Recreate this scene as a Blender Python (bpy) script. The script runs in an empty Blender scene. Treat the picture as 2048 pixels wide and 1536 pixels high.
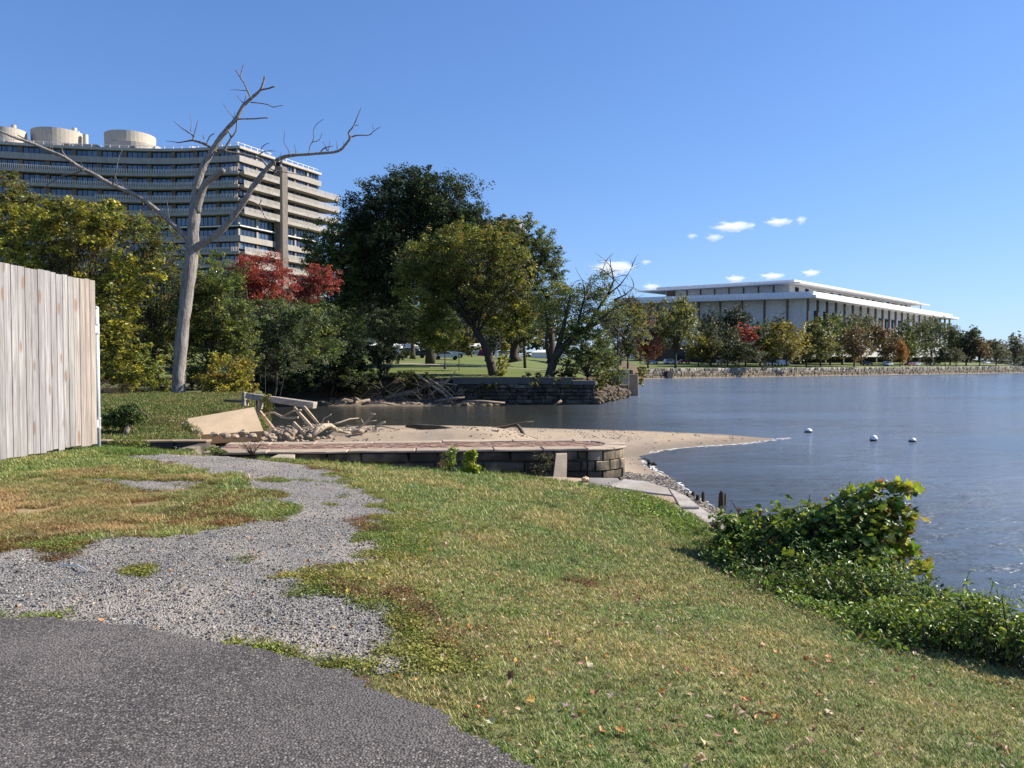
import bpy, math, random
import numpy as np
from mathutils import Vector, Matrix
random.seed(7); RNG = np.random.default_rng(11)
S = bpy.context.scene
COL = S.collection
# ------------------------------------------------------------------ camera, light, exposure
H = 4.5                       # eye height above the river
F = 1538.0                    # focal length in pixels of the 2048-pixel photograph
TILT = math.atan(43 / F)
cd = bpy.data.cameras.new('camera'); cam = bpy.data.objects.new('camera', cd); COL.objects.link(cam)
cam.location = (0, 0, H); cam.rotation_euler = (math.pi / 2 - TILT, 0, 0)
cd.sensor_width = 36; cd.lens = 36 * F / 2048; cd.clip_end = 20000; cd.clip_start = 0.05
S.camera = cam
SUN_AZ, SUN_EL = math.radians(76), math.radians(36)
w = bpy.data.worlds.new('World'); S.world = w; w.use_nodes = True
nt = w.node_tree; bg = nt.nodes['Background']
sky = nt.nodes.new('ShaderNodeTexSky'); sky.sky_type = 'NISHITA'; sky.sun_disc = False
sky.sun_elevation = SUN_EL; sky.sun_rotation = SUN_AZ
sky.altitude = 0; sky.air_density = 1.0; sky.dust_density = 0.1; sky.ozone_density = 3.0
mx = nt.nodes.new('ShaderNodeMix'); mx.data_type = 'RGBA'; mx.blend_type = 'MULTIPLY'; mx.inputs[0].default_value = 1; mx.inputs[7].default_value = (.70, .92, 1.36, 1)
def vm(op, a, b):
    q = nt.nodes.new('ShaderNodeVectorMath'); q.operation = op
    for i_, v_ in enumerate((a, b)):
        if isinstance(v_, bpy.types.NodeSocket): nt.links.new(v_, q.inputs[i_])
        else: q.inputs[i_].default_value = v_
    return q.outputs[0]
s0 = sky.outputs[0]; s1 = vm('DIVIDE', s0, vm('ADD', vm('MULTIPLY', s0, (.085, .085, .085)), (1, 1, 1)))      # soft shoulder so the low sky keeps its blue
nt.links.new(s1, mx.inputs[6]); nt.links.new(mx.outputs[2], bg.inputs[0]); bg.inputs[1].default_value = 0.092
sl = bpy.data.lights.new('sun', 'SUN'); sl.energy = 4.9; sl.angle = math.radians(0.53); sl.color = (1, .92, .79)
so = bpy.data.objects.new('sun', sl); COL.objects.link(so)
sd = Vector((math.sin(SUN_AZ) * math.cos(SUN_EL), math.cos(SUN_AZ) * math.cos(SUN_EL), math.sin(SUN_EL)))
so.rotation_euler = (-sd).to_track_quat('-Z', 'Y').to_euler(); so.location = (30, 10, 40)
S.view_settings.view_transform = 'Standard'; S.view_settings.look = 'None'
S.view_settings.exposure = 0.98; S.view_settings.gamma = 1
c = S.cycles
c.max_bounces = 6; c.diffuse_bounces = 2; c.glossy_bounces = 3; c.transmission_bounces = 4
c.transparent_max_bounces = 8; c.volume_bounces = 3; c.caustics_reflective = False; c.caustics_refractive = False
c.sample_clamp_indirect = 6
# ------------------------------------------------------------------ picking helpers (pixel of the photograph + depth or height -> point in the place)
CT, ST = math.cos(TILT), math.sin(TILT)
def ray(px, py):
    a, b = (px - 1024) / F, (768 - py) / F
    return np.array([a, CT + b * ST, -ST + b * CT])
def atY(px, py, Y):
    d = ray(px, py); return np.array([0, 0, H]) + d * (Y / d[1])
def atZ(px, py, z):
    d = ray(px, py); return np.array([0, 0, H]) + d * ((z - H) / d[2])
def onH(px, py, h, z0=2.5):
    z = z0
    for _ in range(25):
        p = atZ(px, py, z); z = .5 * z + .5 * float(h(p[:1], p[1:2])[0])
    return np.array([p[0], p[1], z])
# ------------------------------------------------------------------ numeric helpers
def tps(P):
    P = np.array(P, float); X, z = P[:, :2], P[:, 2]; n = len(X)
    def U(r2): return np.where(r2 < 1e-9, 0, .5 * r2 * np.log(np.maximum(r2, 1e-9)))
    A = np.zeros((n + 3, n + 3)); d2 = ((X[:, None] - X[None]) ** 2).sum(-1)
    A[:n, :n] = U(d2) + np.eye(n) * 1e-3; A[:n, n] = 1; A[:n, n + 1:] = X; A[n, :n] = 1; A[n + 1:, :n] = X.T
    c_ = np.linalg.solve(A, np.concatenate([z, [0, 0, 0]]))
    def f(x, y):
        x = np.asarray(x, float); y = np.asarray(y, float); sh = x.shape; x = x.ravel(); y = y.ravel()
        out = c_[n] + c_[n + 1] * x + c_[n + 2] * y
        for i in range(n):
            r2 = (x - X[i, 0]) ** 2 + (y - X[i, 1]) ** 2
            out = out + c_[i] * U(r2)
        return out.reshape(sh)
    return f
def sdist(x, y, poly):
    """signed distance to a polygon, negative inside"""
    x = np.asarray(x, float); y = np.asarray(y, float)
    P = np.asarray(poly, float)[:, :2]; n = len(P); d = np.full(x.shape, 1e18); ins = np.zeros(x.shape, bool)
    for i in range(n):
        a, b = P[i], P[(i + 1) % n]; e = b - a
        t = np.clip(((x - a[0]) * e[0] + (y - a[1]) * e[1]) / (e @ e + 1e-12), 0, 1)
        d = np.minimum(d, (x - a[0] - t * e[0]) ** 2 + (y - a[1] - t * e[1]) ** 2)
        cnd = ((a[1] > y) != (b[1] > y))
        with np.errstate(divide='ignore', invalid='ignore'):
            xi = (b[0] - a[0]) * (y - a[1]) / (b[1] - a[1] + 1e-15) + a[0]
        ins ^= cnd & (x < xi)
    return np.where(ins, -1, 1) * np.sqrt(d)
def hsh(i, j, s):
    v = np.sin(i * 127.1 + j * 311.7 + s * 74.7) * 43758.5453
    return v - np.floor(v)
def vn(x, y, s=0):
    xi, yi = np.floor(x), np.floor(y); fx, fy = x - xi, y - yi
    fx = fx * fx * (3 - 2 * fx); fy = fy * fy * (3 - 2 * fy)
    a = hsh(xi, yi, s); b = hsh(xi + 1, yi, s); c_ = hsh(xi, yi + 1, s); d = hsh(xi + 1, yi + 1, s)
    return (a * (1 - fx) + b * fx) * (1 - fy) + (c_ * (1 - fx) + d * fx) * fy
def fbm(x, y, s=0, o=4):
    r = 0; a = .5
    for k in range(o):
        r = r + a * vn(x * 2 ** k, y * 2 ** k, s + k * 7); a *= .5
    return r / (1 - .5 ** o)
def sstep(a, b, x):
    t = np.clip((x - a) / (b - a), 0, 1); return t * t * (3 - 2 * t)
# ------------------------------------------------------------------ objects
WL = {}
def tag(o, label=None, cat=None, group=None, kind=None):
    if label: o['label'] = label
    if cat: o['category'] = cat
    if group: o['group'] = group
    if kind: o['kind'] = kind
    return o
def empty(name, loc, label, cat, group=None):
    o = bpy.data.objects.new(name, None); COL.objects.link(o); o.location = tuple(map(float, loc)); o.empty_display_size = .3
    WL[o.name] = np.array(loc, float); return tag(o, label, cat, group)
def link(name, me, m=None, parent=None):
    o = bpy.data.objects.new(name, me); COL.objects.link(o)
    if m is not None and not me.materials: me.materials.append(m)
    if parent is not None: o.parent = parent; WL[o.name] = WL[parent.name]
    else: WL[o.name] = np.zeros(3)
    return o
def mesh_np(name, V, loops, sizes, col=None, smooth=False):
    """V Nx3, loops flat index array, sizes per face"""
    me = bpy.data.meshes.new(name); V = np.ascontiguousarray(V, np.float32)
    me.vertices.add(len(V)); me.vertices.foreach_set('co', V.ravel())
    me.loops.add(len(loops)); me.loops.foreach_set('vertex_index', np.asarray(loops, np.int32).ravel())
    me.polygons.add(len(sizes)); sizes = np.asarray(sizes, np.int32)
    st = np.concatenate([[0], np.cumsum(sizes)[:-1]]).astype(np.int32)
    me.polygons.foreach_set('loop_start', st)
    me.polygons.foreach_set('use_smooth', np.full(len(sizes), bool(smooth)))
    me.update(calc_edges=True)
    if col is None and name in ('fallen_leaf', 'leaf'): col = (1, 1, 1)
    if col is not None:
        a = me.color_attributes.new('Col', 'FLOAT_COLOR', 'POINT')
        c4 = np.ones((len(V), 4), np.float32); c4[:, :3] = col; a.data.foreach_set('color', c4.ravel())
    return me
class MB:
    def __init__(s): s.v = []; s.f = []; s.c = []; s.cur = (1, 1, 1)
    def add(s, vs, fs):
        b = len(s.v); s.v += [tuple(map(float, v)) for v in vs]; s.c += [s.cur] * len(vs); s.f += [[b + i for i in f] for f in fs]; return s
    def box(s, c, d, rz=0, M=None):
        x, y, z = d[0] / 2, d[1] / 2, d[2] / 2
        vs = [(sx * x, sy * y, sz * z) for sz in (-1, 1) for sx, sy in ((-1, -1), (1, -1), (1, 1), (-1, 1))]
        M_ = M or Matrix.Rotation(rz, 3, 'Z'); c = Vector(tuple(map(float, c)))
        return s.add([M_ @ Vector(v) + c for v in vs], [(3, 2, 1, 0), (4, 5, 6, 7), (0, 1, 5, 4), (1, 2, 6, 5), (2, 3, 7, 6), (3, 0, 4, 7)])
    def block(s, c, d, rz=0, ch=.03, j=.01, M=None):
        """rough chamfered block"""
        x, y, z = d[0] / 2, d[1] / 2, d[2] / 2; vs = []; R = random.uniform
        for sz in (-1, 1):
            for sx, sy in ((-1, -1), (1, -1), (1, 1), (-1, 1)):
                jx, jy, jz = R(-j, j), R(-j, j), R(-j, j)
                vs += [(sx * x + jx, sy * (y - ch) + jy, sz * (z - ch) + jz), (sx * (x - ch) + jx, sy * y + jy, sz * (z - ch) + jz), (sx * (x - ch) + jx, sy * (y - ch) + jy, sz * z + jz)]
        M_ = M or Matrix.Rotation(rz, 3, 'Z'); c = Vector(tuple(map(float, c)))
        fs = []
        I = lambda k, t: k * 3 + t
        fs += [[I(3, 2), I(2, 2), I(1, 2), I(0, 2)], [I(4, 2), I(5, 2), I(6, 2), I(7, 2)]]
        fs += [[I(0, 1), I(1, 1), I(5, 1), I(4, 1)], [I(1, 0), I(2, 0), I(6, 0), I(5, 0)], [I(2, 1), I(3, 1), I(7, 1), I(6, 1)], [I(3, 0), I(0, 0), I(4, 0), I(7, 0)]]
        fs += [[I(0, 2), I(1, 2), I(1, 1), I(0, 1)], [I(1, 2), I(2, 2), I(2, 0), I(1, 0)], [I(2, 2), I(3, 2), I(3, 1), I(2, 1)], [I(3, 2), I(0, 2), I(0, 0), I(3, 0)]]
        fs += [[I(4, 1), I(5, 1), I(5, 2), I(4, 2)], [I(5, 0), I(6, 0), I(6, 2), I(5, 2)], [I(6, 1), I(7, 1), I(7, 2), I(6, 2)], [I(7, 0), I(4, 0), I(4, 2), I(7, 2)]]
        for k, (a, b) in enumerate(((0, 1), (1, 0), (0, 1), (1, 0))):
            fs += [[I(k, a), I(k, b), I(k + 4, b), I(k + 4, a)]]
        fs += [[I(0, 0), I(0, 2), I(0, 1)], [I(1, 1), I(1, 2), I(1, 0)], [I(2, 0), I(2, 2), I(2, 1)], [I(3, 1), I(3, 2), I(3, 0)]]
        fs += [[I(4, 1), I(4, 2), I(4, 0)], [I(5, 0), I(5, 2), I(5, 1)], [I(6, 1), I(6, 2), I(6, 0)], [I(7, 0), I(7, 2), I(7, 1)]]
        return s.add([M_ @ Vector(v) + c for v in vs], fs)
    def prism(s, poly, z0, z1, inset=0.0):
        """poly xy list; z0/z1 numbers or lists; optional chamfer inset at top"""
        n = len(poly); a = [z0] * n if np.isscalar(z0) else list(z0); b = [z1] * n if np.isscalar(z1) else list(z1)
        ar = sum(poly[i][0] * poly[(i + 1) % n][1] - poly[(i + 1) % n][0] * poly[i][1] for i in range(n))
        if ar < 0: poly = poly[::-1]; a = a[::-1]; b = b[::-1]
        vs = [(p[0], p[1], a[i]) for i, p in enumerate(poly)] + [(p[0], p[1], b[i] - inset) for i, p in enumerate(poly)]
        fs = [list(range(n))[::-1]] + [[i, (i + 1) % n, n + (i + 1) % n, n + i] for i in range(n)]
        if inset:
            cx = sum(p[0] for p in poly) / n; cy = sum(p[1] for p in poly) / n
            for i, p in enumerate(poly):
                L = math.hypot(p[0] - cx, p[1] - cy) + 1e-6; k = max(0, 1 - inset * 1.4 / L); vs.append((cx + (p[0] - cx) * k, cy + (p[1] - cy) * k, b[i]))
            fs += [[n + i, n + (i + 1) % n, 2 * n + (i + 1) % n, 2 * n + i] for i in range(n)] + [list(range(2 * n, 3 * n))]
        else: fs += [list(range(n, 2 * n))]
        return s.add(vs, fs)
    def tube(s, pts, rad, k=7, cap=True, wob=0.0):
        pts = [Vector(tuple(map(float, p))) for p in pts]; n = len(pts)
        rad = [rad] * n if np.isscalar(rad) else rad
        vs = []; u = None
        for i in range(n):
            t = (pts[min(i + 1, n - 1)] - pts[max(i - 1, 0)]).normalized()
            if u is None: u = t.orthogonal().normalized()
            u = (u - t * u.dot(t)); u = u.normalized() if u.length > 1e-6 else t.orthogonal().normalized(); v = t.cross(u)
            for j in range(k):
                a = 2 * math.pi * j / k; r = rad[i] * (1 + (random.uniform(-wob, wob) if wob else 0))
                vs.append(pts[i] + (u * math.cos(a) + v * math.sin(a)) * r)
        fs = [[i * k + j, i * k + (j + 1) % k, (i + 1) * k + (j + 1) % k, (i + 1) * k + j] for i in range(n - 1) for j in range(k)]
        if cap: fs += [list(range(k))[::-1], list(range((n - 1) * k, n * k))]
        return s.add(vs, fs)
    def rock(s, c, r, sub=1):
        import bmesh
        bm = bmesh.new(); bmesh.ops.create_icosphere(bm, subdivisions=sub, radius=1)
        q = Matrix.Rotation(random.random() * 6, 3, 'Z') @ Matrix.Rotation(random.uniform(-.3, .3), 3, 'X')
        k = [random.uniform(.75, 1.25) for _ in bm.verts]
        vs = [Vector(tuple(map(float, c))) + q @ Vector((v.co.x * r[0] * k[i], v.co.y * r[1] * k[i], v.co.z * r[2] * k[i])) for i, v in enumerate(bm.verts)]
        fs = [[v.index for v in f.verts] for f in bm.faces]; bm.free(); return s.add(vs, fs)
    def build(s, name, m=None, parent=None, smooth=False, color=None):
        off = WL[parent.name] if parent is not None else np.zeros(3)
        V = np.array(s.v, float).reshape(-1, 3) - off
        loops = [i for f in s.f for i in f]
        me = mesh_np(name, V, loops, [len(f) for f in s.f], col=np.array(s.c, float) if len(set(s.c)) > 1 or s.cur != (1, 1, 1) else None, smooth=smooth)
        me.validate()
        o = link(name, me, m, parent)
        if color is not None: o.color = (*color, 1)
        return o
def top(o):
    """put a single-mesh thing's origin at the base of its mesh"""
    me = o.data; n = len(me.vertices); a = np.empty(n * 3, np.float32); me.vertices.foreach_get('co', a); a = a.reshape(-1, 3)
    c_ = np.array([(a[:, 0].min() + a[:, 0].max()) / 2, (a[:, 1].min() + a[:, 1].max()) / 2, a[:, 2].min()])
    a -= c_; me.vertices.foreach_set('co', a.ravel().astype(np.float32)); me.update(); o.location = tuple(map(float, c_)); WL[o.name] = c_; return o
# ------------------------------------------------------------------ materials
class N:
    def __init__(s, name):
        s.m = bpy.data.materials.new(name); s.m.use_nodes = True; s.t = s.m.node_tree; s.t.nodes.clear()
        s.out = s.t.nodes.new('ShaderNodeOutputMaterial')
    def n(s, typ, props=None, **ins):
        nd = s.t.nodes.new('ShaderNode' + typ)
        for k, v in (props or {}).items(): setattr(nd, k, v)
        for k, v in ins.items():
            key = int(k[1:]) if k[0] == 'i' and k[1:].isdigit() else k.replace('_', ' ')
            if isinstance(v, bpy.types.NodeSocket): s.t.links.new(v, nd.inputs[key])
            else: nd.inputs[key].default_value = v
        return nd
    def math(s, op, a, b=0.0, clamp=False):
        return s.n('Math', {'operation': op, 'use_clamp': clamp}, i0=a, i1=b).outputs[0]
    def mix(s, f, a, b, mode='MIX'):
        nd = s.n('Mix', {'data_type': 'RGBA', 'blend_type': mode})
        for k, v in ((0, f), (6, a), (7, b)):
            if isinstance(v, bpy.types.NodeSocket): s.t.links.new(v, nd.inputs[k])
            else: nd.inputs[k].default_value = v if k == 0 else (*v, 1)
        return nd.outputs[2]
    def noise(s, vec, scale, detail=4, rough=.6, out=0):
        return s.n('TexNoise', Vector=vec, Scale=scale, Detail=detail, Roughness=rough).outputs[out]
    def ramp(s, f, a, b, ca=0.0, cb=1.0):
        nd = s.n('MapRange', None, i0=f, i1=a, i2=b, i3=ca, i4=cb); return nd.outputs[0]
    def bump(s, h, st, dist=.02):
        return s.n('Bump', None, Strength=st, Distance=dist, Height=h).outputs[0]
    def done(s, sock): s.t.links.new(sock, s.out.inputs[0]); return s.m
def m_surf(name, base, var=.35, scale=3.0, fine=40.0, rough=.85, bump=.4, bd=.01, tint=None, use_col=False, stretch=(1, 1, 1), world=True, spec=.3):
    """mottled mineral / bark / painted surface; the object colour multiplies the base"""
    k = N(name)
    P = k.n('NewGeometry').outputs['Position'] if world else k.n('TexCoord').outputs['Object']
    P = k.n('Mapping', None, Vector=P, Scale=stretch).outputs[0]
    a = k.noise(P, scale, 5, .65); b = k.noise(P, fine, 3, .6)
    dark = tuple(x * (1 - var) for x in base); lite = tuple(min(1, x * (1 + var)) for x in base)
    c_ = k.mix(k.ramp(a, .3, .7), dark, lite)
    c_ = k.mix(k.ramp(b, .35, .7, 0, .5), c_, tuple(x * .45 for x in base))
    if tint: c_ = k.mix(k.ramp(k.noise(P, scale * .37, 3), .5, .68, 0, .75), c_, tint)
    oc = k.n('ObjectInfo').outputs['Color']; c_ = k.mix(1.0, c_, oc, 'MULTIPLY')
    if use_col: c_ = k.mix(1.0, c_, k.n('Attribute', {'attribute_name': 'Col'}).outputs['Color'], 'MULTIPLY')
    nm = k.bump(k.math('ADD', a, k.math('MULTIPLY', b, .35)), bump, bd)
    p = k.n('BsdfPrincipled', None, Base_Color=c_, Roughness=rough, Normal=nm); p.inputs['Specular IOR Level'].default_value = spec
    return k.done(p.outputs[0])
def m_leaf(name, trans=.35, gloss=.12, tint=(1, 1, 1), gr=.45):
    k = N(name); a = k.n('Attribute', {'attribute_name': 'Col'}).outputs['Color']
    a = k.mix(1.0, a, k.n('ObjectInfo').outputs['Color'], 'MULTIPLY')
    d = k.n('BsdfDiffuse', None, Color=a); t = k.n('BsdfTranslucent', None, Color=k.mix(1.0, a, (1.25, 1.15, .6), 'MULTIPLY'))
    m = k.n('MixShader', None, i0=trans, i1=d.outputs[0], i2=t.outputs[0])
    g = k.n('BsdfGlossy', None, Color=(1, 1, 1, 1), Roughness=gr)
    fr = k.n('Fresnel', None, IOR=1.4).outputs[0]
    m2 = k.n('MixShader', None, i0=k.math('MULTIPLY', fr, gloss * 3), i1=m.outputs[0], i2=g.outputs[0])
    return k.done(m2.outputs[0])
M = {}
M['leaf'] = m_leaf('leaf', .42); M['leafglossy'] = m_leaf('leaf_glossy', .35, .14, gr=.38)
M['bark'] = m_surf('bark', (.075, .06, .048), .4, 3, 25, bump=.8, bd=.03, stretch=(3, 3, .6))
M['deadwood'] = m_surf('dead_wood', (.31, .28, .255), .5, 5.5, 14, bump=1.0, bd=.06, tint=(.11, .085, .07), stretch=(4, 4, .5))
M['drift'] = m_surf('driftwood', (.46, .38, .29), .3, 3, 30, bump=.5, tint=(.26, .21, .16))
M['darkdrift'] = m_surf('wet_wood', (.10, .08, .06), .4, 3, 30, bump=.6)
M['timber'] = m_surf('weathered_timber', (.42, .38, .33), .3, 4, 40, bump=.6, tint=(.12, .10, .08), stretch=(.6, 3, 6))
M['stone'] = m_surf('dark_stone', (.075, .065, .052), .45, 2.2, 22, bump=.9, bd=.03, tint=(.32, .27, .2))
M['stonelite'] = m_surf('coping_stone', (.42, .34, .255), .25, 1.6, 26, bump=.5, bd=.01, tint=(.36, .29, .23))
M['slate'] = m_surf('grey_flagstone', (.34, .31, .28), .3, 2.2, 20, bump=.8, tint=(.24, .20, .16))
M['concrete'] = m_surf('old_concrete', (.38, .36, .33), .2, 2, 40, bump=.4, tint=(.28, .27, .25))
M['tanslab'] = m_surf('tan_concrete', (.56, .42, .27), .12, 1.2, 30, bump=.3, tint=(.46, .33, .21))
M['brick'] = m_surf('red_brick', (.36, .235, .17), .2, 6, 40, bump=.4, tint=(.40, .30, .215), use_col=True)
M['mortar'] = m_surf('mortar', (.28, .24, .19), .25, 5, 50)
M['rubble'] = m_surf('rubble', (.34, .27, .20), .35, 5, 30, bump=.5)
M['steel'] = m_surf('galvanised_steel', (.55, .58, .60), .12, 6, 60, rough=.45, bump=.1, spec=.5)
M['metal_dark'] = m_surf('dark_metal', (.05, .05, .05), .2, 6, 60, rough=.5, bump=.1)
# ------------------------------------------------------------------ heightfields
def axis(segs):
    out = []
    for a, b, st in segs: out += list(np.arange(a, b - 1e-9, st))
    return np.array(out + [segs[-1][1]])
def grid_mesh(name, xs, ys, hf, keep=None, colf=None, dz=0.0, m=None, smooth=True):
    X, Y = np.meshgrid(xs, ys); Z = hf(X, Y) + dz; nx, ny = len(xs), len(ys)
    V = np.stack([X, Y, Z], -1).reshape(-1, 3)
    i = np.arange(nx * ny).reshape(ny, nx)
    q = np.stack([i[:-1, :-1], i[:-1, 1:], i[1:, 1:], i[1:, :-1]], -1).reshape(-1, 4)
    if keep is not None:
        kv = keep(X, Y).ravel(); q = q[kv[q].sum(1) >= 3]
        used = np.zeros(len(V), bool); used[q.ravel()] = True; mp = np.cumsum(used) - 1
        V = V[used]; q = mp[q]
    col = colf(V[:, 0], V[:, 1], V[:, 2]) if colf else None
    me = mesh_np(name, V, q.ravel(), np.full(len(q), 4), col=col, smooth=smooth)
    return link(name, me, m)
W3 = lambda px, py, z: tuple(atZ(px, py, z))
# mainland by the camera
GP = [W3(1030, 1530, 2.9), W3(300, 1500, 2.9), W3(100, 1250, 2.9), W3(600, 1320, 2.88), W3(2048, 1536, 2.6), W3(2048, 1345, 2.2), W3(1450, 1130, 2.0), W3(1290, 990, 2.0),
      W3(1100, 965, 2.15), W3(900, 945, 2.3), W3(600, 924, 2.45), W3(400, 913, 2.45), W3(200, 901, 2.5), W3(700, 1000, 2.62), W3(600, 1150, 2.85), W3(1100, 1200, 2.6),
      W3(1500, 1250, 2.32), W3(1000, 1050, 2.5), W3(300, 1060, 2.83), (-7.8, 14.3, 2.86), (-8.1, 12.2, 2.92), (-20, 14, 2.9), (-20, 2, 2.9), (-2, -8, 2.9), (6, -8, 2.3), (-20, -8, 2.9), (4.4, 2, 2.35)]
gf0 = tps(GP)
GE = [(-40, 17.6), (-12, 18.1)] + [W3(*a)[:2] for a in ((200, 902, 2.5), (400, 913, 2.45), (600, 924, 2.45), (800, 937, 2.4), (900, 945, 2.3), (1030, 955, 2.15), (1100, 965, 2.1), (1280, 992, 1.97), (1340, 1020, 1.9), (1400, 1052, 1.87), (1450, 1120, 1.95))] + [(3.1, 8.3), (3.6, 6.8), (4.1, 5.2), (4.8, 3), (5.5, 0), (6, -14), (-40, -14)]
def gh(x, y):
    d = sdist(x, y, GE); o = np.maximum(d, 0)
    z = gf0(x, y) + (fbm(x * 1.3, y * 1.3, 3) - .5) * .07 + (fbm(x * 9, y * 9, 5, 2) - .5) * .02
    return np.maximum(z - o * .8 - np.minimum(o, .3) * .8, -1.2)
pxp = lambda L: [tuple(onH(a, b, gf0)[:2]) for a, b in L]
ASPH = pxp([(-500, 1225), (0, 1246), (100, 1246), (200, 1253), (300, 1268), (400, 1288), (500, 1308), (600, 1335), (700, 1362), (800, 1402), (880, 1440), (950, 1485), (1030, 1536)]) + [(.35, 2.4), (.9, 0), (1.3, -4), (-14, -4), (-14, 5)]
GRAV = pxp([(-500, 1090), (0, 1100), (150, 1106), (250, 1082), (330, 1078), (430, 1065), (520, 1050), (590, 1028), (575, 1000), (540, 982), (500, 975), (520, 955), (440, 938), (330, 925), (240, 916), (330, 911), (450, 914), (560, 924), (640, 942), (700, 965), (740, 995), (760, 1030), (745, 1055), (700, 1075), (760, 1100), (680, 1125), (600, 1165), (610, 1195), (700, 1200), (690, 1225), (740, 1245), (760, 1300), (700, 1345), (560, 1325), (300, 1280), (0, 1262), (-500, 1245)])
GRAV2 = pxp([(180, 962), (260, 958), (400, 966), (380, 984), (250, 980)])
GRAV3 = pxp([(380, 930), (470, 925), (500, 945), (420, 950)])
def m_grav(x, y):
    """>0 means gravel shows"""
    d = np.minimum(np.minimum(sdist(x, y, GRAV), sdist(x, y, GRAV2) + .05), sdist(x, y, GRAV3) + .05)
    return -d + (fbm(x * 2.2, y * 2.2, 9) - .5) * .8 + (fbm(x * 9, y * 9, 19, 2) - .5) * .4 + .10
def m_asph(x, y): return -sdist(x, y, ASPH) + (fbm(x * 7, y * 7, 31) - .5) * .12
DRY = pxp([(-300, 965), (0, 965), (200, 940), (420, 950), (380, 990), (300, 1020), (240, 1060), (0, 1075), (-300, 1085)])
RED = pxp([(-200, 1060), (0, 1050), (200, 1030), (350, 985), (560, 985), (575, 1010), (500, 1050), (330, 1075), (0, 1095), (-200, 1095)])
def gcol(x, y, z):
    n = fbm(x * .9, y * .9, 41); n2 = fbm(x * 6, y * 6, 43)
    base = np.array([.19, .185, .065]); straw = np.array([.38, .30, .16]); soil = np.array([.12, .085, .055])
    c_ = base[None] + (straw - base)[None] * np.clip((n * .7 + n2 * .5 - .42) * 1.6, 0, 1)[:, None]
    dr = np.clip(-sdist(x, y, DRY) * 2 + .3 + (n2 - .5), 0, 1); c_ = c_ + (np.array([.36, .26, .15]) - c_) * dr[:, None] * .9
    g = np.clip(m_grav(x, y) * 5 + 1.2, 0, 1); c_ = c_ + (soil - c_) * g[:, None]
    return c_
M['ground'] = m_surf('turf_soil', (1, 1, 1), .25, 6, 60, bump=.8, bd=.02, use_col=True)
xs = axis([(-40, -14, 1.0), (-14, -9, .2), (-9, 5.5, .07), (5.5, 12, .25)]); ys = axis([(-14, 0, .8), (0, 2.6, .2), (2.6, 9, .07), (9, 18.6, .1), (18.6, 22, .4)])
ground = grid_mesh('ground', xs, ys, gh, None, gcol, 0, M['ground']); tag(ground, kind='structure')
# gravel path
k = N('gravel'); P = k.n('NewGeometry').outputs['Position']
v = k.n('TexVoronoi', None, Vector=P, Scale=75.0); v2 = k.n('TexVoronoi', None, Vector=P, Scale=160.0)
cc = k.mix(k.ramp(k.n('SeparateColor', None, i0=v.outputs['Color']).outputs[0], 0, 1), (.09, .088, .085), (.38, .36, .34))
cc = k.mix(k.ramp(k.n('SeparateColor', None, i0=v2.outputs['Color']).outputs[1], .2, 1, 0, .55), cc, (.30, .28, .25))
cc = k.mix(k.ramp(v.outputs['Distance'], .35, .75, 0, .8), cc, (.09, .08, .07))
cc = k.mix(k.ramp(k.noise(P, .8, 4), .47, .66, 0, .75), cc, (.33, .29, .24))
bp = k.bump(k.math('SUBTRACT', 1.0, v.outputs['Distance']), 1.0, .012)
M['gravel'] = k.done(k.n('BsdfPrincipled', None, Base_Color=cc, Roughness=.9, Normal=bp).outputs[0])
xs = np.arange(-14, 1.2, .04); ys = np.arange(4.0, 18, .04)
gravel = grid_mesh('gravel_path', xs, ys, gh, lambda x, y: m_grav(x, y) > 0, None, .008, M['gravel']); tag(gravel, kind='structure')
# asphalt
k = N('asphalt'); P = k.n('NewGeometry').outputs['Position']
v = k.n('TexVoronoi', None, Vector=P, Scale=88.0); vr = k.n('SeparateColor', None, i0=v.outputs['Color'])
cc = k.mix(k.ramp(vr.outputs[0], .2, 1), (.044, .037, .031), (.175, .152, .132))
cc = k.mix(k.ramp(vr.outputs[1], .94, .96), cc, (.28, .25, .22))
cc = k.mix(k.ramp(k.noise(P, .9, 6, .7), .45, .66, 0, .65), cc, (.20, .175, .155)); cc = k.mix(k.ramp(k.noise(P, .45, 3), .55, .7, 0, .5), cc, (.07, .062, .056))
cc = k.mix(k.ramp(v.outputs['Distance'], .4, .8, 0, .8), cc, (.02, .02, .02))
bp = k.bump(k.math('SUBTRACT', 1.0, v.outputs['Distance']), .9, .007)
pa = k.n('BsdfPrincipled', None, Base_Color=cc, Roughness=.75, Normal=bp); M['asphalt'] = k.done(pa.outputs[0])
xs = np.arange(-14, 1.6, .045); ys = axis([(-4, 2.2, .3), (2.2, 5.6, .03)])
asph = grid_mesh('asphalt_path', xs, ys, lambda x, y: gf0(x, y) + .0, lambda x, y: m_asph(x, y) > 0, None, .035, M['asphalt']); tag(asph, kind='structure')
# lock chamber floor
tag(MB().add([(-40, 15, .95), (3, 15, .95), (3, 24.5, .95), (-40, 24.5, .95)], [(0, 1, 2, 3)]).build('lock_floor', m_surf('mud', (.10, .085, .06), .3, 2, 30)), kind='structure')
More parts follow.
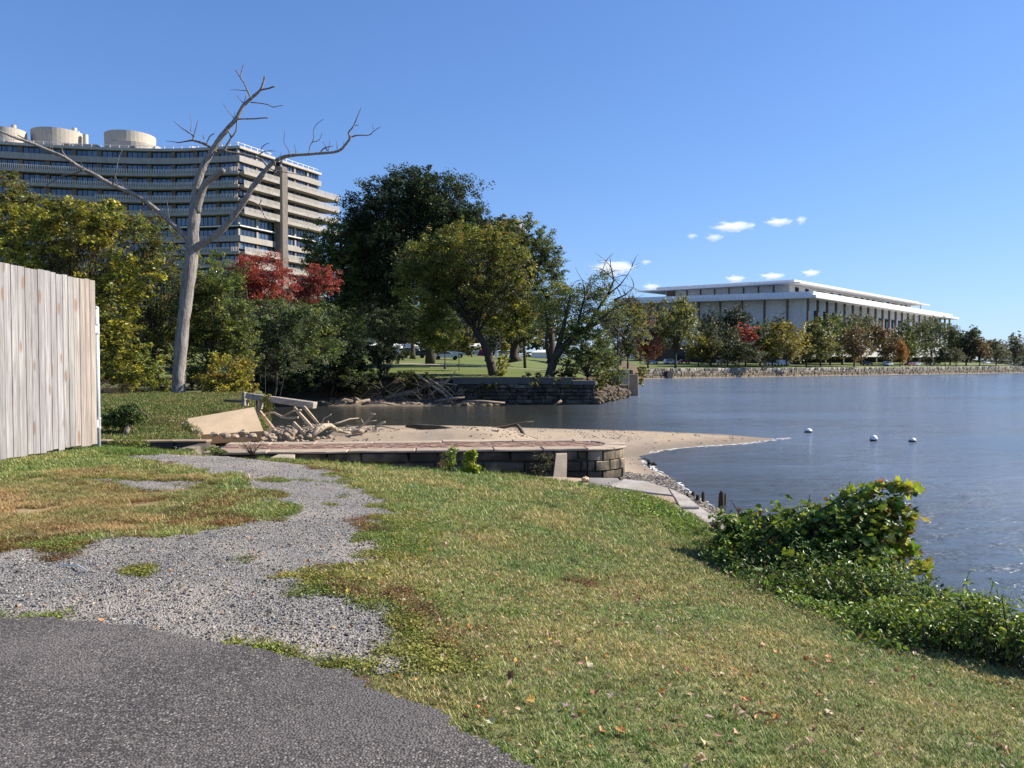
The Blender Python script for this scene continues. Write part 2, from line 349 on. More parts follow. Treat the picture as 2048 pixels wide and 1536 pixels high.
# sand spit
SP = [W3(*a) for a in ((1262, 955, 1.15), (1300, 985, 1.0), (1290, 928, 0), (1312, 942, 0), (1350, 962, 0), (1375, 985, 0), (1420, 1010, 0), (1470, 1040, 0), (1520, 1070, 0),
      (700, 851, 0), (900, 851, 0), (1100, 857, 0), (1300, 862, 0), (1450, 869, 0), (1552, 877, 0), (1500, 886, 0), (1400, 893, 0), (1320, 902, 0), (1268, 912, 0),
      (560, 877, 1.99), (800, 877.5, 1.97), (1000, 878, 1.97), (1200, 881, 1.9), (900, 867, 1.3), (1100, 870, 1.1), (700, 866, 1.3), (1300, 882, .75), (1268, 902, .95))] + [(7, 10, 0), (4.5, 12, .25), (5.5, 16, .1), (-20, 26, 1.8), (-20, 40, 1.2), (-20, 53, 0)]
sf = tps(SP)
SE = [(-34, 31), (-9.6, 31.5), (-8.9, 35)] + [W3(a, b, 0)[:2] for a, b in ((668, 858), (690, 853), (740, 851), (900, 851), (1000, 854), (1100, 857), (1300, 862), (1450, 869), (1552, 877.5), (1500, 886), (1400, 893), (1320, 902), (1268, 912), (1290, 928), (1312, 942), (1350, 962), (1375, 985), (1420, 1010), (1470, 1040), (1520, 1070))] + [(5.6, 17.5), (4.7, 14.5), (4.3, 11.5), (5.2, 8), (6.4, 2), (5.6, 2), (3.4, 12), (1, 17), (2.0, 23), (-34, 23.5)]
def shh(x, y):
    d = sdist(x, y, SE)
    z = np.clip(sf(x, y), -.3, 2.0) * np.where(x < -8, np.clip((33 - y) / 5, .1, 1), 1) + (fbm(x * .7, y * .7, 61) - .5) * .10 * np.clip(-d / 3, 0, 1) + (fbm(x * 5, y * 5, 62, 2) - .5) * .03
    z = np.where(d < 0, np.maximum(np.minimum(z, .02 - d * .22 + np.clip(-d - 1, 0, 99) * .2), .03 - d * .06), z)
    z = z - np.maximum(d, 0) * .12 - .02
    z = np.where((d > 0) & ((y > 24) | (x > 3.0)), np.minimum(z, .03 - .15 * d), z)
    lim = .03 + np.maximum(-d, 0) * .1; w_ = sstep(-1.5, 4.5, x) * (y > 24); z = z + (np.minimum(z, lim) - z) * w_
    return np.maximum(z - 3 * ((y < 24) & (x < 2.6)), -1.2)
def scol(x, y, z):
    peb = sstep(.0, 1.0, (27.5 - y) / 3 + (x - 3.2) * .35) * (x > 2.6)
    n = fbm(x * 3, y * 3, 65); sand = np.array([.42, .325, .225]); wet = np.array([.24, .19, .14]); pb = np.array([.20, .175, .15])
    c_ = sand[None] * (.85 + .3 * n[:, None])
    dirt = sstep(.52, .62, fbm(x * .8, y * .35, 67)); c_ = c_ + (np.array([.33, .27, .21]) - c_) * dirt[:, None] * .6
    c_ = c_ + (pb * (.7 + .6 * n[:, None]) - c_) * peb[:, None]
    return c_ + (wet - c_) * (1 - sstep(.03, .2, z))[:, None]
M['sand'] = m_surf('sand', (1, 1, 1), .14, 2.5, 22, bump=.5, bd=.02, use_col=True)
sand = grid_mesh('sand_spit', axis([(-34, -10, .6), (-10, 12, .16), (12, 20, .25)]), axis([(0, 18, .4), (18, 40, .16), (40, 58, .3)]), shh, lambda x, y: (sdist(x, y, SE) < 5) & ~((gh(x, y) > 1.6) & (y < 17)), scol, 0, M['sand']); tag(sand, kind='structure')
# left raised lawn
LPn = [(-60, 24.3, 2.0), (-25, 24.3, 2.0), (-12, 24.3, 2.0)] + [W3(*a) for a in ((200, 870, 2.05), (300, 850, 2.2), (330, 830, 2.4), (200, 797, 2.75), (355, 797, 2.75), (450, 801, 2.68), (508, 806, 2.6), (372, 836, 2.28), (400, 866, 2.0))] + [(-25, 60, 3.0), (-60, 60, 3.2)]
lf = tps(LPn)
LE = [(-75, 24.25), W3(411, 884.5, 2)[:2], (-11.9, 27.6), (-12.7, 29.1), (-10.15, 30.2), (-11.9, 37), (-15, 46), (-21, 56), (-40, 60), (-75, 70)]
def lh(x, y):
    d = np.maximum(sdist(x, y, LE), 0); return np.maximum(lf(x, y) + (fbm(x * .8, y * .8, 71) - .5) * .12 - d * 5, -1)
def lcol(x, y, z):
    n = fbm(x * 1.2, y * 1.2, 73); g = np.array([.10, .125, .035]); s = np.array([.27, .20, .12])
    t = np.clip(sstep(.5, .62, n) * .6 + sstep(27.5, 25, y) * .5 * sstep(.4, .6, fbm(x, y * 2, 75)), 0, 1)
    c_ = (g[None] + (s - g)[None] * t[:, None]) * (.75 + .5 * fbm(x * 7, y * 7, 77)[:, None]); o = sstep(.0, .25, sdist(x, y, LE))[:, None]
    return c_ + (np.array([.075, .06, .045]) - c_) * o
llawn = grid_mesh('raised_lawn', axis([(-75, -26, 2), (-26, -8, .16)]), axis([(24.25, 42, .16), (42, 74, 2)]), lh, lambda x, y: sdist(x, y, LE) < .7, lcol, 0, M['ground']); tag(llawn, kind='structure')
# park across the creek and far shore
t_ = lambda t, o=0: (36 + 194 * t - .56 * o, 216 + 130 * t + .83 * o)
PP = [(-120, 97, 3), (-60, 90, 2.9), (-40, 86, 2.85), (-10, 84.5, 2.8), (8, 84, 2.6), (0, 100, 3.5), (-30, 100, 3.7), (-35, 150, 5.8), (0, 150, 5.5), (-70, 150, 6.5), (17, 105, 2.7), (24, 150, 2.8), (60, 190, 4.9), (30, 155, 4.0)]
for t in (0, .2, .4, .6, .8, 1): PP += [(*t_(t), 2.85), (*t_(t, 35), 4.35), (*t_(t, 90), 5.5)]
PP += [(-100, 200, 8), (-60, 200, 8.5), (-200, 180, 8), (200, 700, 8), (-300, 500, 10), (600, 560, 4), (800, 1500, 6), (-200, 1500, 20)]
pf = tps(PP)
PE = [(-260, 110), (-120, 95), (-60, 88), (-45, 84.5), (-10, 83.2), (8.6, 82.8), (9.6, 88), (12.3, 97), (13.4, 104), (17.5, 130), (29, 190), t_(0), t_(1), t_(1.03, 8), (290, 480), (420, 700), (1100, 1150), (900, 2200), (-900, 2200), (-900, 300)]
def ph(x, y):
    d = np.maximum(sdist(x, y, PE), 0); return np.maximum(np.clip(pf(x, y), 2.3, 30) - d * 5, -1.5)
def pcol(x, y, z):
    n = fbm(x * .35, y * .35, 83); g = np.array([.135, .18, .035]); s = np.array([.22, .19, .09])
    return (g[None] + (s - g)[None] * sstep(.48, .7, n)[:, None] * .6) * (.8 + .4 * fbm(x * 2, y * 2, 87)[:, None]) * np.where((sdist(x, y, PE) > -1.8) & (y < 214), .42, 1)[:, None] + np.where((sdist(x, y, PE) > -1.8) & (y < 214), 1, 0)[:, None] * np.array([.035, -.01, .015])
park = grid_mesh('park_lawn', axis([(-900, -120, 20), (-120, 240, 1.6), (240, 1100, 20)]), axis([(80, 160, .8), (160, 420, 2.5), (420, 2200, 25)]), ph, lambda x, y: sdist(x, y, PE) < 2.5, pcol, 0, M['ground']); tag(park, kind='structure')
# muddy shore under the creek wall
MP = [W3(*a) for a in ((655, 813, 0), (800, 813, 0), (900, 812, 0), (1000, 810, 0), (1090, 806, 0), (1188, 811, 0))] + [(-40, 83, .4), (-18, 84, .9), (-8, 84, .8), (-1, 84, .35), (8, 83.5, .15)]
mf = tps(MP); ME = [(-60, 86), (-50, 80.5)] + [W3(a, b, 0)[:2] for a, b in ((640, 811), (700, 813.5), (800, 813), (900, 812), (1000, 810), (1090, 806))] + [(4, 83), (4, 88), (-60, 92)]
def mh(x, y):
    d = np.maximum(sdist(x, y, ME), 0); return np.maximum(np.clip(mf(x, y), -.2, 1.4) + (fbm(x * 1.1, y * 1.1, 93) - .5) * .5 - d * .5 - .05, -1)
mud = grid_mesh('creek_shore', axis([(-60, -30, 1.5), (-30, 6, .4)]), axis([(78, 90, .35)]), mh, lambda x, y: sdist(x, y, ME) < 1.5, None, 0, m_surf('shore_mud', (.15, .12, .09), .4, 1.5, 12, bump=.9, bd=.05)); tag(mud, kind='structure')
# hard bed so nothing is seen through the water, and the water sheet
k = N('river_water'); P = k.n('NewGeometry').outputs['Position']
P1 = k.n('Mapping', None, Vector=P, Rotation=(0, 0, .5), Scale=(1.0, 2.2, 1)).outputs[0]
P2 = k.n('Mapping', None, Vector=P, Rotation=(0, 0, .2), Scale=(.5, 1.4, 1)).outputs[0]
a = k.noise(P1, 1.6, 3, .55); b = k.noise(P1, 6.0, 3, .6); c2 = k.noise(P2, .25, 2, .5)
g1 = k.ramp(k.noise(k.n('Mapping', None, Vector=P, Rotation=(0, 0, .25), Scale=(.25, 1, 1)).outputs[0], .07, 3), .35, .65, .4, 1.3); g2 = k.ramp(k.noise(k.n('Mapping', None, Vector=P, Rotation=(0, 0, -.15), Scale=(.35, 1, 1)).outputs[0], 1.6, 5, .75), .36, .64, .4, 1.9)
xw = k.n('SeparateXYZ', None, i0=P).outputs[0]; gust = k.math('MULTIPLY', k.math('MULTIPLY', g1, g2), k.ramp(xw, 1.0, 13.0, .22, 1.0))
hh = k.math('ADD', k.math('MULTIPLY', a, .16), k.math('ADD', k.math('MULTIPLY', b, .09), k.math('MULTIPLY', c2, .30)))
bp = k.n('Bump', None, Strength=k.math('MULTIPLY', gust, .9), Distance=1.0, Height=hh).outputs[0]
wc = k.mix(k.ramp(xw, 4.0, 16.0), (.032, .034, .03), (.135, .175, .235))      # dark tree reflection and shade put into the brown creek colour; paler open river
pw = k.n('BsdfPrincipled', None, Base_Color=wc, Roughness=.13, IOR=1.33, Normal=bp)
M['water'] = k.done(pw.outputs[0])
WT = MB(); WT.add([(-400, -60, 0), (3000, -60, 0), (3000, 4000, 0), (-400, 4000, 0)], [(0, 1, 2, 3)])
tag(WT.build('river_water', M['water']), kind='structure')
# ------------------------------------------------------------------ the old lock: pier between lock chamber and creek mouth
PL = np.array(W3(412, 905, 2.0)); PR = np.array(W3(1175, 897, 2.0))
ux = PR - PL; ux[2] = 0; LEN = float(np.linalg.norm(ux)); ux /= LEN; uy = np.array([-ux[1], ux[0], 0]); WID = 2.75; ZT = 2.0
ang = math.atan2(ux[1], ux[0])
lw = empty('lock_wall', PL * [1, 1, 0] + [0, 0, .4], 'long low stone lock wall with rounded end and brick strip along its top', 'lock wall')
pw_ = lambda u, v, z: PL * [1, 1, 0] + ux * u + uy * v + [0, 0, z]
nose_c = pw_(LEN, WID / 2, 0); NR = WID / 2
# core, slightly behind the faces
mb = MB(); cp = [pw_(.05, .12, 0)[:2], pw_(LEN, .12, 0)[:2]]
for i in range(1, 12):
    a = -math.pi / 2 + math.pi * i / 12; cp.append((nose_c + (ux * math.cos(a) + uy * math.sin(a)) * (NR - .14))[:2])
cp += [pw_(LEN, WID - .12, 0)[:2], pw_(.05, WID - .12, 0)[:2]]
mb.prism([tuple(p) for p in cp], -.6, ZT - .17).build('core', M['mortar'], lw, color=(.35, .33, .3))
# courses of stone
zc = [ZT - .06, ZT - .36, ZT - .66, ZT - .93, ZT - 1.22, ZT - 1.55, ZT - 2.0, ZT - 2.5]
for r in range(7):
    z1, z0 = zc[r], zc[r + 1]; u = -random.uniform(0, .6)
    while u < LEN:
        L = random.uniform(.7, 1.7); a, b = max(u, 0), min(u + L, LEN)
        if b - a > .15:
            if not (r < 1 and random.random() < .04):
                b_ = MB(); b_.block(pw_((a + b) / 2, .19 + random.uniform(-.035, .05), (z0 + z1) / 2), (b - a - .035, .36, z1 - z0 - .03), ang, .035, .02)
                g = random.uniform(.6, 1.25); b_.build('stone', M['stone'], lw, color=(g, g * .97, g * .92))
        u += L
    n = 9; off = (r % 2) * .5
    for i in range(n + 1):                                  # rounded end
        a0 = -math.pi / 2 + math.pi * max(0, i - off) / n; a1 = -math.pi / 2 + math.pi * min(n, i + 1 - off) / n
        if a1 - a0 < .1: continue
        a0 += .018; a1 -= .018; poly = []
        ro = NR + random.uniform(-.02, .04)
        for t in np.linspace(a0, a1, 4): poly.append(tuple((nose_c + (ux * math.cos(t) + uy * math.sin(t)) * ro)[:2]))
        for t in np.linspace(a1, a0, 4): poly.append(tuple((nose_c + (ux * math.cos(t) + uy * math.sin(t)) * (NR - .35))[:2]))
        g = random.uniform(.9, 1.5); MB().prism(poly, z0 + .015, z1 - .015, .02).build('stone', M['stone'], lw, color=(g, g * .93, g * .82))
# coping slabs, front and rear rows
for v0, v1 in ((-.06, .62), (WID - .55, WID + .05)):
    u = -.1
    while u < LEN - .2:
        L = min(random.uniform(1.1, 2.3), LEN - u); g = random.uniform(.82, 1.12); poly = []
        for t in np.linspace(u + .012, u + L - .012, 5): poly.append(tuple(pw_(t, v0 + random.uniform(-.05, .06) * (v0 < 0), 0)[:2]))
        poly += [tuple(pw_(u + L - .012, v1, 0)[:2]), tuple(pw_(u + .012, v1, 0)[:2])]
        MB().prism(poly, ZT - .055, ZT + random.uniform(-.015, .02), .02).build('coping_slab', M['stonelite'], lw, color=(g, g * .98, g * .95)); u += L
for i in range(5):
    a0 = -math.pi / 2 + math.pi * i / 5 + .012; a1 = -math.pi / 2 + math.pi * (i + 1) / 5 - .012
    poly = [tuple((nose_c + (ux * math.cos(t) + uy * math.sin(t)) * (NR + .06))[:2]) for t in np.linspace(a0, a1, 5)] + [tuple((nose_c + (ux * math.cos(t) + uy * math.sin(t)) * (NR - .6))[:2]) for t in np.linspace(a1, a0, 5)]
    g = random.uniform(.9, 1.1); MB().prism(poly, ZT - .055, ZT + random.uniform(-.01, .02), .02).build('coping_slab', M['stonelite'], lw, color=(g, g * .98, g * .95))
# brick strip (far past 300 bricks): one part
mb = MB(); u = .05
while u < LEN + .7:
    for j in range(15):
        v = .68 + j * .101
        if u > LEN and abs(v - WID / 2) > math.sqrt(max(0, .72 ** 2 - (u - LEN) ** 2)): continue
        if random.random() < .07 + .3 * (vn(np.array(u * .7), np.array(v * 2.), 5) > .72): continue
        g = random.uniform(.75, 1.15); rd = random.random(); mb.cur = (g, g * (.85 + .2 * rd), g * (.85 + .2 * rd))
        mb.box(pw_(u + .1 + (j % 2) * .1, v, ZT - .045 + random.uniform(-.02, .012)), (.19, .092, .06), ang + random.uniform(-.03, .03))
    u += .205
tag(mb.build('brick_paving', M['brick'], lw), kind='stuff')
poly = [tuple(pw_(0, .6, 0)[:2]), tuple(pw_(LEN + .2, .6, 0)[:2]), tuple(pw_(LEN + .75, WID / 2, 0)[:2]), tuple(pw_(LEN + .2, WID - .55, 0)[:2]), tuple(pw_(0, WID - .55, 0)[:2])]
MB().prism(poly, ZT - .3, ZT - .03).build('bedding', m_surf('sandy_bedding', (.33, .235, .165), .2, 3, 30), lw)
# leaning beam inside the lock
bt, bb = np.array(W3(1121, 908, 1.85)), np.array(atY(1121, 960, 21.4))
mb = MB()
tp = atY(1122, 907, 22.15); bo = atY(1119, 965, 21.3); wv = np.array([.17, 0, 0]); dp = np.array([0, .10, .02])
mb.add([bo - wv * 1.15 - dp, bo + wv * 1.1 - dp, bo + wv * 1.1 + dp, bo - wv * 1.15 + dp, tp - wv * .85 - dp, tp + wv - dp, tp + wv + dp, tp - wv * .85 + dp], [(3, 2, 1, 0), (4, 5, 6, 7), (0, 1, 5, 4), (1, 2, 6, 5), (2, 3, 7, 6), (3, 0, 4, 7)])
o = top(mb.build('stone_post', M['stonelite'])); o.color = (.95, .95, .92, 1); tag(o, 'pale upright stone post leaning against the dark lock wall', 'post')
# pale block sticking out of the wall on the left
MB_ = MB(); MB_.prism([W3(540, 917, 1.9)[:2], W3(588, 919, 1.9)[:2], W3(590, 907, 1.95)[:2], W3(556, 907, 1.95)[:2]], .9, 1.93, .02)
o = top(MB_.build('stone_block', M['stonelite'])); tag(o, 'pale squared stone block jutting from the lock wall by the gravel', 'stone block')
# recessed wall at the left, under the raised lawn
rw = empty('retaining_wall', (-13, 24.1, 1), 'low dark concrete wall edging the raised lawn left of the lock', 'wall')
a, b = np.array(W3(150, 884.5, 2.02)), np.array(W3(413, 884.5, 2.02)); L = b[0] - a[0]
for i in range(-3, 4):
    x0 = a[0] + L * i / 4; x1 = x0 + L / 4 - .03
    if x0 > b[0] - .3: continue
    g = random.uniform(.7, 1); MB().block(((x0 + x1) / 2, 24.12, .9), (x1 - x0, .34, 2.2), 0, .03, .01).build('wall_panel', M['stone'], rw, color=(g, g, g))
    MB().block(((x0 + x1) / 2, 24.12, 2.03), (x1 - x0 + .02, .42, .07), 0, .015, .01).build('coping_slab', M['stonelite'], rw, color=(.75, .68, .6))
MB().box((b[0] - .1, 22.7, 1.35), (.28, 2.6, 1.26)).build('return_wall', M['stone'], rw)
# ------------------------------------------------------------------ near coping of the lock: slabs
nc = empty('stone_quay', W3(1300, 985, 0.2), 'curving quay of grey and tan flagstones at the lawn edge by the beach', 'quay')
def slab(px, z, mat, col, th=.16):
    zz = z if not np.isscalar(z) else [z] * len(px)
    P = [W3(a, b, q) for (a, b), q in zip(px, zz)]
    MB().prism([p[:2] for p in P], [p[2] - th for p in P], [p[2] for p in P], .02).build('slab', mat, nc, color=col)
SL = [([(1028, 954), (1105, 953), (1175, 957), (1176, 963), (1100, 964), (1036, 960)], 2.02, 'stonelite', (1.0, .9, .82)),
      ([(1177, 955), (1236, 956), (1243, 962), (1224, 971), (1177, 969)], 2.0, 'slate', (.7, .7, .7)),
      ([(1105, 966), (1175, 965), (1222, 973), (1220, 979), (1150, 978), (1108, 972)], 2.0, 'stonelite', (1, .92, .86)),
      ([(1246, 958), (1290, 962), (1335, 975), (1345, 990), (1300, 985), (1226, 974)], 1.98, 'slate', (1.12, 1.12, 1.12)),
      ([(1226, 977), (1300, 988), (1346, 993), (1352, 1003), (1310, 1006), (1270, 993), (1222, 984)], 1.95, 'stonelite', (.95, .88, .82)),
      ([(1337, 976), (1375, 992), (1398, 1012), (1360, 1012), (1348, 994)], 1.93, 'slate', (1.2, 1.19, 1.17)),
      ([(1290, 994), (1312, 1008), (1352, 1006), (1362, 1015), (1330, 1022), (1300, 1010)], 1.92, 'stonelite', (.9, .88, .84)),
      ([(1400, 1013), (1425, 1030), (1442, 1046), (1400, 1044), (1345, 1026), (1364, 1014)], 1.88, 'slate', (1.15, 1.13, 1.1)),
      ([(1332, 1024), (1398, 1046), (1425, 1048), (1418, 1056), (1380, 1052), (1345, 1038)], 1.84, 'stonelite', (.85, .82, .78)),
      ([(1410, 1032), (1470, 1046), (1490, 1062), (1450, 1066), (1425, 1058)], 1.62, 'slate', (.7, .68, .68)),
      ([(1392, 1056), (1440, 1050), (1452, 1068), (1420, 1074)], 1.72, 'slate', (.9, .9, .88))]
for px, z, mt, co in SL: slab(px, [z + random.uniform(-.012, .012)] * len(px), M[mt], co)
ring = [(1020, 955), (1105, 954.5), (1236, 957), (1290, 963), (1335, 976), (1375, 993), (1398, 1013), (1440, 1044), (1480, 1062), (1430, 1075), (1345, 1040), (1270, 1000), (1180, 982), (1105, 975), (1036, 965)]
P = [W3(a, b, 1.78) for a, b in ring]; MB().prism([p[:2] for p in P], -.8, [1.74 - (i in (7, 8, 9)) * .25 for i in range(len(P))]).build('wall_body', M['stone'], nc)
o = top(MB().rock(W3(1171, 958, 2.06), (.09, .07, .06), 2).build('stone', M['tanslab'])); tag(o, 'small pale stone lying on the tan flagstone by the lock', 'stone')
# ------------------------------------------------------------------ tan slab, rubble, timbers and driftwood left of the lock
P = [atY(375, 837, 29.0), atY(508, 814, 30.0), atY(527, 862, 28.5), atY(388, 870, 27.9)]
nrm = np.cross(P[1] - P[0], P[3] - P[0]); nrm /= np.linalg.norm(nrm); nrm *= -1 if nrm[2] > 0 else 1
mb = MB()
ns = 1; top_ = [P[0] + (P[1] - P[0]) * i / ns for i in range(ns + 1)]; bot_ = [P[3] + (P[2] - P[3]) * i / ns for i in range(ns + 1)]
mb.add(top_ + bot_ + [p + nrm * .4 for p in top_] + [p + nrm * .4 for p in bot_], [[i, i + 1, i + ns + 2, i + ns + 1][::-1] for i in range(ns)] + [[i, i + 1, 2 * ns + 3 + i, 2 * ns + 2 + i] for i in range(ns)] + [[ns, 2 * ns + 1, 4 * ns + 3, 3 * ns + 2], [0, ns + 1, 3 * ns + 3, 2 * ns + 2][::-1]] + [[ns + 1 + i, ns + 2 + i, 3 * ns + 4 + i, 3 * ns + 3 + i][::-1] for i in range(ns)])
o = top(mb.build('concrete_slab', M['tanslab'])); tag(o, 'large tilted tan concrete slab lying against the grassy mound', 'concrete slab')
# smaller rocks of masonry to the left of the slab
rt = MB()
for i in range(60):
    t = random.random(); p = atY(305 + t * 78, 849 + (1 - t) * 3 + random.uniform(-5, 10) * (.4 + t), 29.5 + random.uniform(-.6, .6)); r = random.uniform(.06, .2); rt.rock(p, (r * 1.3, r, r * .7))
tag(top(rt.build('rubble', M['tanslab'])), 'heap of small tan broken stones beside the tilted slab', 'rubble', kind='stuff')
ch = [(395, 862, 20), (428, 856, 14), (452, 866, 16), (470, 862, 13), (488, 867, 18), (505, 872, 15), (540, 868, 16), (556, 862, 15), (572, 866, 14), (590, 862, 16), (600, 870, 12), (618, 868, 11), (530, 858, 12), (582, 873, 10), (560, 850, 12), (548, 856, 11)]
ch_l = ['pale chunk at the lower left corner of the tan slab', 'squared chunk before the middle foot of the tan slab', 'flat pale chunk right of the squared one before the slab', 'small chunk before the dark hollow under the slab', 'largest pale chunk below the right half of the slab', 'chunk lying lowest of all, below the slab corner', 'pale chunk at the right foot of the slab corner', 'chunk between slab corner and stubby plank end', 'pale chunk just left of the stubby plank end', 'chunk right of the stubby plank end', 'low chunk below the short fallen plank', 'pale chunk at the foot of the left long plank', 'small chunk tucked beside the right slab edge', 'lowest small chunk under the stubby plank end', 'upper chunk resting high behind the leaning plank', 'upper chunk left of the highest one behind the plank']
for i, (a, b, s_) in enumerate(ch):
    Y = 27 + (i % 5) * .5; r = s_ / F * Y * .5; o = top(MB().rock(atZ(a, max(b, 867 + (i % 4) * 2) if a < 532 else b + 4, 1.96), (r * 1.2, r, r * .75), 2).build('stone', M['rubble'])); g = random.uniform(.8, 1.25); o.color = (g, g * .97, g * .92, 1)
    tag(o, ch_l[i], 'stone', 'masonry chunks heaped by the tan slab')
dr = MB()
for i in range(230):
    a = random.uniform(400, 660); Y = random.uniform(26.0, 30.5); r = random.uniform(.04, .13); x = (a - 1024) / F * Y
    z = max(float(shh(np.array([x]), np.array([Y]))[0]), 1.0); dr.rock((x, Y, z + r * .3 + .25 * math.exp(-((a - 560) / 60) ** 2)), (r * 1.4, r, r * .7))
tag(dr.build('masonry_debris', M['rubble']), 'small rubble and grit scattered among the driftwood', 'rubble', kind='stuff')
def log(name, pts, col, mat, label, cat, group=None, k=8, wob=.08, branches=()):
    """pts: (px,py,width px,Y)"""
    mb = MB(); P = [atY(a, b, Y) for a, b, w_, Y in pts]; R = [max(.004, w_ / 2 / F * Y) for a, b, w_, Y in pts]
    mb.tube(P, R, k, True, wob); o = top(mb.build(name, mat, smooth=True)); o.color = (*col, 1); tag(o, label, cat, group)
    for br in branches:
        b2 = MB(); b2.tube([atY(a, b, Y) for a, b, w_, Y in br], [max(.004, w_ / 2 / F * Y) for a, b, w_, Y in br], 6, True, wob)
        q = b2.build('branch', mat, o, smooth=True); q.color = (*col, 1)
    return o
def plank(name, a, b, wpx, Ya, Yb, th, mat, col, label, cat, group=None):
    p, q = atY(a[0], a[1], Ya), atY(b[0], b[1], Yb); d = Vector(tuple(q - p)); L = d.length; d.normalize(); wd = wpx / F * (Ya + Yb) / 2
    y = Vector((.35, 1, 0)); y = (y - d * y.dot(d)).normalized(); z = d.cross(y); Mx = Matrix((d, y, z)).transposed()
    mb = MB(); mb.block((p + q) / 2, (L, th, wd), 0, .015, .012, Mx); o = top(mb.build(name, mat)); o.color = (*col, 1); return tag(o, label, cat, group)
fr = empty('broken_jetty', atY(520, 830, 31), 'broken grey timber beam on short posts over the driftwood', 'timber frame')
def jp(name, a, b, wpx, Ya, Yb, th, col):
    p, q = atY(a[0], a[1], Ya), atY(b[0], b[1], Yb); d = Vector(tuple(q - p)); L = d.length; d.normalize(); wd = wpx / F * (Ya + Yb) / 2
    y = Vector((.2, 1, 0)); y = (y - d * y.dot(d)).normalized(); z = d.cross(y); Mx = Matrix((d, y, z)).transposed()
    MB().block((p + q) / 2, (L, th, wd), 0, .02, .02, Mx).build(name, M['timber'], fr, color=col)
jp('beam', (494, 791), (630, 811), 12, 31.5, 30.5, .3, (1, .96, .9)); jp('post', (489, 784), (489, 812), 6, 31.7, 31.7, .2, (.8, .75, .7)); jp('post', (522, 800), (521, 826), 6, 31.3, 31.3, .2, (1.1, 1, .9))
jp('post', (516, 800), (517, 828), 5, 31.6, 31.6, .2, (.25, .2, .18)); jp('post', (495, 800), (495, 814), 4, 31.5, 31.5, .12, (1.2, 1.1, .95)); jp('rail', (450, 801), (488, 802), 5, 32.3, 31.9, .2, (.3, .28, .25))
for px_, c_ in ((506, 800), (531, 790), (559, 794)):
    MB().tube([atY(px_, 794 if px_ < 520 else 797, 31.2), atY(px_ + (14 if px_ > 550 else 0), c_ - 60, 31.3)], .012, 5).build('iron_rod', M['metal_dark'], fr)
PLK = [((520, 824), (558, 872), 8, 'grey plank leaning at the foot of the broken beam', 30.6, 28.4), ((589, 816), (627, 858), 8, 'left one of two long parallel planks leaning under the beam end', 29.8, 28.2), ((608, 814), (640, 852), 7, 'right one of two long parallel planks leaning under the beam end', 30.4, 28.8),
       ((587, 846), (608, 867), 8, 'short plank fallen below the long leaning planks', 28.4, 27.4), ((571, 860), (588, 872), 9, 'stubby plank end among pale masonry chunks', 27.6, 27)]
for a, b, w_, lb, Ya, Yb in PLK: plank('plank', a, b, w_ * .85, Ya, Yb, .09, M['drift'], (1.15, 1.05, .9), lb, 'plank')
DL = [([(622, 874, 11, 27), (636, 860, 14, 27.3), (650, 852, 12, 27.6), (661, 851, 10, 27.9), (676, 861, 8, 28), (700, 866, 6, 28.2)], 'thick bent pale driftwood bough at the end of the heap', [[(657, 852, 6, 27.8), (656, 842, 3, 27.8)]]),
      ([(704, 866, 6, 28), (714, 862, 9, 28), (728, 863, 9, 28.1)], 'stub of pale driftwood lying at the sand edge', []),
      ([(704, 864, 5, 28.5), (722, 852, 5, 28.4), (735, 843, 4.5, 28.4), (745, 829, 4, 28.4), (751, 828, 2, 28.4)], 'forked pale driftwood branch rising above the sand', [[(736, 843, 3, 28.4), (753, 841, 1.6, 28.4)], [(744, 829, 2.5, 28.4), (741, 825, 1.5, 28.4)], [(726, 846, 3, 28.4), (722, 838, 2, 28.4)]]),
      ([(751, 862, 5, 27.6), (752, 852, 5, 27.6), (760, 848, 4.5, 27.6), (770, 844, 3.5, 27.5)], 'hooked pale driftwood stick, last of the heap towards the water', []),
      ([(528, 827, 3, 30), (548, 825, 4, 30), (562, 833, 5, 29.8), (576, 836, 5.5, 29.6), (596, 835, 5, 29.4)], 'long curved driftwood branch under the broken beam', [[(568, 832, 4, 29.7), (582, 824, 4.5, 29.6), (590, 822, 3, 29.5)]]),
      ([(596, 821, 4, 29.4), (603, 820, 4, 29.4)], 'short stub of driftwood under the beam end', []),
      ([(662, 850, 4, 28.8), (680, 845, 4, 29), (700, 838, 3, 29.2), (718, 836, 1.5, 29.4)], 'thin grey driftwood pole slanting behind the bent bough', []),
      ([(644, 846, 3, 29), (649, 836, 3, 29), (658, 832, 2, 29), (663, 828, 1.4, 29)], 'small upright driftwood twig beside the leaning planks', []),
      ([(728, 865, 4, 28.6), (742, 855, 3.5, 28.8), (762, 852, 2.5, 29), (800, 860, 1.5, 29)], 'dark wet driftwood stick lying at the water side of the heap', [])]
for pts, lb, brs in DL: log('driftwood', pts, (.45, .42, .4) if lb.startswith('dark') else (1, .97, .9), M['drift'], lb, 'driftwood', None, 8, .1, brs)
tw = MB()
for i in range(90):
    a = random.uniform(560, 760); Y = random.uniform(27, 30); b = 864 - random.uniform(0, 14) * (1 - abs(a - 650) / 150); q = (random.uniform(-25, 25), random.uniform(-9, 3))
    tw.tube([atY(a, b, Y), atY(a + q[0] * .5, b + q[1] * .7 - 2, Y + .1), atY(a + q[0], b + q[1], Y + random.uniform(-.3, .3))], [.022, .016, .006], 5)
tag(tw.build('twigs', M['drift']), 'tangle of thin driftwood twigs in the heap', 'driftwood', kind='stuff')
